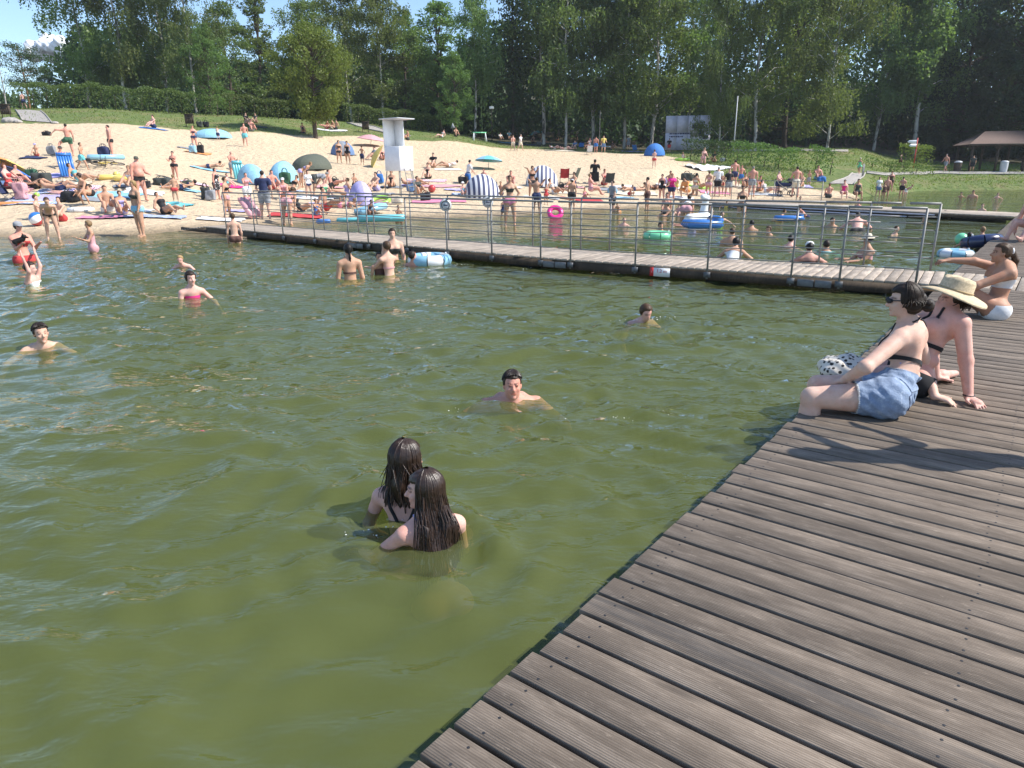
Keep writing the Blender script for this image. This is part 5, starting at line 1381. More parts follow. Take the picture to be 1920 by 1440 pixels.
 (1457, 366, 320, 'hold', 60, 'm', 'big pale man pushing the dark pram', (('trunks', 'navy'),), ('short', 'grey'), 'pink', dict(fat=1.3)),
 (1490, 370, 311, 'stand2', 200, 'm', 'man in beige shorts standing past the dark pram', (('shorts', 'cream'),), ('short', 'dark'), 'red', {}),
 (1515, 352, None, 'stand', 0, 'c', 'small child standing on the sand behind the pier', (('trunks', 'grey'),), ('short', 'fair'), 'tan', dict(H=1.1)),
 (1532, 337, None, 'sit', 20, 'm', 'person sitting by the shrub with a blue bag', (('trunks', 'sky'),), ('short', 'brown'), 'red', {}),
 (1424, 358, None, 'sit', 10, 'f', 'woman in rust swimsuit sitting behind the broad man', (('suit', 'orange'),), ('bob', 'brown'), 'red', {}),
 (1437, 362, None, 'recline', 60, 'f', 'woman reclining on a white towel before the pram', (('suit', 'white'),), ('bob', 'dark'), 'pink', {}),
 (1553, 371, None, 'sit', 190, 'm', 'boy with bare back sitting on the far pier', (('trunks', 'charcoal'),), ('short', 'red'), 'red', dict(H=1.5)),
 (1580, 373, None, 'sit_edge', 10, 'f', 'girl in bright pink swimsuit sitting on the far pier edge', (('suit', 'hot'),), ('bun', 'brown'), 'pink', dict(H=1.5)),
 (1605, 374, None, 'sit_edge', 20, 'f', 'woman in dark dress sitting on the far pier edge', (('dress', 'charcoal'),), ('bob', 'black'), 'tan', {}),
 (1645, 371, 331, 'stand', 30, 'f', 'woman in white shirt and denim shorts behind the far pier', (('tee', 'white'), ('trunks', 'denim')), ('bob', 'dark'), 'fair', {}),
 (1660, 373, 331, 'stand', 10, 'm', 'man in patterned trunks holding a child behind the far pier', (('trunks', 'brown'),), ('short', 'fair'), 'red', {}),
 (1655, 376, None, 'stand', 10, 'c', 'child in brown suit in front of the man in patterned trunks', (('suit', 'brown'),), ('short', 'dark'), 'tan', dict(H=1.15)),
 (1689, 371, 331, 'stand', 170, 'm', 'man in black trunks seen from behind past the far pier', (('trunks', 'black'),), ('short', 'dark'), 'red', {}),
 (1697, 372, None, 'bend', 60, 'c', 'blond child bending next to the man in black trunks', (('trunks', 'white'),), ('short', 'blond'), 'pink', {}),
 (1668, 360, None, 'stand', 0, 'f', 'woman in brown swimsuit standing between two men behind the pier', (('suit', 'brown'),), ('bob', 'brown'), 'red', dict(H=1.5)),
 (1610, 327, 297, 'walk', -20, 'f', 'woman in sun hat holding a green ring on the ramp', (('suit', 'mint'),), ('bob', 'fair'), 'tan', dict(hat=('sunhat', 'cream'))),
 (1687, 312, 291, 'walk', 60, 'f', 'woman in dark red dress walking behind the low shrub', (('dress', 'brown'),), ('bob', 'dark'), 'pink', {}),
 (1771, 322, 288, 'walk', -40, 'm', 'man in grey shorts walking on the lawn path', (('shorts', 'grey'),), ('short', 'grey'), 'red', {}),
 (1821, 323, 291, 'stand', 0, 'm', 'person in dark clothes standing in the wooden shelter', (('tee', 'charcoal'), ('shorts', 'black')), ('short', 'dark'), 'tan', {}),
]
FOLK += [
 (150, 342, None, 'recline', 60, 'f', 'woman in turquoise bikini lying on the cream towel', bik('turq'), ('bob', 'brown'), 'tan', {}),
 (112, 358, None, 'supine', 80, 'm', 'man sunbathing on the blue striped blanket', (('trunks', 'navy'),), ('short', 'brown'), 'tan', {}),
 (35, 350, None, 'sit', 40, 'f', 'woman with dark hair sitting behind the folding chair', bik('brown'), ('bob', 'dark'), 'red', {}),
 (140, 366, None, 'prone', 70, 'f', 'woman in lilac bikini lying behind the sitting boys', bik('lilac'), ('bun', 'brown'), 'pink', {}),
 (246, 352, None, 'sit', -30, 'f', 'woman in white bikini sitting left of the heavy man', bik('white'), ('bob', 'fair'), 'tan', {}),
 (340, 357, None, 'supine', -80, 'f', 'woman in dark bikini lying on the sky blue towel', bik('navy'), ('bob', 'dark'), 'tan', {}),
 (428, 352, None, 'sit', 60, 'c', 'child sitting on the hot pink towel', (('suit', 'turq'),), ('short', 'fair'), 'pink', {}),
 (512, 356, None, 'sit', 30, 'm', 'man sitting on the cream towel before the blue tents', (('trunks', 'red'),), ('short', 'dark'), 'red', {}),
 (548, 360, None, 'recline', -50, 'f', 'woman lying on the striped towel right of the blue tents', bik('black'), ('bob', 'brown'), 'tan', {}),
 (580, 372, 335, 'stand2', 30, 'f', 'woman in white shirt standing behind the bending man', (('tee', 'white'), ('briefs', 'navy')), ('bun', 'dark'), 'fair', {}),
 (610, 372, None, 'sit', 20, 'f', 'woman in pale green swimsuit sitting behind the tanned man', (('suit', 'mint'),), ('bob', 'fair'), 'pink', {}),
 (622, 354, None, 'sit_long', 70, 'm', 'man sitting on the rose towel with legs stretched', (('trunks', 'charcoal'),), ('short', 'brown'), 'red', {}),
 (640, 390, None, 'prone', 75, 'f', 'woman in pink bikini lying on the white towel left of the lilac tent', bik('pink'), ('bun', 'fair'), 'tan', {}),
 (735, 352, None, 'sit', -20, 'f', 'woman sitting below the lifeguard ladder', (('suit', 'charcoal'),), ('bob', 'dark'), 'tan', {}),
 (775, 350, None, 'supine', 80, 'm', 'man lying on the lilac striped mat', (('trunks', 'blue'),), ('short', 'dark'), 'tan', {}),
 (868, 368, None, 'sit', 20, 'c', 'child in white hat sitting left of the lower striped shelter', (('suit', 'sky'),), ('short', 'fair'), 'pink', dict(hat=('sunhat', 'white'))),
 (958, 354, None, 'sit', 0, 'm', 'man sitting on the white mat behind the hands on hips woman', (('trunks', 'green'),), ('short', 'dark'), 'red', {}),
 (1040, 364, None, 'recline', 50, 'f', 'woman in white bikini lying on the cream mat', bik('white'), ('bob', 'brown'), 'tan', {}),
 (1076, 354, None, 'sit', -40, 'f', 'woman in navy suit sitting beside the olive chair', (('suit', 'navy'),), ('bob', 'dark'), 'tan', {}),
 (1256, 352, None, 'sit', 10, 'm', 'man sitting on the white mat behind the woman in pink top', (('trunks', 'navy'),), ('short', 'dark'), 'tan', {}),
 (1312, 354, None, 'recline', 60, 'f', 'woman in lime bikini lying on the lime mat', bik('lime'), ('bob', 'brown'), 'tan', {}),
 (1352, 366, 322, 'stand', 150, 'f', 'woman in red bikini between the white shirt and black shirt men', bik('red'), ('bob', 'dark'), 'tan', {}),
 (1388, 350, 316, 'stand2', 20, 'm', 'man in blue trunks standing behind the knee deep woman', (('trunks', 'blue'),), ('short', 'brown'), 'red', {}),
 (1396, 352, None, 'sit', 20, 'f', 'woman sitting on the cream mat behind the broad man', (('suit', 'brown'),), ('bob', 'brown'), 'tan', {}),
 (1502, 352, None, 'sit', -20, 'f', 'woman in white suit sitting on the lilac mat', (('suit', 'white'),), ('bob', 'fair'), 'tan', {}),
 (1268, 364, 336, 'stand', 160, 'c', 'child in yellow suit standing by the woman in pink top', (('suit', 'yellow'),), ('short', 'fair'), 'tan', {}),
 (1180, 372, None, 'crouch', 60, 'c', 'child with bucket crouching before the man lying face down', (('trunks', 'red'),), ('short', 'brown'), 'tan', dict(H=1.0)),
 (1024, 384, 350, 'stand', 20, 'c', 'girl in red suit standing right of the raised elbows man', (('suit', 'red'),), ('bob', 'brown'), 'tan', {}),
]
WATER = [  # px, waterline, top, ...
 (442, 456, 400, 'stand', 185, 'c', 'boy in dark briefs wading beside the bridge ramp', (('briefs', 'brown'),), ('short', 'brown'), 'fair', dict(H=1.35)),
 (176, 476, 414, 'hold', -75, 'c', 'blond girl in pink swimsuit wading with raised hands', (('suit', 'rose'),), ('bob', 'fair'), 'tan', dict(H=1.3)),
 (47, 491, 416, 'hold', 25, 'f', 'woman with grey cap holding a small black dog', (('bra', 'red'), ('briefs', 'red')), ('bob', 'dark'), 'red', dict(hat=('cap', 'grey'))),
 (62, 533, 462, 'arms_up', 60, 'c', 'girl in white top throwing both arms up', (('vest', 'white'),), ('bun', 'dark'), 'pink', dict(H=1.5)),
 (340, 503, 479, 'swim_flat', -20, 'c', 'blond child swimming near the shore', (('suit', 'sky'),), ('short', 'blond'), 'pink', {}),
 (657, 521, 458, 'stand', 195, 'f', 'woman with long black ponytail standing waist deep', (('band', 'brown'), ('briefs', 'brown')), ('pony', 'black'), 'tan', {}),
 (738, 489, 429, 'stand', 5, 'f', 'woman in black and white bikini facing the camera', (('bra', 'charcoal'), ('briefs', 'charcoal')), ('bun', 'dark'), 'fair', {}),
 (731, 514, 453, 'arms_fwd', 215, 'c', 'boy seen from behind standing waist deep', (('band', 'rose'), ('briefs', 'rose')), ('short', 'brown'), 'fair', dict(H=1.5)),
 (712, 513, 473, 'stand', 20, 'c', 'small dark haired child standing beside the boy seen from behind', (('suit', 'brown'),), ('short', 'dark'), 'tan', dict(H=1.2)),
 (797, 494, 467, 'recline', 140, 'm', 'bald man lying in a white and blue swim ring', (('trunks', 'blue'),), ('crop', 'dark'), 'red', {}),
 (1211, 601, 572, 'swim_flat', 30, 'f', 'swimmer with wet brown hair and splash beyond the man', (('suit', 'rose'),), ('bun', 'brown'), 'pink', {}),
 # behind the bridge
 (1238, 440, 417, 'swim', 20, 'm', 'man swimming behind the green swim ring', (('trunks', 'navy'),), ('short', 'dark'), 'tan', {}),
 (1250, 404, 380, 'sit', -50, 'f', 'woman sitting in the shallows', (('suit', 'charcoal'),), ('bob', 'dark'), 'tan', {}),
 (1272, 405, 382, 'sit', -20, 'c', 'toddler in white sun hat sitting in the shallows', (('suit', 'rose'),), ('short', 'fair'), 'pink', dict(H=.95, hat=('sunhat', 'white'))),
 (1290, 412, 366, 'bend', 170, 'f', 'woman in pale bikini bending over in the shallows', (('bra', 'white'), ('briefs', 'rose')), ('bun', 'dark'), 'tan', {}),
 (1249, 396, 362, 'walk', 10, 'f', 'woman in dark bikini wading in the shallows', bik('black'), ('bob', 'dark'), 'red', {}),
 (1362, 390, 374, 'swim', 10, 'c', 'child in yellow armbands near the far pier', (('suit', 'yellow'),), ('short', 'fair'), 'tan', {}),
 (1331, 396, 385, 'swim', 0, 'c', 'child head bobbing next to the white inflatable', (('suit', 'white'),), ('short', 'brown'), 'fair', {}),
 (1390, 398, 349, 'hold', 0, 'f', 'woman in dark bikini standing knee deep before the far pier', bik('charcoal'), ('bun', 'dark'), 'tan', {}),
 (1353, 425, 397, 'swim', 30, 'c', 'child with lime green armbands in the water', (('suit', 'lime'),), ('short', 'dark'), 'fair', {}),
 (1409, 430, 413, 'swim', 170, 'm', 'lone dark haired swimmer behind the bridge rails', (), ('short', 'black'), 'tan', {}),
 (1371, 460, 427, 'stand', 185, 'm', 'man with bare back standing chest deep', (('trunks', 'navy'),), ('crop', 'brown'), 'tan', {}),
 (1378, 483, 446, 'swim_flat', 170, 'f', 'woman in white swimsuit with dark ponytail seen from behind', (('suit', 'white'),), ('pony', 'black'), 'tan', {}),
 (1482, 463, 441, 'swim', 160, 'm', 'swimmer with dark headband', (), ('short', 'black'), 'pink', {}),
 (1514, 494, 454, 'swim', 195, 'f', 'woman in white visor swimming beside the near rail', (('suit', 'brown'),), ('bun', 'black'), 'red', dict(hat=('cap', 'white'))),
 (1548, 471, 451, 'swim', 190, 'm', 'dark haired swimmer with turquoise collar', (('tee', 'turq'),), ('short', 'dark'), 'tan', {}),
 (1470, 409, 393, 'lean_on', 100, 'c', 'first child leaning on the blue air mattress', (('suit', 'orange'),), ('short', 'brown'), 'tan', {}),
 (1497, 407, 386, 'lean_on', -60, 'c', 'second child leaning on the blue air mattress', (('trunks', 'navy'),), ('short', 'black'), 'red', {}),
 (1499, 388, 368, 'swim', 0, 'c', 'child standing against the far pier by the mattress', (), ('short', 'brown'), 'fair', {}),
 (1607, 400, 374, 'stand', 0, 'c', 'boy standing in the water in front of the far pier', (('trunks', 'navy'),), ('short', 'black'), 'red', dict(H=1.4)),
 (1605, 430, 398, 'swim_flat', 185, 'm', 'man with broad pale back swimming away', (('trunks', 'black'),), ('short', 'dark'), 'pink', dict(fat=1.15)),
 (1627, 488, 440, 'arms_fwd', -60, 'f', 'woman in straw hat standing waist deep', bik('rose'), ('bun', 'dark'), 'tan', dict(hat=('sunhat', 'cream'))),
 (1733, 416, 404, 'swim', 10, 'm', 'lone head in the water past the rail end', (), ('short', 'dark'), 'tan', {}),
 (1771, 407, 395, 'swim', 150, 'f', 'dark bun swimmer close to the far pier shade', (), ('bun', 'dark'), 'red', {}),
 (1840, 400, 382, 'stand', 0, 'c', 'boy standing waist deep under the pier end', (('trunks', 'navy'),), ('short', 'brown'), 'fair', {}),
 (1801, 372, 361, 'swim', 0, 'c', 'first of three bathers in the channel behind the pier', (), ('short', 'black'), 'tan', {}),
 (1823, 372, 357, 'stand', 0, 'm', 'middle of three bathers in the channel behind the pier', (), ('short', 'dark'), 'tan', {}),
 (1870, 373, 362, 'swim', 30, 'c', 'last of three bathers in the channel behind the pier', (), ('short', 'fair'), 'pink', {}),
 (1815, 466, 436, 'swim', 160, 'c', 'dark haired boy behind the green ball', (), ('short', 'dark'), 'tan', {}),
 (1837, 462, 425, 'swim', 190, 'c', 'fair haired boy in the navy swim ring', (), ('short', 'fair'), 'tan', {}),
 (1862, 468, 438, 'lean_on', -60, 'c', 'dark haired boy holding onto the navy swim ring', (), ('short', 'dark'), 'pink', {}),
 (1170, 424, 408, 'swim', 20, 'c', 'child swimming off the pink ring', (), ('short', 'fair'), 'pink', {}),
 (1440, 440, 424, 'swim', -30, 'f', 'woman swimming between the rails in the middle', (), ('bun', 'brown'), 'tan', {}),
 (1560, 424, 408, 'swim', 20, 'm', 'man swimming near the blue air mattress', (), ('short', 'dark'), 'tan', {}),
 (1680, 440, 424, 'swim', 60, 'c', 'child swimming right of the straw hat woman', (), ('short', 'brown'), 'fair', {}),
 (1300, 424, 410, 'prone', 95, 'c', 'child lying on the big blue inflatable', (('trunks', 'lilac'),), ('short', 'brown'), 'red', {}),
]
m, nt, b = new_mat('floral')
vo = nd(nt, 'ShaderNodeTexVoronoi'); vo.inputs['Scale'].default_value = 14; nt.links.new(coords(nt), vo.inputs['Vector'])
nt.links.new(ramp(nt, vo.outputs['Distance'], [(.28, (.72, .66, .66)), (.36, (.02, .02, .025))]), b.inputs['Base Color']); b.inputs['Roughness'].default_value = .8
def run_folk():
    for r_ in FOLK:
        px, yb, yt, pose, face, build, label, wear, hair, skin, kw = r_
        folk(px, yb, yt, pose, face, build, label, wear, hair, skin, **kw)
    for r_ in WATER:
        px, yb, yt, pose, face, build, label, wear, hair, skin, kw = r_
        folk(px, yb, yt, pose, face, build, label, wear, hair, skin, water=True, group='bathers in the water', **kw)
run_folk()
# ------------------------------------------------------------------ things on the beach
def spot(px, py, water=False): return un(px, py, 0.0) if water else on(px, py)
def towel(px, py, w, d, rz, col, label, group='towels on the sand', col2=None, lump=.03):
    p = spot(px, py); n, m_ = 11, 8
    u, v = np.meshgrid(np.linspace(-.5, .5, n), np.linspace(-.5, .5, m_), indexing='ij'); c, s = math.cos(R(rz)), math.sin(R(rz))
    X = p[0]+u*w*c-v*d*s; Y = p[1]+u*w*s+v*d*c
    X = X+.05*np.sin(v*9+px); Y = Y+.04*np.sin(u*8+py)
    Z = ter(X.ravel(), Y.ravel()).reshape(X.shape)+.035+lump*np.abs(np.sin(u*11+px)*np.sin(v*8+py))
    V = np.c_[X.ravel()-p[0], Y.ravel()-p[1], Z.ravel()-p[2]]; I = np.arange(n*m_).reshape(n, m_)
    F = np.c_[I[:-1, :-1].ravel(), I[1:, :-1].ravel(), I[1:, 1:].ravel(), I[:-1, 1:].ravel()]
    V2 = V-np.array([0, 0, .018]); me_ = smooth(mesh_np('towel', np.concatenate([V, V2]), np.concatenate([F, F[:, ::-1]+n*m_])))
    return tag(obj('towel', me_, 'fabric' if col not in MATS else col, None, COLR.get(col, (.5, .5, .5)), tuple(p)), label, 'towel', group)
def stripes_mat(name, a, b_, scale, axis='X'):
    m, nt, b = new_mat(name); w = nd(nt, 'ShaderNodeTexWave', bands_direction=axis); w.inputs['Scale'].default_value = scale; nt.links.new(coords(nt), w.inputs['Vector'])
    nt.links.new(ramp(nt, w.outputs[0], [(.48, a), (.52, b_)]), b.inputs['Base Color']); b.inputs['Roughness'].default_value = .7
stripes_mat('stripe_pink', (.7, .25, .4), (.75, .7, .7), 3.0); stripes_mat('stripe_blue', (.05, .15, .4), (.7, .72, .75), 3.5, 'Y')
stripes_mat('stripe_shelter', (.06, .07, .14), (.72, .72, .72), 1.3, 'X')
m, nt, b = new_mat('leopard')
vo = nd(nt, 'ShaderNodeTexVoronoi'); vo.inputs['Scale'].default_value = 30; nt.links.new(coords(nt), vo.inputs['Vector'])
nt.links.new(ramp(nt, vo.outputs['Distance'], [(.34, (.02, .018, .018)), (.42, (.66, .60, .52))]), b.inputs['Base Color']); b.inputs['Roughness'].default_value = .85
def blob(name, fn, lo, hi, h, mat, parent, col=None):
    V, Q = surface(fn, lo, hi, h); return obj(name, smooth(mesh_np(name, V, Q)), mat, parent, col)
def bag(px, py, w, h, col, label, d=None, rz=0, kind='bag', cat='bag', strap=True):
    p = spot(px, py); d = d or w*.6
    o = empty(kind, tuple(p), R(rz), label, cat, 'bags on the sand')
    def fn(P):
        q = np.abs(P-np.array([0, 0, h*.5]))-np.array([w*.5, d*.5, h*.5])*.72
        e = np.sqrt((np.maximum(q, 0)**2).sum(1))+np.minimum(q.max(1), 0)-min(w, d, h)*.15
        return e+.05*w*np.sin(P[:, 0]*14+px)*np.sin(P[:, 2]*11+py)
    blob('bag_body', fn, (-w*.6, -d*.6, -.03), (w*.6, d*.6, h*1.08), max(.025, w/14), 'fabric', o, COLR[col])
    if strap:
        a = np.linspace(0, math.pi, 7)
        for s in (-.2, .2): MB().tube(np.c_[np.cos(a)*w*.25, 0*a+d*s, h*.88+np.sin(a)*h*.35], .014, 6).build('handle', 'fabric', o, tuple(c*.6 for c in COLR[col]))
    return o
def parasol(px, py, rad, hgt, cols, label, tilt=0, taz=0, base=True, squash=.34):
    p = spot(px, py); o = empty('parasol', tuple(p), 0, label, 'parasol', 'parasols on the beach')
    M = rotm('Z', taz)@rotm('Y', tilt); n = 8; top = np.array([0, 0, hgt])
    for k in range(n):
        a = np.linspace(k/n, (k+1)/n, 4)*2*math.pi+.2; V = []
        for j in range(6):
            r_ = rad*j/5; sag = 1-.06*np.sin((a-a[0])/(a[-1]-a[0])*math.pi)*(j/5)
            V.append(np.c_[np.cos(a)*r_*sag, np.sin(a)*r_*sag, 0*a-rad*squash*(j/5)**1.8])
        V = np.concatenate(V)@M.T+top
        F = [(j*4+i, j*4+i+1, j*4+i+5, j*4+i+4) for j in range(5) for i in range(3)]
        c = COLR[cols[k % len(cols)]]
        MB().add(np.concatenate([V, V-np.array([0, 0, .012])]), F+[tuple(x+24 for x in f[::-1]) for f in F]).build('panel', 'fabric', o, c)
    for k in range(n):
        a = k/n*2*math.pi+.2; e = M@np.array([math.cos(a)*rad*.96, math.sin(a)*rad*.96, -rad*squash*.95])+top
        MB().tube([M@np.array([0, 0, -.04])+top, e-np.array([0, 0, .02])], .008, 5).build('rib', 'steel', o)
    MB().tube([M@np.array([0, 0, -min(hgt, 1.9)])+top if base else top-M@np.array([0, 0, .8]), top+M@np.array([0, 0, .09])], .018, 6).build('pole', 'steel', o)
    return o
def tent(px, py, w, d, h, rz, col, label, mat='fabric', col2=None, kind='beach_tent', closed=.0):
    """half dome shelter, open to its front (-Y)"""
    p = spot(px, py); o = empty(kind, tuple(p), R(rz)-math.atan2(p[0], p[1]), label, 'tent', 'beach tents')
    nu, nv_ = 16, 10; V = []
    for i in range(nu+1):
        a = math.pi*i/nu
        for j in range(nv_+1):
            b_ = (math.pi*.5+closed)*j/nv_
            V.append((math.cos(a)*w/2*(1-.05*math.sin(b_)), -d*.5+d*math.sin(b_)*(.25+.75*math.sin(a)) if closed == 0 else -d*.5+d*math.sin(b_)*(.25+.75*math.sin(a)), h*math.sin(a)*math.cos(b_)**.8 if b_ <= math.pi/2 else 0))
    V = np.array(V); I = np.arange((nu+1)*(nv_+1)).reshape(nu+1, nv_+1); F = np.c_[I[:-1, :-1].ravel(), I[1:, :-1].ravel(), I[1:, 1:].ravel(), I[:-1, 1:].ravel()]
    sp = 4
    for k in range(sp):                                    # sewn gores
        f = F.reshape(nu, nv_, 4)[k*nu//sp:(k+1)*nu//sp].reshape(-1, 4)
        u, inv = np.unique(f, return_inverse=True); f2 = inv.reshape(-1, 4); v = V[u]
        c = COLR[(col, col2)[k % 2] if col2 else col]
        MB().add(np.concatenate([v, v*.985]), np.concatenate([f2, f2[:, ::-1]+len(v)])).build('panel', mat, o, c)
    MB().tube([V[I[i, 0]] for i in range(nu+1)], .013, 6).build('hoop', 'steel' if mat == 'fabric' else 'white_paint', o)
    MB().box((0, -d*.1, .015), (w*.94, d*.8, .02)).build('floor', 'fabric', o, tuple(.6*x for x in COLR[col]), sm=False)
    return o
def ring(px, py, Rr, r, col, label, water=True, tilt=0, taz=0, col2=None, kind='swim_ring', z=None):
    p = spot(px, py, water); o = empty(kind, (p[0], p[1], p[2]+(r*.55 if z is None else z)), 0, label, 'swim ring', 'inflatables')
    M = rotm('Z', taz)@rotm('X', tilt)
    n = 8
    for k in range(n):
        a = np.linspace(k/n, (k+1)/n, 5)*2*math.pi; P_ = np.c_[np.cos(a)*Rr, np.sin(a)*Rr, 0*a]@M.T
        MB().tube(P_, r, 12, cap=False).build('segment', 'vinyl', o, COLR[(col, col2)[k % 2] if col2 else col])
    MB().tube([M@np.array([Rr, 0, r*.9]), M@np.array([Rr, 0, r*1.25])], .02, 6).build('valve', 'vinyl', o, (.7, .7, .7))
    return o
def ball(px, py, r, cols, label, water=False):
    p = spot(px, py, water); o = empty('beach_ball', (p[0], p[1], p[2]+r*(.8 if water else 1)), 0, label, 'ball', 'beach balls')
    M = rotm('Z', 30)@rotm('Y', 60)
    for k in range(6):
        V = []; nu, nv_ = 5, 9
        for i in range(nu):
            a = (k+i/(nu-1))/6*2*math.pi
            for j in range(nv_):
                b_ = math.pi*j/(nv_-1); V.append((math.cos(a)*math.sin(b_), math.sin(a)*math.sin(b_), math.cos(b_)))
        I = np.arange(nu*nv_).reshape(nu, nv_); F = np.c_[I[:-1, :-1].ravel(), I[:-1, 1:].ravel(), I[1:, 1:].ravel(), I[1:, :-1].ravel()]
        MB().add(np.array(V)*r@M.T, F).build('panel', 'vinyl', o, COLR[cols[k % len(cols)]])
    MB().lathe([(.16*r, .96*r), (.14*r, 1.02*r), (.001, 1.03*r)], 12, M).build('end_cap', 'vinyl', o, COLR['white'])
    return o
def mattress(px, py, L, W, col, label, rz=0, tilt=0, water=False, nt_=6, r=None, pillow=True, base=None, col2=None):
    p = spot(px, py, water) if base is None else np.asarray(base, float); r = r or W/nt_/2*1.12
    o = empty('air_mattress', (p[0], p[1], p[2]+(r*.4 if water else 0)), R(rz)-math.atan2(p[0], p[1]), label, 'air mattress', 'inflatables')
    M = rotm('X', tilt)
    for k in range(nt_):
        x = (k-(nt_-1)/2)*W/nt_
        P_ = np.array([(x, 0, r*.5), (x, .04, r), (x, L-.04, r), (x, L, r*.5)])@M.T
        MB().tube(P_, [r*.5, r, r, r*.5], 10).build('tube', 'vinyl', o, COLR[(col, col2)[k % 2] if col2 else col])
    if pillow: MB().tube(np.array([(-W*.45, L-.12, r*1.9), (W*.45, L-.12, r*1.9)])@M.T, r*1.1, 10).build('pillow', 'vinyl', o, COLR[col])
    return o
def chair(px, py, rz, col, label, H=.85):
    p = spot(px, py); o = empty('folding_chair', tuple(p), R(rz)-math.atan2(p[0], p[1]), label, 'chair', 'folding chairs')
    for s in (-.26, .26):
        MB().tube([(s, -.24, 0), (s, .22, .36)], .013, 6).build('leg', 'steel', o); MB().tube([(s, .25, 0), (s, -.22, .36)], .013, 6).build('leg', 'steel', o)
        MB().tube([(s, .15, .30), (s, .42, H)], .013, 6).build('back_post', 'steel', o)
        MB().tube([(s*1.05, -.2, .56), (s*1.05, .26, .56)], .02, 6).build('armrest', 'black_rubber', o)
    u = np.linspace(0, 1, 6)
    for nm, A, B_ in (('seat', (0, -.24, .36), (0, .2, .31)), ('backrest', (0, .19, .34), (0, .42, H))):
        A, B_ = np.array(A), np.array(B_); V = []
        for x in (-.26, 0, .26):
            for t in u: V.append(A+(B_-A)*t+np.array([x, (.03 if nm == 'backrest' else 0)*(x == 0), -.03*(x == 0)]))
        V = np.array(V); F = [(i*6+j, i*6+j+1, i*6+j+7, i*6+j+6) for i in range(2) for j in range(5)]
        MB().add(np.concatenate([V, V+np.array([0, .012, -.012])]), F+[tuple(x+18 for x in f[::-1]) for f in F]).build(nm, 'fabric', o, COLR[col])
    return o
def bike(px, py, rz, col, label):
    p = spot(px, py); o = empty('bicycle', (p[0], p[1], p[2]+.08), R(rz), label, 'bicycle', 'bicycles lying on the sand')
    M = rotm('X', 80)
    for s in (-.52, .52):
        w = MB().torus((0, 0, 0), .33, .022, 24, 6, M@rotm('X', 90)@rotm('X', 0)); ww = w.build('wheel', 'black_rubber', o); ww.location = M@np.array([s, 0, .33])
        r_ = MB().torus((0, 0, 0), .30, .008, 24, 5, M@rotm('X', 90)).build('rim', 'steel', ww)
        for k in range(6):
            a = k*math.pi/6; v = M@np.array([math.cos(a)*.3, 0, math.sin(a)*.3]); MB().tube([v, -v], .004, 4).build('spoke', 'steel', ww)
    J_ = {k: M@np.array(v) for k, v in dict(rear=(-.52, 0, .33), bb=(-.05, 0, .30), seat=(-.2, 0, .78), head=(.36, 0, .80), front=(.52, 0, .33)).items()}
    mb = MB()
    for a, b_ in (('rear', 'bb'), ('rear', 'seat'), ('seat', 'bb'), ('seat', 'head'), ('bb', 'head'), ('head', 'front')): mb.tube([J_[a], J_[b_]], .02, 6)
    mb.build('frame', 'vinyl', o, COLR[col])
    MB().tube([M@np.array((.36, -.27, .92)), M@np.array((.33, 0, .90)), M@np.array((.36, .27, .92))], .014, 6).build('handlebar', 'black_rubber', o)
    MB().box(M@np.array((-.22, 0, .88)), (.24, .05, .12), None, .02).build('saddle', 'black_rubber', o)
    return o
# --- shelters and parasols
tent(577, 318, 2.5, 1.9, 1.0, 150, 'khaki', 'dark grey green low tent in the middle of the beach', closed=.0)
parasol(700, 312, 1.0, .72, ('yellow',), 'golden yellow parasol lying low beside the lifeguard tower', 62, 190)
tent(478, 345, 1.5, 1.3, 1.05, 195, 'sky', 'bright blue pop up tent beside the bald man', col2='sky')
tent(528, 342, 1.6, 1.4, 1.15, 165, 'sky', 'bright blue pop up tent with dark bag in front')
tent(906, 371, 1.9, 1.4, 1.15, 185, 'white', 'white and navy striped shelter close to the waterline', mat='stripe_shelter')
tent(1016, 350, 1.95, 1.5, 1.2, 180, 'white', 'white and navy striped shelter further up the sand', mat='stripe_shelter')
tent(1227, 292, 2.0, 1.5, 1.15, 180, 'blue', 'strong blue tent at the shade edge')
tent(681, 384, 1.15, 1.1, 1.05, 190, 'lilac', 'lilac beach tent near the waterline')
tent(393, 259, 3.0, 1.8, .75, 160, 'sky', 'light blue low dome shelter high on the beach')
tent(647, 291, 1.8, 1.3, 1.05, 200, 'denim', 'grey blue shelter behind two standing girls', col2='grey')
parasol(917, 318, 1.02, .95, ('turq', 'sky'), 'turquoise and blue parasol on the open sand', 6, 60)
parasol(698, 274, 1.25, .95, ('rose',), 'pale pink parasol high on the beach', 8, 0)
parasol(10, 325, 1.15, .62, ('orange', 'yellow', 'yellow', 'orange'), 'orange and yellow parasol tipped on the sand', 28, 80)
parasol(34, 335, .95, .36, ('navy', 'blue', 'lilac', 'denim'), 'navy and violet parasol tipped on the sand', 35, 70)
parasol(1004, 262, 1.15, 1.2, ('turq', 'grey'), 'grey turquoise parasol in the tree shade', 15, 180)
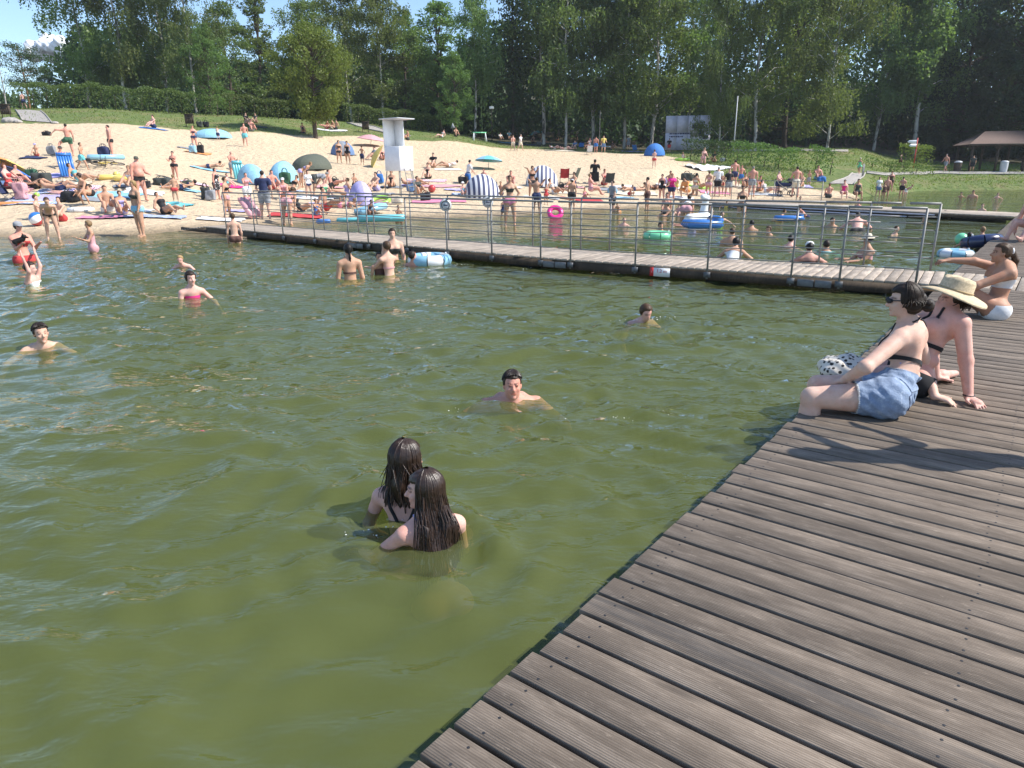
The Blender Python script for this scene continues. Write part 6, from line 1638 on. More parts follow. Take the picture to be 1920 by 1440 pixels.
# --- inflatables
mattress(129, 332, 1.15, .62, 'blue', 'bright blue ribbed air mattress stood upright', 8, 68)
mattress(449, 337, 1.05, .55, 'turq', 'turquoise air mattress held by the bald man', 15, 74, nt_=4)
mattress(470, 318, 1.2, .6, 'sky', 'pale blue air mattress leaning behind the blue tents', 100, 15, nt_=4)
mattress(166, 300, 1.7, .5, 'sky', 'long light blue paddle board lying high on the sand', -78, 0, nt_=2, pillow=False)
mattress(184, 338, .9, .45, 'yellow', 'yellow inflatable lying on open sand', -85, 0, nt_=2)
mattress(214, 340, .75, .45, 'yellow', 'smaller yellow inflatable lying beside the other yellow one', -95, 0, nt_=2)
mattress(-6, 386, 1.9, .5, 'orange', 'orange paddle board lying at the frame edge', -92, 0, nt_=2, r=.07, pillow=False)
mattress(672, 419, 1.75, .55, 'turq', 'turquoise paddle board floating at the shore', -95, 0, True, nt_=2, pillow=False, r=.13)
mattress(672, 404, 1.3, .7, 'sky', 'sky blue float lying on the wet sand behind the paddle board', -60, 10, nt_=3, pillow=False)
mattress(632, 418, .9, .35, 'turq', 'small teal body board at the shore', -95, 0, True, nt_=2, pillow=False, r=.08)
mattress(594, 421, .5, .3, 'blue', 'tiny blue float at the shore', -95, 0, True, nt_=2, pillow=False, r=.08)
ring(806, 494, .34, .13, 'white', 'white and blue swim ring carrying the bald man', True, 0, 0, 'sky')
ring(152, 396, .38, .09, 'white', 'white swim ring lying on the sand', False, 0)
ring(322, 388, .36, .09, 'turq', 'turquoise ring behind the reclining woman', False, 10)
ring(1233, 446, .30, .12, 'mint', 'bright green swim ring behind the bridge rails', True)
ring(1041, 409, .24, .10, 'hot', 'bright pink ring floating upright in the shallows', True, 55, 0, z=.22)
ring(1279, 301, .55, .13, 'lime', 'lime green ring on the upper sand', False)
ring(1791, 481, .26, .10, 'white', 'white swim ring floating before the pointing woman', True, 0, 0, 'sky')
ring(1838, 466, .30, .15, 'navy', 'big navy ribbed swim ring with boys', True, 12, 200, z=.16)
ring(714, 378, .4, .1, 'lime', 'lime green ring beside the lilac tent', False, 20)
mattress(1284, 431, 1.1, .8, 'blue', 'big blue inflatable raft with raised head end', -72, 0, True, nt_=4, r=.13)
mattress(1453, 416, .95, .5, 'blue', 'blue air mattress with two children', -75, 0, True, nt_=3)
ball(71, 424, .23, ('blue', 'white', 'red'), 'blue white and red beach ball on the wet sand')
ball(1827, 411, .13, ('orange', 'white'), 'orange and white beach ball floating', True)
ball(1801, 457, .15, ('mint',), 'green transparent ball beside the navy ring', True)
ball(810, 361, .20, ('red',), 'red ball beside the seated woman in black', False)
ball(70, 371, .11, ('lime',), 'small yellow tennis ball sized ball over the sitting boy')
def float_animal(px, py, label):
    p = spot(px, py, True); o = empty('inflatable_animal', tuple(p), R(20), label, 'inflatable', 'inflatables')
    def fn(P):
        d, _ = seg_d(P, (-.35, 0, .12), (.35, 0, .12), .2, .22); a, _ = seg_d(P, (.2, 0, .2), (.3, 0, .85), .16, .11); d = smin(d, a, .1)
        a, _ = seg_d(P, (.3, 0, .86), (.08, -.1, .9), .13, .09); return smin(d, a, .06)
    blob('tube_body', fn, (-.7, -.4, -.1), (.7, .4, 1.1), .04, 'vinyl', o, COLR['white'])
    for s in (-.07, .07): MB().tube([(.3, s, .95), (.32, s*1.4, 1.08)], [.04, .015], 6).build('ear', 'vinyl', o, COLR['white'])
    for s in (-.1, .1): MB().lathe([(.02, 0), (.02, .01), (.001, .012)], 8, rotm('X', 90 if s < 0 else -90), (.2, s*1.15, .92)).build('eye', 'ink', o)
float_animal(1308, 417, 'white long necked inflatable in the shallows')
# clear pink float carried by the bridge
mattress(478, 410, .9, .6, 'rose', 'clear pink float held at the bridge rail', 40, 50, nt_=3, pillow=False)
# --- towels
TW = [(95, 331, 1.9, 1.1, 10, 'lilac', 'pink and lilac blanket beside the violet parasol'), (92, 372, 2.4, 1.2, 5, 'lilac', 'lilac patterned blanket behind the sitting boys'),
 (60, 380, 1.8, 1.0, 20, 'stripe_blue', 'striped blanket behind the sitting boys'), (205, 366, 2.6, 1.2, 5, 'sky', 'pale blue towel spread below the heavy man'),
 (270, 362, 1.5, .9, 15, 'white', 'white towel at the feet of the heavy man'), (230, 408, 1.7, .8, 5, 'navy', 'navy towel under the girl in lilac top'),
 (296, 408, 1.9, .9, 8, 'stripe_blue', 'striped towel under the reclining woman'), (395, 320, 2.2, .9, 5, 'sky', 'light blue towel under the person lying face down'),
 (372, 288, 1.6, 1.0, 0, 'orange', 'orange towel next to blue bags'), (62, 297, 1.2, .8, 0, 'navy', 'navy towel under the child in lilac cap'),
 (287, 242, 2.0, .8, 0, 'blue', 'blue towel at the foot of the bank'), (415, 413, 1.6, .8, 5, 'white', 'white towel on wet sand before the bridge ramp'),
 (555, 405, 2.0, 1.0, 10, 'red', 'red towel near the waterline'), (590, 372, 1.9, 1.0, 5, 'white', 'white towel behind the bending man'),
 (800, 340, 2.4, 1.0, 0, 'stripe_pink', 'pink striped towel under the woman in black top'), (830, 350, 2.2, .9, 8, 'rose', 'rose towel below the pink striped one'),
 (823, 378, 2.6, .9, 4, 'pink', 'bright pink towel close to the waterline'), (862, 357, 1.6, .8, 0, 'lilac', 'violet towel beside the striped shelter'),
 (690, 380, 1.8, .7, 5, 'rose', 'pink towel in front of the lilac tent'), (1090, 375, 2.2, 1.0, 0, 'red', 'red blanket under the child with buckets'),
 (1190, 363, 2.6, 1.2, 0, 'cream', 'tan towel under the man lying face down'), (1165, 351, 1.4, .8, 0, 'white', 'white towel behind the man in grey shirt'),
 (1050, 283, 3.2, 1.2, 0, 'cream', 'cream blanket under the lying row at the shade edge'), (1190, 285, 3.0, 1.2, 0, 'lilac', 'lilac blanket beside the blue chairs'),
 (990, 272, 2.8, 1.3, 0, 'navy', 'navy blanket under the grey parasol'), (1340, 362, 1.9, .9, 0, 'pink', 'pink towel behind the man in white shirt'),
 (1432, 365, 2.0, .9, 0, 'white', 'white towel before the dark pram'), (1275, 372, 1.6, .8, 0, 'white', 'white towel on the shore near the crouching woman'),
 (840, 318, 1.8, .8, 0, 'white', 'white towel under the person in pale clothes'), (622, 245, 3.0, 1.1, 0, 'white', 'white blanket under the three sunbathers on the grass'),
 (335, 385, 1.2, .7, 0, 'turq', 'turquoise towel beside the boy in red trunks'), (478, 237, 2.2, 1.0, 0, 'charcoal', 'dark blanket in the grass shade'),
 (710, 366, 1.6, .8, 0, 'grey', 'grey towel under the man with the blue inflatable'), (1015, 371, 1.8, .8, 0, 'white', 'white towel in front of the upper striped shelter'),
 (352, 279, 1.2, .6, 0, 'grey', 'grey towel behind the woman in dark bikini'), (180, 375, 1.6, .8, 0, 'grey', 'grey blanket under the bending woman in black bikini')]
for t_ in TW: towel(*t_[:6], t_[6])
BG = [(98, 291, .45, .5, 'grey', 'grey and white bag by the man with raised leg'), (196, 294, .6, .55, 'navy', 'navy backpack on the light blue paddle board'), (362, 287, .5, .5, 'sky', 'pale blue bag before the woman in dark bikini'),
 (377, 288, .45, .6, 'black', 'black backpack before the woman in dark bikini'), (387, 375, .4, .6, 'charcoal', 'dark grey bag beside the floral dress'), (396, 377, .45, .5, 'grey', 'pale grey bag beside the floral dress'),
 (42, 376, .5, .75, 'rose', 'pink canvas bag beside the folding chair'), (135, 378, .8, .4, 'black', 'black bag lying by the bending woman'), (80, 346, .8, .5, 'charcoal', 'dark bag behind the woman lying on her back'),
 (305, 348, .9, .35, 'charcoal', 'long dark bag behind the little boy in red trunks'), (536, 348, .6, .75, 'green', 'dark green crate bag in front of the blue tent'), (712, 345, .5, .6, 'blue', 'bright blue sack held by the seated man'),
 (868, 344, .6, .4, 'black', 'black bag behind the upper striped shelter'), (375, 239, .5, .5, 'charcoal', 'dark bag at the edge of the bank'), (387, 239, .5, .5, 'black', 'black bag at the edge of the bank'),
 (1287, 340, .8, .55, 'charcoal', 'dark grey bag heap on sand behind the crouching woman'), (1303, 338, .5, .4, 'khaki', 'olive bag beside the dark bag heap'), (798, 377, .55, .4, 'black', 'black bag near the pink towel'),
 (1148, 362, .6, .3, 'sky', 'pale blue bag behind the man in grey shirt'), (60, 330, .5, .3, 'green', 'green bag behind the violet parasol'), (745, 383, .6, .3, 'cream', 'cream bag under the lifeguard tower'),
 (1540, 341, .6, .35, 'blue', 'blue cool bag beside the ramp shrub'), (1355, 303, .5, .3, 'white', 'white bag on the grass edge'), (88, 254, .6, .25, 'black', 'dark bag lying alone high on the sand')]
for b_ in BG: bag(*b_[:5], b_[5])
chair(20, 378, 60, 'navy', 'navy folding chair with the woman in red swimsuit')
chair(1058, 343, 185, 'red', 'red folding chair beside the striped shelter'); chair(1074, 345, 250, 'khaki', 'olive reclined folding chair beside the red one', .95)
chair(1115, 350, 175, 'black', 'black folding chair with dark haired person'); chair(1140, 352, 200, 'charcoal', 'dark folding chair next to the woman in red swimsuit')
chair(1192, 287, 150, 'blue', 'blue folding chair in the tree shade'); chair(1105, 290, 190, 'white', 'white folding chair by the man in blue trunks')
bike(182, 309, 20, 'charcoal', 'dark bicycle lying on the sand behind the walking boy'); bike(212, 313, -10, 'yellow', 'yellow bicycle lying beside the dark one')
MORE_T = [(140, 345, 1.4, .8, 20, 'cream', 'cream towel behind the bending woman'), (165, 352, 1.1, .6, -10, 'stripe_pink', 'small pink striped towel left of the heavy man'), (110, 360, 1.6, .8, 5, 'stripe_blue', 'blue striped blanket below the woman lying down'),
 (35, 352, 1.5, .8, 0, 'rose', 'rose blanket behind the folding chair'), (15, 345, 1.3, .8, 0, 'denim', 'blue blanket under the tipped parasols'), (245, 350, 1.3, .7, 8, 'grey', 'grey towel beside the heavy man'), (190, 410, 1.5, .6, 3, 'pink', 'pink towel under the young man with knees up'),
 (255, 395, 1.2, .6, 0, 'white', 'white towel between the sitting group and the reclining woman'), (340, 355, 1.6, .7, 5, 'sky', 'sky blue towel behind the little boy in red trunks'), (365, 345, 1.2, .6, 0, 'stripe_pink', 'pink striped towel left of the floral dress'),
 (430, 350, 1.3, .7, 0, 'hot', 'hot pink towel behind the woman in black top'), (455, 398, 1.3, .6, 0, 'lilac', 'lilac towel at the bridge foot'), (510, 355, 1.4, .7, 0, 'cream', 'cream towel in front of the blue tents'), (545, 358, 1.3, .7, 5, 'stripe_blue', 'blue striped towel right of the blue tents'),
 (620, 352, 1.5, .8, 0, 'rose', 'rose towel behind the child above the lilac tent'), (640, 388, 1.6, .7, 0, 'white', 'white towel left of the lilac tent'), (605, 385, 1.3, .6, 0, 'lilac', 'lilac towel behind the tanned man'), (735, 352, 1.3, .6, 0, 'grey', 'grey towel under the lifeguard ladder'),
 (775, 349, 1.4, .6, 0, 'lilac', 'lilac striped mat right of the lifeguard tower'), (870, 366, 1.2, .6, 0, 'stripe_blue', 'blue striped mat left of the lower striped shelter'), (955, 352, 1.4, .7, 0, 'white', 'white mat behind the woman with hands on hips'), (1040, 362, 1.5, .7, 0, 'cream', 'cream mat right of the upper striped shelter'),
 (1075, 352, 1.3, .6, 0, 'rose', 'rose mat beside the olive chair'), (1130, 356, 1.2, .6, 0, 'grey', 'grey mat below the dark folding chair'), (1165, 372, 1.3, .6, 0, 'sky', 'sky blue mat in front of the man lying face down'), (1255, 350, 1.6, .7, 0, 'white', 'white mat behind the woman in pink top'),
 (1310, 352, 1.4, .7, 0, 'lime', 'lime mat behind the kneeling woman'), (1395, 350, 1.6, .8, 0, 'cream', 'cream mat behind the broad man in grey trunks'), (1500, 350, 1.5, .7, 0, 'lilac', 'lilac mat behind the man in beige shorts'), (950, 268, 2.2, 1.0, 0, 'sky', 'blue blanket under the trees by the pink pool'),
 (1075, 270, 2.4, 1.0, 0, 'green', 'green blanket in the tree shade behind the row'), (1130, 274, 2.2, 1.0, 0, 'denim', 'denim blue blanket behind the man in yellow shirt')]
for t_ in MORE_T: towel(*t_[:6], t_[6])
for b_ in [(150, 340, .4, .3, 'navy', 'navy bag on the cream towel'), (118, 352, .4, .35, 'cream', 'cream bag on the striped blanket'), (275, 352, .4, .3, 'black', 'small black bag beside the heavy man'), (352, 352, .45, .35, 'khaki', 'olive bag on the sky blue towel'),
           (505, 352, .45, .4, 'navy', 'navy bag before the blue tents'), (628, 348, .5, .4, 'charcoal', 'charcoal bag near the child above the lilac tent'), (770, 360, .45, .4, 'denim', 'denim bag near the red ball'), (925, 352, .5, .35, 'charcoal', 'charcoal bag between the striped shelters'),
           (1052, 356, .4, .35, 'black', 'black bag next to the red folding chair'), (1250, 345, .45, .35, 'lilac', 'lilac bag behind the woman in pink top'), (1405, 345, .5, .4, 'navy', 'navy bag behind the broad man'), (1010, 274, .7, .5, 'charcoal', 'charcoal bag under the grey parasol'), (1090, 276, .7, .5, 'blue', 'blue bag at the end of the lying row')]: bag(*b_[:5], b_[5])
# white cloth held up behind the pier crowd
towel(1327, 318, 3.2, 2.4, 25, 'white', 'large white cloth spread over things on the sand edge', lump=.22)

# ------------------------------------------------------------------ lifeguard tower
p = on(752, 372); s = 1.0; mp_ = p[1]/1345.
tw = empty('lifeguard_tower', tuple(p), R(-38)-math.atan2(p[0], p[1])*0, 'white lifeguard tower with backrest and small roof on thin legs', 'tower')
hb = (372-322)*mp_*.98; bx_ = 1.06; bh = 43*mp_; bd = .92
for x in (-1, 1):
    for y in (-1, 1):
        MB().tube([(x*bx_*.62, y*bd*.62, -.3), (x*bx_*.44, y*bd*.44, hb+.02)], .024, 6).build('leg', 'steel', tw)
MB().box((0, 0, hb+bh/2), (bx_, bd, bh), None, .015).build('seat_box', 'white_paint', tw, sm=False)
bt = 46*mp_
MB().box((-bx_*.28, bd*.40, hb+bh+bt/2), (bx_*.62, .06, bt), None, .01).build('backrest', 'white_paint', tw, sm=False)
MB().box((-bx_*.56, 0, hb+bh+bt/2), (.05, bd*.84, bt), None, .01).build('side_panel', 'white_paint', tw, sm=False)
MB().box((-.02, 0, hb+bh+bt+.03), (bx_*1.25, bd*1.25, .05), None, .01).build('roof', 'grey_plastic', tw, sm=False)
for y in (-.2, .2): MB().tube([(bx_*.5+.42, y, -.2), (bx_*.5+.03, y, hb+.1)], .02, 6).build('ladder_rail', 'steel', tw)
for k in range(5):
    f = (k+.6)/5.4; MB().tube([(bx_*.5+.42-.39*f, -.2, -.2+f*(hb+.3)), (bx_*.5+.42-.39*f, .2, -.2+f*(hb+.3))], .018, 6).build('rung', 'steel', tw)

# ------------------------------------------------------------------ fixtures behind the beach
def at_dir(px, Y, dz=0): a = (px-960)*math.cos(PITCH)/FPX; X = a*Y; return np.array([X, Y, terz(X, Y)+dz])
def bin_(px, py, label):
    p = on(px, py); o = empty('litter_bin', tuple(p), .2, label, 'bin', 'brown litter bins on the bank')
    for x in (-.3, .3): MB().tube([(x, 0, -.1), (x, 0, 1.0)], .03, 6).build('post', 'bark_dark', o)
    for k in range(5): MB().box((-.28+k*.14, -.1, .68), (.12, .04, .75)).build('slat', 'dark_wood', o, sm=False)
    MB().box((0, .06, .66), (.62, .28, .7)).build('bin_body', 'bark_dark', o, sm=False); MB().box((0, 0, 1.06), (.78, .46, .04)).build('lid', 'bark_dark', o, sm=False)
bin_(13, 222, 'brown litter bin beside the concrete path'); bin_(357, 239, 'brown litter bin at the foot of the bank'); bin_(686, 249, 'brown litter bin by the middle path')
def pole(px, Y, h, r, label, mat='steel', head=None, name='lamp_post', cat='lamp'):
    p = at_dir(px, Y); o = empty(name, tuple(p), 0, label, cat)
    MB().tube([(0, 0, -.2), (0, 0, h)], [r, r*.7], 8).build('pole', mat, o)
    if head == 'lamp':
        MB().box((0, 0, h+.12), (.55, .45, .28), None, .05).build('lamp_head', 'white_paint', o, sm=False)
    if head == 'arm':
        MB().tube([(0, 0, h-.1), (-.5, 0, h+.2), (-1.1, 0, h+.25)], .05, 6).build('arm', mat, o); MB().box((-1.3, 0, h+.22), (.6, .25, .12), None, .03).build('lamp_head', 'white_paint', o, sm=False)
    return o
pole(927, 88, 3.6, .06, 'lamp post with white head under the spruce', 'bark_dark', 'lamp')
pole(1376, 70, 5.4, .06, 'tall pale grey flagpole in front of the birches', 'grey_plastic', None, 'flagpole', 'pole')
pole(1126, 81, 4.2, .05, 'thin wooden post behind the man in yellow shirt', 'bridge_wood', None, 'wooden_post', 'post')
pole(7, 79, 5.0, .07, 'street lamp with curved arm above the path', 'steel', 'arm')
# green and white goal frame under the trees
p = at_dir(904, 84); o = empty('swing_frame', tuple(p), .3, 'small green and white frame under the trees', 'frame')
for x in (-.75, .75): MB().tube([(x, -.3, 0), (x*.9, 0, .95)], .06, 6).build('leg', 'white_paint', o); MB().tube([(x, .3, 0), (x*.9, 0, .95)], .06, 6).build('leg', 'white_paint', o)
MB().tube([(-.8, 0, .97), (.8, 0, .97)], .07, 6).build('crossbar', 'vinyl', o, COLR['mint'])
# notice wall with a printed map and lettering
p = at_dir(1289, 82); wl_, wh = 4.9, 3.6
p[2] = atY(1289, 281, 82)[2]
o = empty('notice_wall', tuple(p), R(-8), 'large white notice wall with printed text and pictures under the birches', 'notice board')
for i in range(4):
    for j in range(2): MB().box((-wl_/2+wl_*(i+.5)/4, 0, wh*(j+.5)/2), (wl_/4-.012, .12, wh/2-.012)).build('panel', 'board_white', o, sm=False)
MB().box((0, .09, wh/2), (wl_, .05, wh)).build('backing', 'concrete', o, sm=False)
for x, z, w, h in ((.7, 1.75, .85, .7), (1.45, 1.75, .6, .62), (.95, 2.45, 1.1, .4), (1.9, 1.3, .5, .35)):
    MB().box((x, -.066, z), (w, .01, h)).build('picture', 'ink' if w != .85 else 'concrete', o, sm=False)
rg_ = np.random.default_rng(4)
for z, n_ in ((1.72, 9), (1.42, 7)):                 # the print is too faint to read: dark strokes of word shape
    x = -2.0
    for k in range(n_):
        w = rg_.uniform(.08, .26); MB().box((x+w/2, -.066, z), (w, .01, rg_.uniform(.09, .16))).build('print', 'ink', o, sm=False); x += w+.05
# arrow sign post
p = at_dir(1716, 72); o = empty('sign_post', tuple(p), 0, 'red post with white arrow signs on the lawn', 'sign')
MB().tube([(0, 0, -.2), (0, 0, 2.9)], .05, 8).build('post', 'red_paint', o)
for k, (z, r_) in enumerate(((2.55, -10), (2.2, 14))):
    M = rotm('Z', r_); V = np.array([(-.1, 0, -.14), (-.75, 0, -.14), (-.95, 0, 0), (-.75, 0, .14), (-.1, 0, .14)])
    V = np.concatenate([V+[0, -.02, 0], V+[0, .02, 0]])@M.T+[0, -.06, z]
    MB().add(V, [(0, 1, 3, 4), (9, 8, 6, 5), (0, 5, 6, 1), (4, 3, 8, 9)], [(1, 2, 3), (8, 7, 6), (1, 6, 7), (1, 7, 2), (2, 7, 8), (2, 8, 3)]).build('arrow', 'white_paint', o, sm=False)
# wooden shelter at the frame edge
p = at_dir(1880, 72); o = empty('shelter', tuple(p), R(-14), 'open wooden shelter with brown hipped roof on the lawn', 'shelter')
L2, D2, ph_ = 3.9, 2.4, 2.55
for x in (-1, -.35, .35, 1):
    for y in (-1, 1):
        MB().box((x*(L2-.5), y*(D2-.45), ph_/2-.1), (.18, .18, ph_+.2)).build('post', 'dark_wood', o, sm=False)
        if y < 0:
            for sg_ in (-1, 1): MB().tube([(x*(L2-.5), y*(D2-.45), ph_-.55), (x*(L2-.5)+sg_*.5, y*(D2-.45), ph_)], .05, 6).build('brace', 'dark_wood', o)
rv = np.array([(-L2, -D2, ph_), (L2, -D2, ph_), (L2, D2, ph_), (-L2, D2, ph_), (-L2*.5, 0, ph_+1.25), (L2*.5, 0, ph_+1.25)])
for f in ((0, 1, 5, 4), (2, 3, 4, 5), (1, 2, 5), (3, 0, 4)):
    v = rv[list(f)]; n_ = nrm(np.cross(v[1]-v[0], v[2]-v[0])); vv = np.concatenate([v, v-n_*.06]); k = len(f)
    mb = MB(); ix = list(range(k)); q4 = [(i, (i+1) % k, (i+1) % k+k, i+k) for i in range(k)]
    if k == 4: mb.add(vv, [tuple(ix), tuple(i+4 for i in ix[::-1])]+q4)
    else: mb.add(vv, q4, [tuple(ix), tuple(i+3 for i in ix[::-1])])
    mb.build('roof_plane', 'roof_felt', o, sm=False)
for y in (-1, 1): MB().box((0, y*(D2-.03), ph_-.06), (L2*2-.1, .06, .18)).build('eaves_board', 'dark_wood', o, sm=False)
for k in range(6): MB().box((L2*.55, -D2+.6, .25+k*.22), (2.2, .05, .2)).build('wall_plank', 'dark_wood', o, sm=False)
MB().box((-.4, -D2+.9, .75), (1.6, .7, .06)).build('table_top', 'dark_wood', o, sm=False); MB().box((-.4, -D2+.9, .36), (.1, .5, .72)).build('table_leg', 'dark_wood', o, sm=False)
for px_, Y_, h_, mat_, lab_ in ((1799, 70, 1.0, 'bark_dark', 'dark barrel bin before the shelter'), (1886, 69, 1.1, 'grey_plastic', 'grey waste bin in front of the shelter wall')):
    q = at_dir(px_, Y_); o = empty('waste_bin', tuple(q), 0, lab_, 'bin', 'bins by the shelter')
    MB().lathe([(.30, 0), (.34, h_*.5), (.33, h_*.85)], 14).build('bin_body', mat_, o); MB().lathe([(.35, h_*.85), (.35, h_*.92), (.2, h_), (.001, h_+.02)], 14).build('lid', 'grey_plastic', o)
# pram
p = on(1471, 368); o = empty('pram', tuple(p), R(80), 'dark pram with grey hood behind the far pier', 'pram')
for x in (-.28, .28):
    for y in (-.36, .36):
        MB().torus((x, y, .17), .15, .03, 18, 8, rotm('Y', 90)).build('wheel', 'black_rubber', o)
    MB().tube([(x, -.36, .17), (x, .45, .75), (x, .62, 1.0)], .018, 6).build('frame', 'steel', o); MB().tube([(x, .36, .17), (x, -.35, .65)], .018, 6).build('frame', 'steel', o)
MB().tube([(-.28, .62, 1.0), (.28, .62, 1.0)], .022, 6).build('handle', 'black_rubber', o)
MB().box((0, -.05, .68), (.5, .85, .26), None, .06).build('cot', 'fabric', o, COLR['navy'])
MB().lathe([(.30, 0), (.28, .15), (.18, .27), (.001, .31)], 14, rotm('X', 35), (0, -.28, .78)).build('hood', 'fabric', o, COLR['charcoal'])
# paths and ramps (sheets a little above the ground)
def path(pts_l, pts_r, label, mat='concrete', nm='path', n=9, lift=.05):
    Lp = [on(*q) for q in pts_l]; Rp = [on(*q) for q in pts_r]; V = []
    def res_(P): P = np.array(P); t = np.linspace(0, len(P)-1, n); return np.c_[[np.interp(t, range(len(P)), P[:, k]) for k in range(3)]].T
    A, B_ = res_(Lp), res_(Rp)
    for a, b_ in zip(A, B_):
        for f in np.linspace(0, 1, 5): q = a+(b_-a)*f; V.append((q[0], q[1], terz(q[0], q[1])+lift))
    I = np.arange(n*5).reshape(n, 5); F = np.c_[I[:-1, :-1].ravel(), I[:-1, 1:].ravel(), I[1:, 1:].ravel(), I[1:, :-1].ravel()]
    V = np.array(V); o = tag(obj(nm, mesh_np(nm, np.concatenate([V, V-[0, 0, .25]]), np.concatenate([F, F[:, ::-1]+len(V)])), mat), label, 'path', kind='structure')
    for side_ in (A, B_):
        MB().tube([(q[0], q[1], terz(q[0], q[1])+lift+.02) for q in side_], .06, 6).build('kerb', 'stone', o)
path([(42, 226), (30, 207), (21, 196)], [(97, 231), (76, 209), (62, 197)], 'concrete path climbing through the hedge gap')
path([(735, 254), (690, 243), (650, 231)], [(770, 256), (716, 243), (668, 231)], 'narrow gravel path climbing the bank in the middle')
path([(1556, 346), (1590, 333), (1598, 326)], [(1600, 347), (1618, 333), (1622, 326)], 'concrete ramp leading down to the sand')
path([(1372, 285), (1480, 284), (1590, 285)], [(1372, 282.6), (1480, 281.6), (1590, 282.6)], 'pale path edge along the top of the mound', 'stone')
path([(1625, 326), (1760, 326), (1960, 328)], [(1625, 323), (1760, 323), (1960, 325)], 'pale path crossing the lawn before the shelter', 'stone')
p = on(1617, 333); o = empty('ramp_railing', tuple(p), R(60), 'short grey railing at the top of the concrete ramp', 'railing')
for x in (-.7, 0, .7): MB().tube([(x, 0, -.1), (x, 0, 1.0)], .03, 6).build('post', 'steel', o)
for z in (.55, 1.0): MB().tube([(-.7, 0, z), (.7, 0, z)], .025, 6).build('rail', 'steel', o)
def rock(px, py, r, label):
    p = on(px, py); o = tag(blob('rock', lambda P: ell_d(P, (0, 0, .05), (r, r*.7, r*.45))+.05*r*np.sin(P[:, 0]*9/r)*np.sin(P[:, 1]*8/r+1), (-r*1.2, -r, -.2), (r*1.2, r, r*.7), r/9, 'stone', None), label, 'rock', 'rocks at the foot of the bank'); o.location = tuple(p)
rock(20, 229, .7, 'pale boulder beside the foot of the concrete path'); rock(34, 230, .35, 'small stone touching the pale boulder'); rock(103, 232, .3, 'small stone on the other side of the path foot')
p = at_dir(855, 83); o = empty('flag', tuple(p), 0, 'small white flag on a thin stick under the trees', 'flag')
MB().tube([(0, 0, 0), (0, 0, 1.3)], .02, 6).build('stick', 'steel', o); MB().tube([(.0, 0, 1.35), (.02, 0, .8)], [.02, .28], 10).build('cloth', 'fabric', o, COLR['grey'])
towel(1015, 260, 2.4, 1.5, 0, 'brown', 'brown blanket deep in the tree shade')
# cloud far away behind the pine
def cloud():
    c = atY(100, 86, 3000.0); o = empty('cloud', tuple(c), 0, 'white cumulus cloud low behind the pine', 'cloud'); o['kind'] = 'structure'
    rg = np.random.default_rng(3); bl = []
    for _ in range(60):
        x = rg.uniform(-95, 105); bl.append((x, rg.uniform(-40, 40), -42+rg.uniform(0, 1)*78*(1-(x/125)**2), rg.uniform(12, 27)))
    def fn(P):
        d = None
        for x, y, z, r_ in bl:
            e = np.sqrt(((P-np.array([x, y, z]))**2).sum(1))-r_; d = e if d is None else smin(d, e, 9)
        return d+3*np.sin(P[:, 0]*.21)*np.sin(P[:, 2]*.23+1)+1.6*np.sin(P[:, 0]*.5+1)*np.sin(P[:, 2]*.47)
    blob('puff', fn, (-140, -85, -85), (150, 85, 85), 5, 'cloud', o)
plain('straw', (.58, .46, .29), .8, 0, .18, 60); plain('straw_dark', (.42, .30, .15), .8, 0, .15, 40)
m, nt, b = new_mat('denim_cloth')
n1 = noise(nt, 16, 5, .7, coords(nt)); n2 = noise(nt, 220, 2, .5, coords(nt))
cc = ramp(nt, n1.outputs[0], [(.32, (.085, .13, .22)), (.52, (.16, .225, .35)), (.72, (.38, .45, .55))])
nt.links.new(mixc(nt, math_n(nt, 'MULTIPLY', n2.outputs[0], .5), cc, (.40, .48, .60)), b.inputs['Base Color']); b.inputs['Roughness'].default_value = .9
bump(nt, b, n1.outputs[0], .6, .02)
m, nt, b = new_mat('cloud'); b.inputs['Base Color'].default_value = (.9, .9, .92, 1); b.inputs['Roughness'].default_value = 1
cloud()
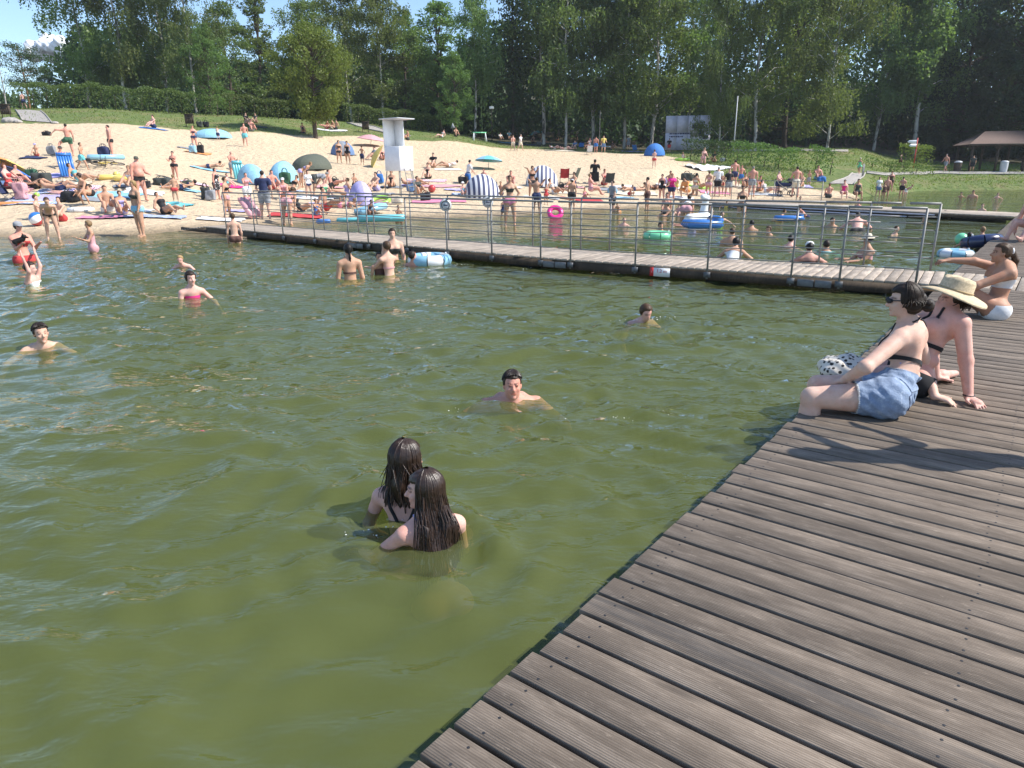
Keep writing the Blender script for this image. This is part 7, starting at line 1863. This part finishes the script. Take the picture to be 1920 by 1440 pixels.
# ------------------------------------------------------------------ people close to the camera
def proj_surface(P, field, it=6):
    P = np.asarray(P, float).copy()
    for _ in range(it):
        f = field(P); g = np.stack([field(P+np.eye(3)[i]*.002)-f for i in range(3)], 1)/.002
        g /= np.linalg.norm(g, axis=1)[:, None]+1e-9; P = P-g*f[:, None]
    return P, g
def strap(root, sh, field, pts, r, col, name='strap', n=24, lift=.003, mat='fabric', flat=None):
    P = np.array(pts, float); t = np.linspace(0, len(P)-1, n); Q = np.stack([np.interp(t, range(len(P)), P[:, k]) for k in range(3)], 1)
    Q, g = proj_surface(Q, field); Q = Q+g*lift
    return MB().tube(Q+sh, r, 6).build(name, mat, root, COLR.get(col, (.02, .02, .02)))
def strands(root, sh, J, H, build, n, length, field, mat_col, seed, r=.0035, name='hair_locks', amin=-2.6, amax=2.6, rmax=.60, wet=.0, mat='hair', short=False):
    flow = np.array([-J['Tf'][0], -J['Tf'][1], 0.0])
    """locks running from the crown down over head and shoulders, all grown together"""
    rg = np.random.default_rng(seed); hs, B = head_basis(J, H, build)
    a = rg.uniform(amin, amax, n); off = rg.uniform(.98, 1.05, n)
    P = []; um = (.50+.50*(.5+.5*np.cos(a))) if short else np.ones(n)
    for u in np.linspace(.12, 1.0, 6):
        th = (u*1.72*um)
        loc = np.c_[np.sin(a)*.37*np.sin(th)*off, -.06-np.cos(a)*.455*np.sin(th)*off, .10+.435*np.cos(th)*off]
        P.append(J['head']+(loc@B.T)*hs)
    q = P[-1].copy(); L = length*rg.uniform(.32, 1.1, n); m_ = 8; drift = rg.normal(size=(n, 2))*.004; ax = J['head'][:2]-J['Hf'][:2]*.1*hs
    for j in range(0 if short else m_):
        q = q.copy(); q[:, :2] += drift+wet*(ax-q[:, :2])*.06; q[:, 2] -= L/m_
        f = field(q); near = f < .007
        if near.any():
            pj, g = proj_surface(q[near], field, 2); q[near] = pj+g*rg.uniform(.004, .009, near.sum())[:, None]+np.clip(g[:, 2:3]-.25, 0, 1)*flow*(L[near]/m_)[:, None]*1.6
        d = q[:, :2]-ax; rr = np.linalg.norm(d, axis=1); k = np.minimum(1, rmax*hs/np.maximum(rr, 1e-6)); q[:, :2] = ax+d*k[:, None]
        P.append(q)
    P = np.stack(P, 1); mb = MB()
    for k in range(n): mb.tube(P[k]+sh, np.linspace(r*1.3, r*.55, P.shape[1]), 4, cap=False)
    o = mb.build(name, mat, root, mat_col); o['kind'] = 'stuff'
    return o
YV = np.array([0, 0, 1.0])
# --- woman in denim shorts on the deck edge
J = {}
P1 = un(1668, 741, .365)
J['pel'] = P1; J['mid'] = atY(1697, 700, 4.64); J['chest'] = atY(1706, 622, 4.68); J['neck'] = atY(1702, 600, 4.67); J['head'] = atY(1694, 563, 4.66)
J['hipL'] = P1-ev*.088-bv*.02; J['hipR'] = P1+ev*.088-bv*.02
J['shL'] = J['chest']-ev*.165-bv*.035-kv*.025; J['shR'] = J['chest']+ev*.165-kv*.015
J['knL'] = un(1522, 745, .35); J['knR'] = un(1534, 722, .37)
J['anL'] = J['knL']-bv*.05+kv*(-.44); J['anR'] = J['knR']-bv*.05+kv*(-.44)
J['toeL'] = J['anL']-bv*.16-kv*.03; J['toeR'] = J['anR']-bv*.16-kv*.03
J['elL'] = atY(1622, 689, 4.40); J['wrL'] = atY(1583, 713, 4.62); J['hdL'] = nrm(atY(1550, 722, 4.75)-J['wrL']); J['hnL'] = kv.copy()
J['wrR'] = un(1752, 743, .285); J['elR'] = atY(1738, 692, 4.92); J['hdR'] = nrm(un(1800, 757, .262)-J['wrR']); J['hnR'] = kv.copy(); J['thumbR'] = -1
J['Tf'] = -bv; J['Pf'] = nrm(-bv+kv*.1); J['Hf'] = nrm(np.array([-.93, .36, -.03])); J['Hu'] = nrm(np.array([-.06, .03, 1.0]))
w1, _, f1, sh1 = person('dark haired woman in denim shorts sitting on the deck edge', tuple(un(1672, 768, DECK)), 0, J, H=1.70, build='f', fat=1.11, skin='pale', hair=('bun', 'dark'), wear=(('mini', 'denim_cloth'), ('band', 'black')), res=.011, detail=True, hands=True,
    extra_hair=lambda P, d, hs, B, c: (lambda q: smin(smin(d, ell_d(q, (0, -.26, -.08), (.345, .29, .36))*hs+.004*np.sin(q[:, 0]*30+q[:, 2]*18), .05*hs), ell_d(q, (0, -.66, -.16), (.19, .17, .20))*hs+.006*np.sin(q[:, 0]*40+q[:, 2]*33), .04*hs))(((P-c)@B)/hs))
hs, B = head_basis(J, 1.70, 'f')
def hp(x, y, z): return J['head']+B@np.array([x, y, z])*hs+sh1
gl = MB()
for s in (1, -1): gl.tube([hp(s*.04, .405, .015), hp(s*.12, .40, .01), hp(s*.20, .345, .015)], [.012, .019, .014], 8); gl.tube([hp(s*.22, .34, .03), hp(s*.31, .0, .03)], .004, 5)
gl.build('sunglasses', 'black_rubber', w1)
strap(w1, sh1, f1, [J['neck']-J['Hf']*.06+kv*.01, J['chest']-bv*.10-ev*.09-kv*.02, J['chest']-bv*.13-ev*.10-kv*.12], .006, 'black')
strap(w1, sh1, f1, [J['neck']+bv*.06, J['chest']+bv*.03+ev*.10-kv*.03, J['chest']+bv*.02+ev*.16-kv*.14], .006, 'black')
strap(w1, sh1, f1, [J['pel']*.55+J['mid']*.45-ev*.16-bv*.1, J['pel']*.55+J['mid']*.45-ev*.13+bv*.09, J['pel']*.55+J['mid']*.45+bv*.16, J['pel']*.55+J['mid']*.45+ev*.12+bv*.1], .009, 'denim', 'waistband', 26, .012, 'denim_cloth')
for tsp in (-.11, 0.0):
    strap(w1, sh1, f1, [J['hipL']*.5+J['pel']*.5+bv*(.13)-ev*(.02+tsp)-kv*.03, J['hipL']*.5+J['pel']*.5+bv*(.15)-ev*(.02+tsp)+kv*.05], .004, 'denim', 'seam', 10, .012, 'denim_cloth')
strands(w1, sh1, J, 1.70, 'f', 120, .045, f1, HAIR['dark'], 3, r=.0045, amin=-1.75, amax=1.75, rmax=.5)
pk = J['hipL']*.55+J['pel']*.45+bv*.14-ev*.015
strap(w1, sh1, f1, [pk-ev*.055+kv*.045, pk-ev*.05-kv*.05, pk-kv*.065, pk+ev*.05-kv*.05, pk+ev*.055+kv*.045, pk-ev*.055+kv*.045], .0028, 'navy', 'pocket_seam', 40, .012)
MB().box(atY(1690, 682, 4.56)+sh1, (.022, .012, .018)).build('care_label', 'fabric', w1, COLR['lilac'], sm=False)
# --- woman in straw hat behind her
J = {}; F2 = nrm(np.array([-.98, -.16, 0])); L2v = np.array([-F2[1]*-1, 0, 0])*0+np.array([.16, -.98, 0])
J['shL'] = atY(1803, 607, 4.86); J['chest'] = J['shL']-L2v*.175+kv*.012; J['shR'] = J['shL']-L2v*.35
J['neck'] = J['chest']+kv*.06+F2*.03; J['head'] = atY(1783, 563, J['chest'][1])
J['pel'] = J['chest']+F2*.24-kv*.44; J['pel'][2] = .355; J['mid'] = J['pel']*.55+J['chest']*.45+F2*.02
J['hipL'] = J['pel']+L2v*.085; J['hipR'] = J['pel']-L2v*.085
J['knL'] = J['hipL']+np.array([-.40, .02, .02]); J['anL'] = J['knL']+np.array([-.05, .03, -.43]); J['toeL'] = J['anL']+np.array([-.15, .05, -.03])
J['knR'] = J['hipR']+np.array([-.30, .25, -.01]); J['anR'] = un(1768, 703, .29); J['toeR'] = un(1792, 700, .27)
J['elL'] = atY(1811, 676, 4.80); J['wrL'] = un(1816, 744, .285); J['hdL'] = nrm(un(1850, 765, .258)-J['wrL']); J['hnL'] = kv.copy()
J['elR'] = J['shR']+np.array([.10, .02, -.26]); J['wrR'] = J['elR']+np.array([.05, -.03, -.24]); J['wrR'][2] = .285; J['hdR'] = nrm(np.array([.9, .2, -.12])); J['hnR'] = kv.copy()
J['Tf'] = nrm(F2+kv*.35); J['Pf'] = nrm(F2+kv*.25); J['Hf'] = nrm(np.array([-.97, -.05, .02])); J['Hu'] = nrm(np.array([.10, .0, 1.0]))
w2, _, f2, sh2 = person('woman in wide straw hat leaning back on her arms', tuple(un(1745, 722, DECK)), 0, J, H=1.70, build='f', fat=1.16, skin='pink', hair=('bob', 'dark'), wear=(('band', 'black'), ('briefs', 'black')), res=.011, detail=True, hands=True)
hs, B = head_basis(J, 1.70, 'f')
hu = nrm(np.array([.26, -.05, 1.0])); hx = nrm(np.cross(np.array([0, 1.0, 0]), hu)); hy = np.cross(hu, hx); HM = np.stack([hx, hy, hu], 1)
hc = J['head']+sh2+hu*.045
n = 48; prof = [(.225, -.012), (.222, -.006), (.17, .012), (.118, .026), (.112, .035), (.106, .10), (.094, .125), (.05, .136), (.001, .138)]; V = []
for i, (r_, z_) in enumerate(prof):
    for k in range(n):
        a = 2*math.pi*k/n; wv = .016*math.sin(2*a+.6)*(r_/.22)**2 if r_ > .115 else 0; cr_ = -.016*math.exp(-(math.sin(a)*r_/.035)**2) if i >= 6 else 0
        V.append((r_*math.cos(a)*1.03, r_*math.sin(a), z_+wv+cr_))
V = np.array(V)@HM.T; F = [(i*n+k, i*n+(k+1) % n, (i+1)*n+(k+1) % n, (i+1)*n+k) for i in range(len(prof)-1) for k in range(n)]
hat_o = MB().add(np.concatenate([V+hc, V+hc-hu*.006]), np.concatenate([np.array(F), np.array(F)[:, ::-1]+len(V)])).build('straw_hat', 'straw', w2)
MB().torus(hc+hu*.036, .114, .006, 40, 6, HM).build('hat_band', 'straw_dark', hat_o)
Lw = L2v
strap(w2, sh2, f2, [J['neck']+Lw*.05+F2*.015, J['chest']+F2*.10+Lw*.06-kv*.05], .010, 'black', 'halter_strap', 12)
strap(w2, sh2, f2, [J['neck']+F2*.05-Lw*.01-kv*.01, J['chest']+F2*.15+Lw*.02-kv*.08], .010, 'black', 'halter_strap', 12)
MB().torus(J['wrL']+sh2+kv*.012, .034, .006, 20, 6).build('bracelet', 'black_rubber', w2)
q = J['hipL']+Lw*.09; MB().tube([q+sh2+kv*.06+np.array([.04, 0, 0]), q+sh2+np.array([.06, -.02, -.02]), q+sh2+np.array([.03, -.03, -.09])], .007, 6).build('bikini_tie', 'fabric', w2, COLR['black'])
strands(w2, sh2, J, 1.70, 'f', 90, .07, f2, HAIR['dark'], 5, r=.0045, amin=-1.5, amax=1.5, rmax=.5)
# leopard cloth over her knees
kc = (J['knL']+J['knR'])/2
def cloth_fn(P):
    d = ell_d(P, (0, 0, .02), (.20, .21, .105)); a, _ = seg_d(P, (.02, .0, .02), (.26, .02, .0), .10, .06); d = smin(d, a, .06)
    return d+.012*np.sin(P[:, 0]*38+P[:, 1]*22)*np.sin(P[:, 1]*31+P[:, 2]*27)
lc = un(1585, 697, .36); o = tag(empty('leopard_wrap', tuple(lc), R(-30)), 'black and cream leopard print wrap bundled on the deck edge', 'cloth')
blob('wrap_cloth', cloth_fn, (-.3, -.3, -.14), (.4, .3, .2), .014, 'leopard', o)
# --- pointing woman with ponytail
J = {}; F3 = nrm(np.array([-.96, .28, 0])); L3 = np.array([-.28, -.96, 0]); L3 = nrm(np.array([F3[1]*-1, F3[0], 0])); Y3 = 7.82
J['pel'] = un(1861, 579, .33); J['chest'] = atY(1884, 506, J['pel'][1]); J['mid'] = J['pel']*.5+J['chest']*.5+np.array([.03, 0, -.02])
J['neck'] = J['chest']+kv*.085+F3*.03; J['head'] = atY(1877, 474, J['chest'][1])
J['hipL'] = J['pel']+L3*.085; J['hipR'] = J['pel']-L3*.085
J['shL'] = J['chest']+L3*.16-kv*.02; J['shR'] = J['chest']-L3*.17+F3*.03
J['elL'] = atY(1831, 536, J['shL'][1]+.03); J['wrL'] = J['elL']+np.array([-.02, .20, -.10]); J['elR'] = atY(1826, 490, J['shR'][1]+.05); J['wrR'] = atY(1779, 488, J['shR'][1]+.1); J['hdR'] = nrm(np.array([-.96, .05, -.14])); J['hnR'] = kv.copy()
J['knL'] = J['hipL']+F3*.34+kv*.22; J['knR'] = J['hipR']+F3*.36+kv*.20
J['anL'] = J['knL']+F3*.12-kv*.40; J['anR'] = J['knR']+F3*.14-kv*.38; J['toeL'] = J['anL']+F3*.16-kv*.03; J['toeR'] = J['anR']+F3*.16-kv*.03
J['Tf'] = nrm(F3+kv*.25); J['Pf'] = F3; J['Hf'] = nrm(np.array([-.97, .2, -.02])); J['Hu'] = nrm(np.array([.05, 0, 1.0]))
w3, _, f3, sh3 = person('tattooed woman with ponytail and white bandeau pointing across the water', tuple(un(1855, 588, DECK)), 0, J, H=1.70, build='f', fat=1.06, skin='bronze', hair=('short', 'brown'), wear=(('bra', 'white'), ('briefs', 'white')), res=.014, detail=True, hands=True,
    extra_hair=lambda P, d, hs, B, c: smin(smin(d, seg_d(P, c+np.array([.09, -.02, .05]), c+np.array([.155, -.03, -.08]), .026, .034)[0], .02), seg_d(P, c+np.array([.155, -.03, -.08]), c+np.array([.15, -.04, -.40]), .034, .012)[0]+.003*np.sin(P[:, 1]*300), .02))
hs, B = head_basis(J, 1.70, 'f')
MB().torus(J['head']+sh3+B@np.array([0, -.42, .14])*hs, .028, .022, 14, 8, B@rotm('X', 70)).build('scrunchie', 'fabric', w3, COLR['white'])
q = J['hipL']+L3*.085+sh3
MB().tube([q+kv*.05, q+kv*.02+L3*.02, q-kv*.05+L3*.02], .007, 6).build('bikini_tie', 'fabric', w3, COLR['white'])
MB().tube([q+kv*.05, q+kv*.03+np.array([.07, -.01, 0]), q-kv*.02+np.array([.09, 0, 0])], .007, 6).build('bikini_tie', 'fabric', w3, COLR['white'])
# --- woman at the frame edge further along the deck
pz = un(1938, 452, DECK)
person('woman in sunglasses sitting far along the deck at the frame edge', tuple(pz), R(-75), None, dict(pel=4, lean=26, aL=(22, 10, 20), aR=(28, 22, 6), lL=(100, 10, 60), lR=(104, 12, 80), sit=1, turn=-10), 1.72, 'f', 1.1, 'pink', ('bun', 'red'), bik('black'), .026)
person('sunlit towel sitter beyond the woman in sunglasses', tuple(un(1985, 432, DECK)), R(-60), None, 'sit', 1.7, 'm', 1.0, 'tan', ('short', 'dark'), (('trunks', 'navy'),), .03)
# --- person just outside the frame whose shadow lies across the planks
person('person standing on the planks beyond the frame edge casting the long shadow', (3.36, 3.62, DECK), R(185), None, 'hold', 1.76, 'm', 1.0, 'fair', ('short', 'dark'), (('shorts', 'navy'),), .03)
# --- man swimming towards the camera
def swimmer(px, yw, ytop, face, pose, H, build, skin, hair, wear, label, res=.012, fat=1.0, dx=0):
    p = un(px, yw, 0.0); zt = atY(px, ytop, p[1])[2]
    jh = joints(pose, H, build)['head']; a_ = R(face)-math.atan2(p[0], p[1]); p = p-np.array([jh[0]*math.cos(a_)-jh[1]*math.sin(a_), jh[0]*math.sin(a_)+jh[1]*math.cos(a_), 0])
    r_ = person(label, (p[0], p[1], 0), a_, None, pose, H, build, fat, skin, hair, wear, res, True, True, z_top=zt, cut_low=None)
    if hair[0] == 'short': strands(r_[0], r_[3], r_[1], H, build, 260, 0, r_[2], HAIR[hair[1]], int(px), r=.0042, amin=-3.1, amax=3.1, short=True, mat='wet_hair')
    return r_
swimmer(961, 747, 699, 6, dict(pel=42, lean=10, nod=-26, aL=(62, 52, 10), aR=(50, 64, 8), lL=(6, 8, 20), lR=(-8, 8, 30)), 1.82, 'm', 'red', ('short', 'dark'), (('trunks', 'navy'),), 'short haired man swimming with mouth open in open water', .0105, 1.06)
swimmer(82, 650, 608, 12, dict(pel=42, lean=8, nod=-22, aL=(70, 50, 6), aR=(85, 62, 4), lL=(6, 8, 20), lR=(-8, 8, 30)), 1.5, 'c', 'fair', ('short', 'dark'), (), 'boy with wet dark hair swimming at the frame edge', .011)
swimmer(363, 560, 509, 14, dict(pel=6, lean=2, aL=(30, 38, 20), aR=(12, 14, 10), lL=(6, 8, 20), lR=(-8, 8, 30), turn=6), 1.45, 'c', 'pink', ('pony', 'dark'), (('suit', 'hot'),), 'girl in bright pink top standing chest deep', .014)
# --- two girls hugging
def girl(label, px, yw, ytop, face, pose, H, hair, wear, seed, nlock, lock_len, res=.0095, wet=.3, rmax=.7):
    p = un(px, yw, 0.0); zt = atY(px, ytop, p[1])[2]; jh = joints(pose, H, 'c')['head']; a_ = R(face)
    q = p-np.array([jh[0]*math.cos(a_)-jh[1]*math.sin(a_), jh[0]*math.sin(a_)+jh[1]*math.cos(a_), 0])
    g_, J_, f_, s_ = person(label, tuple(q), a_, None, pose, H, 'c', 1.0, 'pink', ('long', hair), wear, res, True, True, z_top=zt)
    strands(g_, s_, J_, H, 'c', nlock, lock_len, f_, HAIR[hair], seed, r=.0030, amin=-2.0, amax=2.0, rmax=rmax, wet=wet, mat='wet_hair')
    strands(g_, s_, J_, H, 'c', nlock//5, lock_len*1.1, f_, HAIR[hair], seed+1, r=.0065, amin=-1.8, amax=1.8, rmax=rmax, wet=wet*1.5, mat='wet_hair')
    for ch in g_.children:
        if ch.name.startswith('hair'): ch.data.materials.clear(); ch.data.materials.append(MATS['wet_hair'])
    return g_, J_, f_, s_
g1, J1, fg1, s1_ = girl('girl with wet dark hair and black straps seen from behind', 770, 960, 828, 170, dict(pel=2, lean=4, aL=(24, 26, 30), aR=(18, 12, 60), lL=(10, 8, 20), lR=(-5, 8, 20), turn=-26), 1.48, 'wetbrown', (), 11, 260, .24)
for s in (1, -1): strap(g1, s1_, fg1, [J1['chest']+np.array([s*.08, .04, .06]), J1['chest']+np.array([s*.07, .12, -.04]), J1['chest']+np.array([s*.02, .13, -.16]), J1['mid']+np.array([0, .12, 0])], .010, 'black')
g2, J2g, fg2, s2_ = girl('girl with very long wet brown hair clinging to the other girl', 798, 1004, 886, 205, dict(pel=8, lean=16, aL=(62, 34, 34), aR=(46, 14, 50), lL=(60, 18, 50), lR=(50, 12, 50), turn=62, nod=-6), 1.42, 'wetbrown', (('band', 'lilac'),), 13, 360, .55, wet=.1, rmax=.95)
for s in (1, -1): strap(g2, s2_, fg2, [J2g['chest']+np.array([s*.07, -.02, .06]), J2g['chest']+np.array([s*.06, .11, 0.0]), J2g['mid']+np.array([s*.07, .12, .03])], .007, 'lilac')
# small black dog held by the woman with the grey cap
p = un(47, 491, 0.0); o = empty('dog', (p[0]+.13, p[1]-.24, .47), R(30), 'small black dog held in the arms of the woman with cap', 'dog')
def dog_fn(P):
    d, _ = seg_d(P, (-.12, 0, 0), (.12, 0, .08), .09, .085); a = ell_d(P, (.17, -.02, .17), (.08, .075, .075)); d = smin(d, a, .04)
    a, _ = seg_d(P, (.2, -.03, .15), (.28, -.04, .13), .04, .03); d = smin(d, a, .02)
    for s in (1, -1):
        a, _ = seg_d(P, (.15, s*.05, .22), (.13, s*.07, .28), .025, .012); d = smin(d, a, .015)
        for x in (-.1, .1): a, _ = seg_d(P, (x, s*.05, -.02), (x+.02, s*.06, -.16), .03, .022); d = smin(d, a, .02)
    a, _ = seg_d(P, (-.18, 0, .0), (-.26, 0, .1), .02, .01); return smin(d, a, .02)
o.scale = (.62, .62, .62)
blob('body', dog_fn, (-.35, -.2, -.25), (.35, .2, .35), .016, 'hair', o, (.012, .011, .011))

# flecks of foam and splash drops on the water
def foam():
    rg = np.random.default_rng(21); mb = MB()
    spots = [(1150, 786, .10, 12, .35), (690, 996, .07, 8, .3), (1243, 598, .10, 14, .2), (1180, 602, .08, 8, .2), (330, 500, .10, 10, .2), (990, 503, .15, 12, .2), (868, 497, .12, 10, .2), (700, 1010, .05, 4, 0), (860, 770, .08, 6, .1)]
    for px, py, sp_, n, st in spots:
        p = un(px, py, 0.0)
        for k in range(n):
            f = rg.normal()*.5; q = p+np.array([f*st+rg.normal()*sp_*.5, f*st*.3+rg.normal()*sp_*.5, .012]); r_ = rg.uniform(.002, .006)*(1 if py > 650 else 1.8)
            mb.lathe([(r_, 0), (r_*.8, r_*.35), (.0005, r_*.5)], 6, None, q)
    tag(mb.build('foam', 'white_paint'), 'small white flecks of foam on the water', 'foam', kind='stuff')
foam()
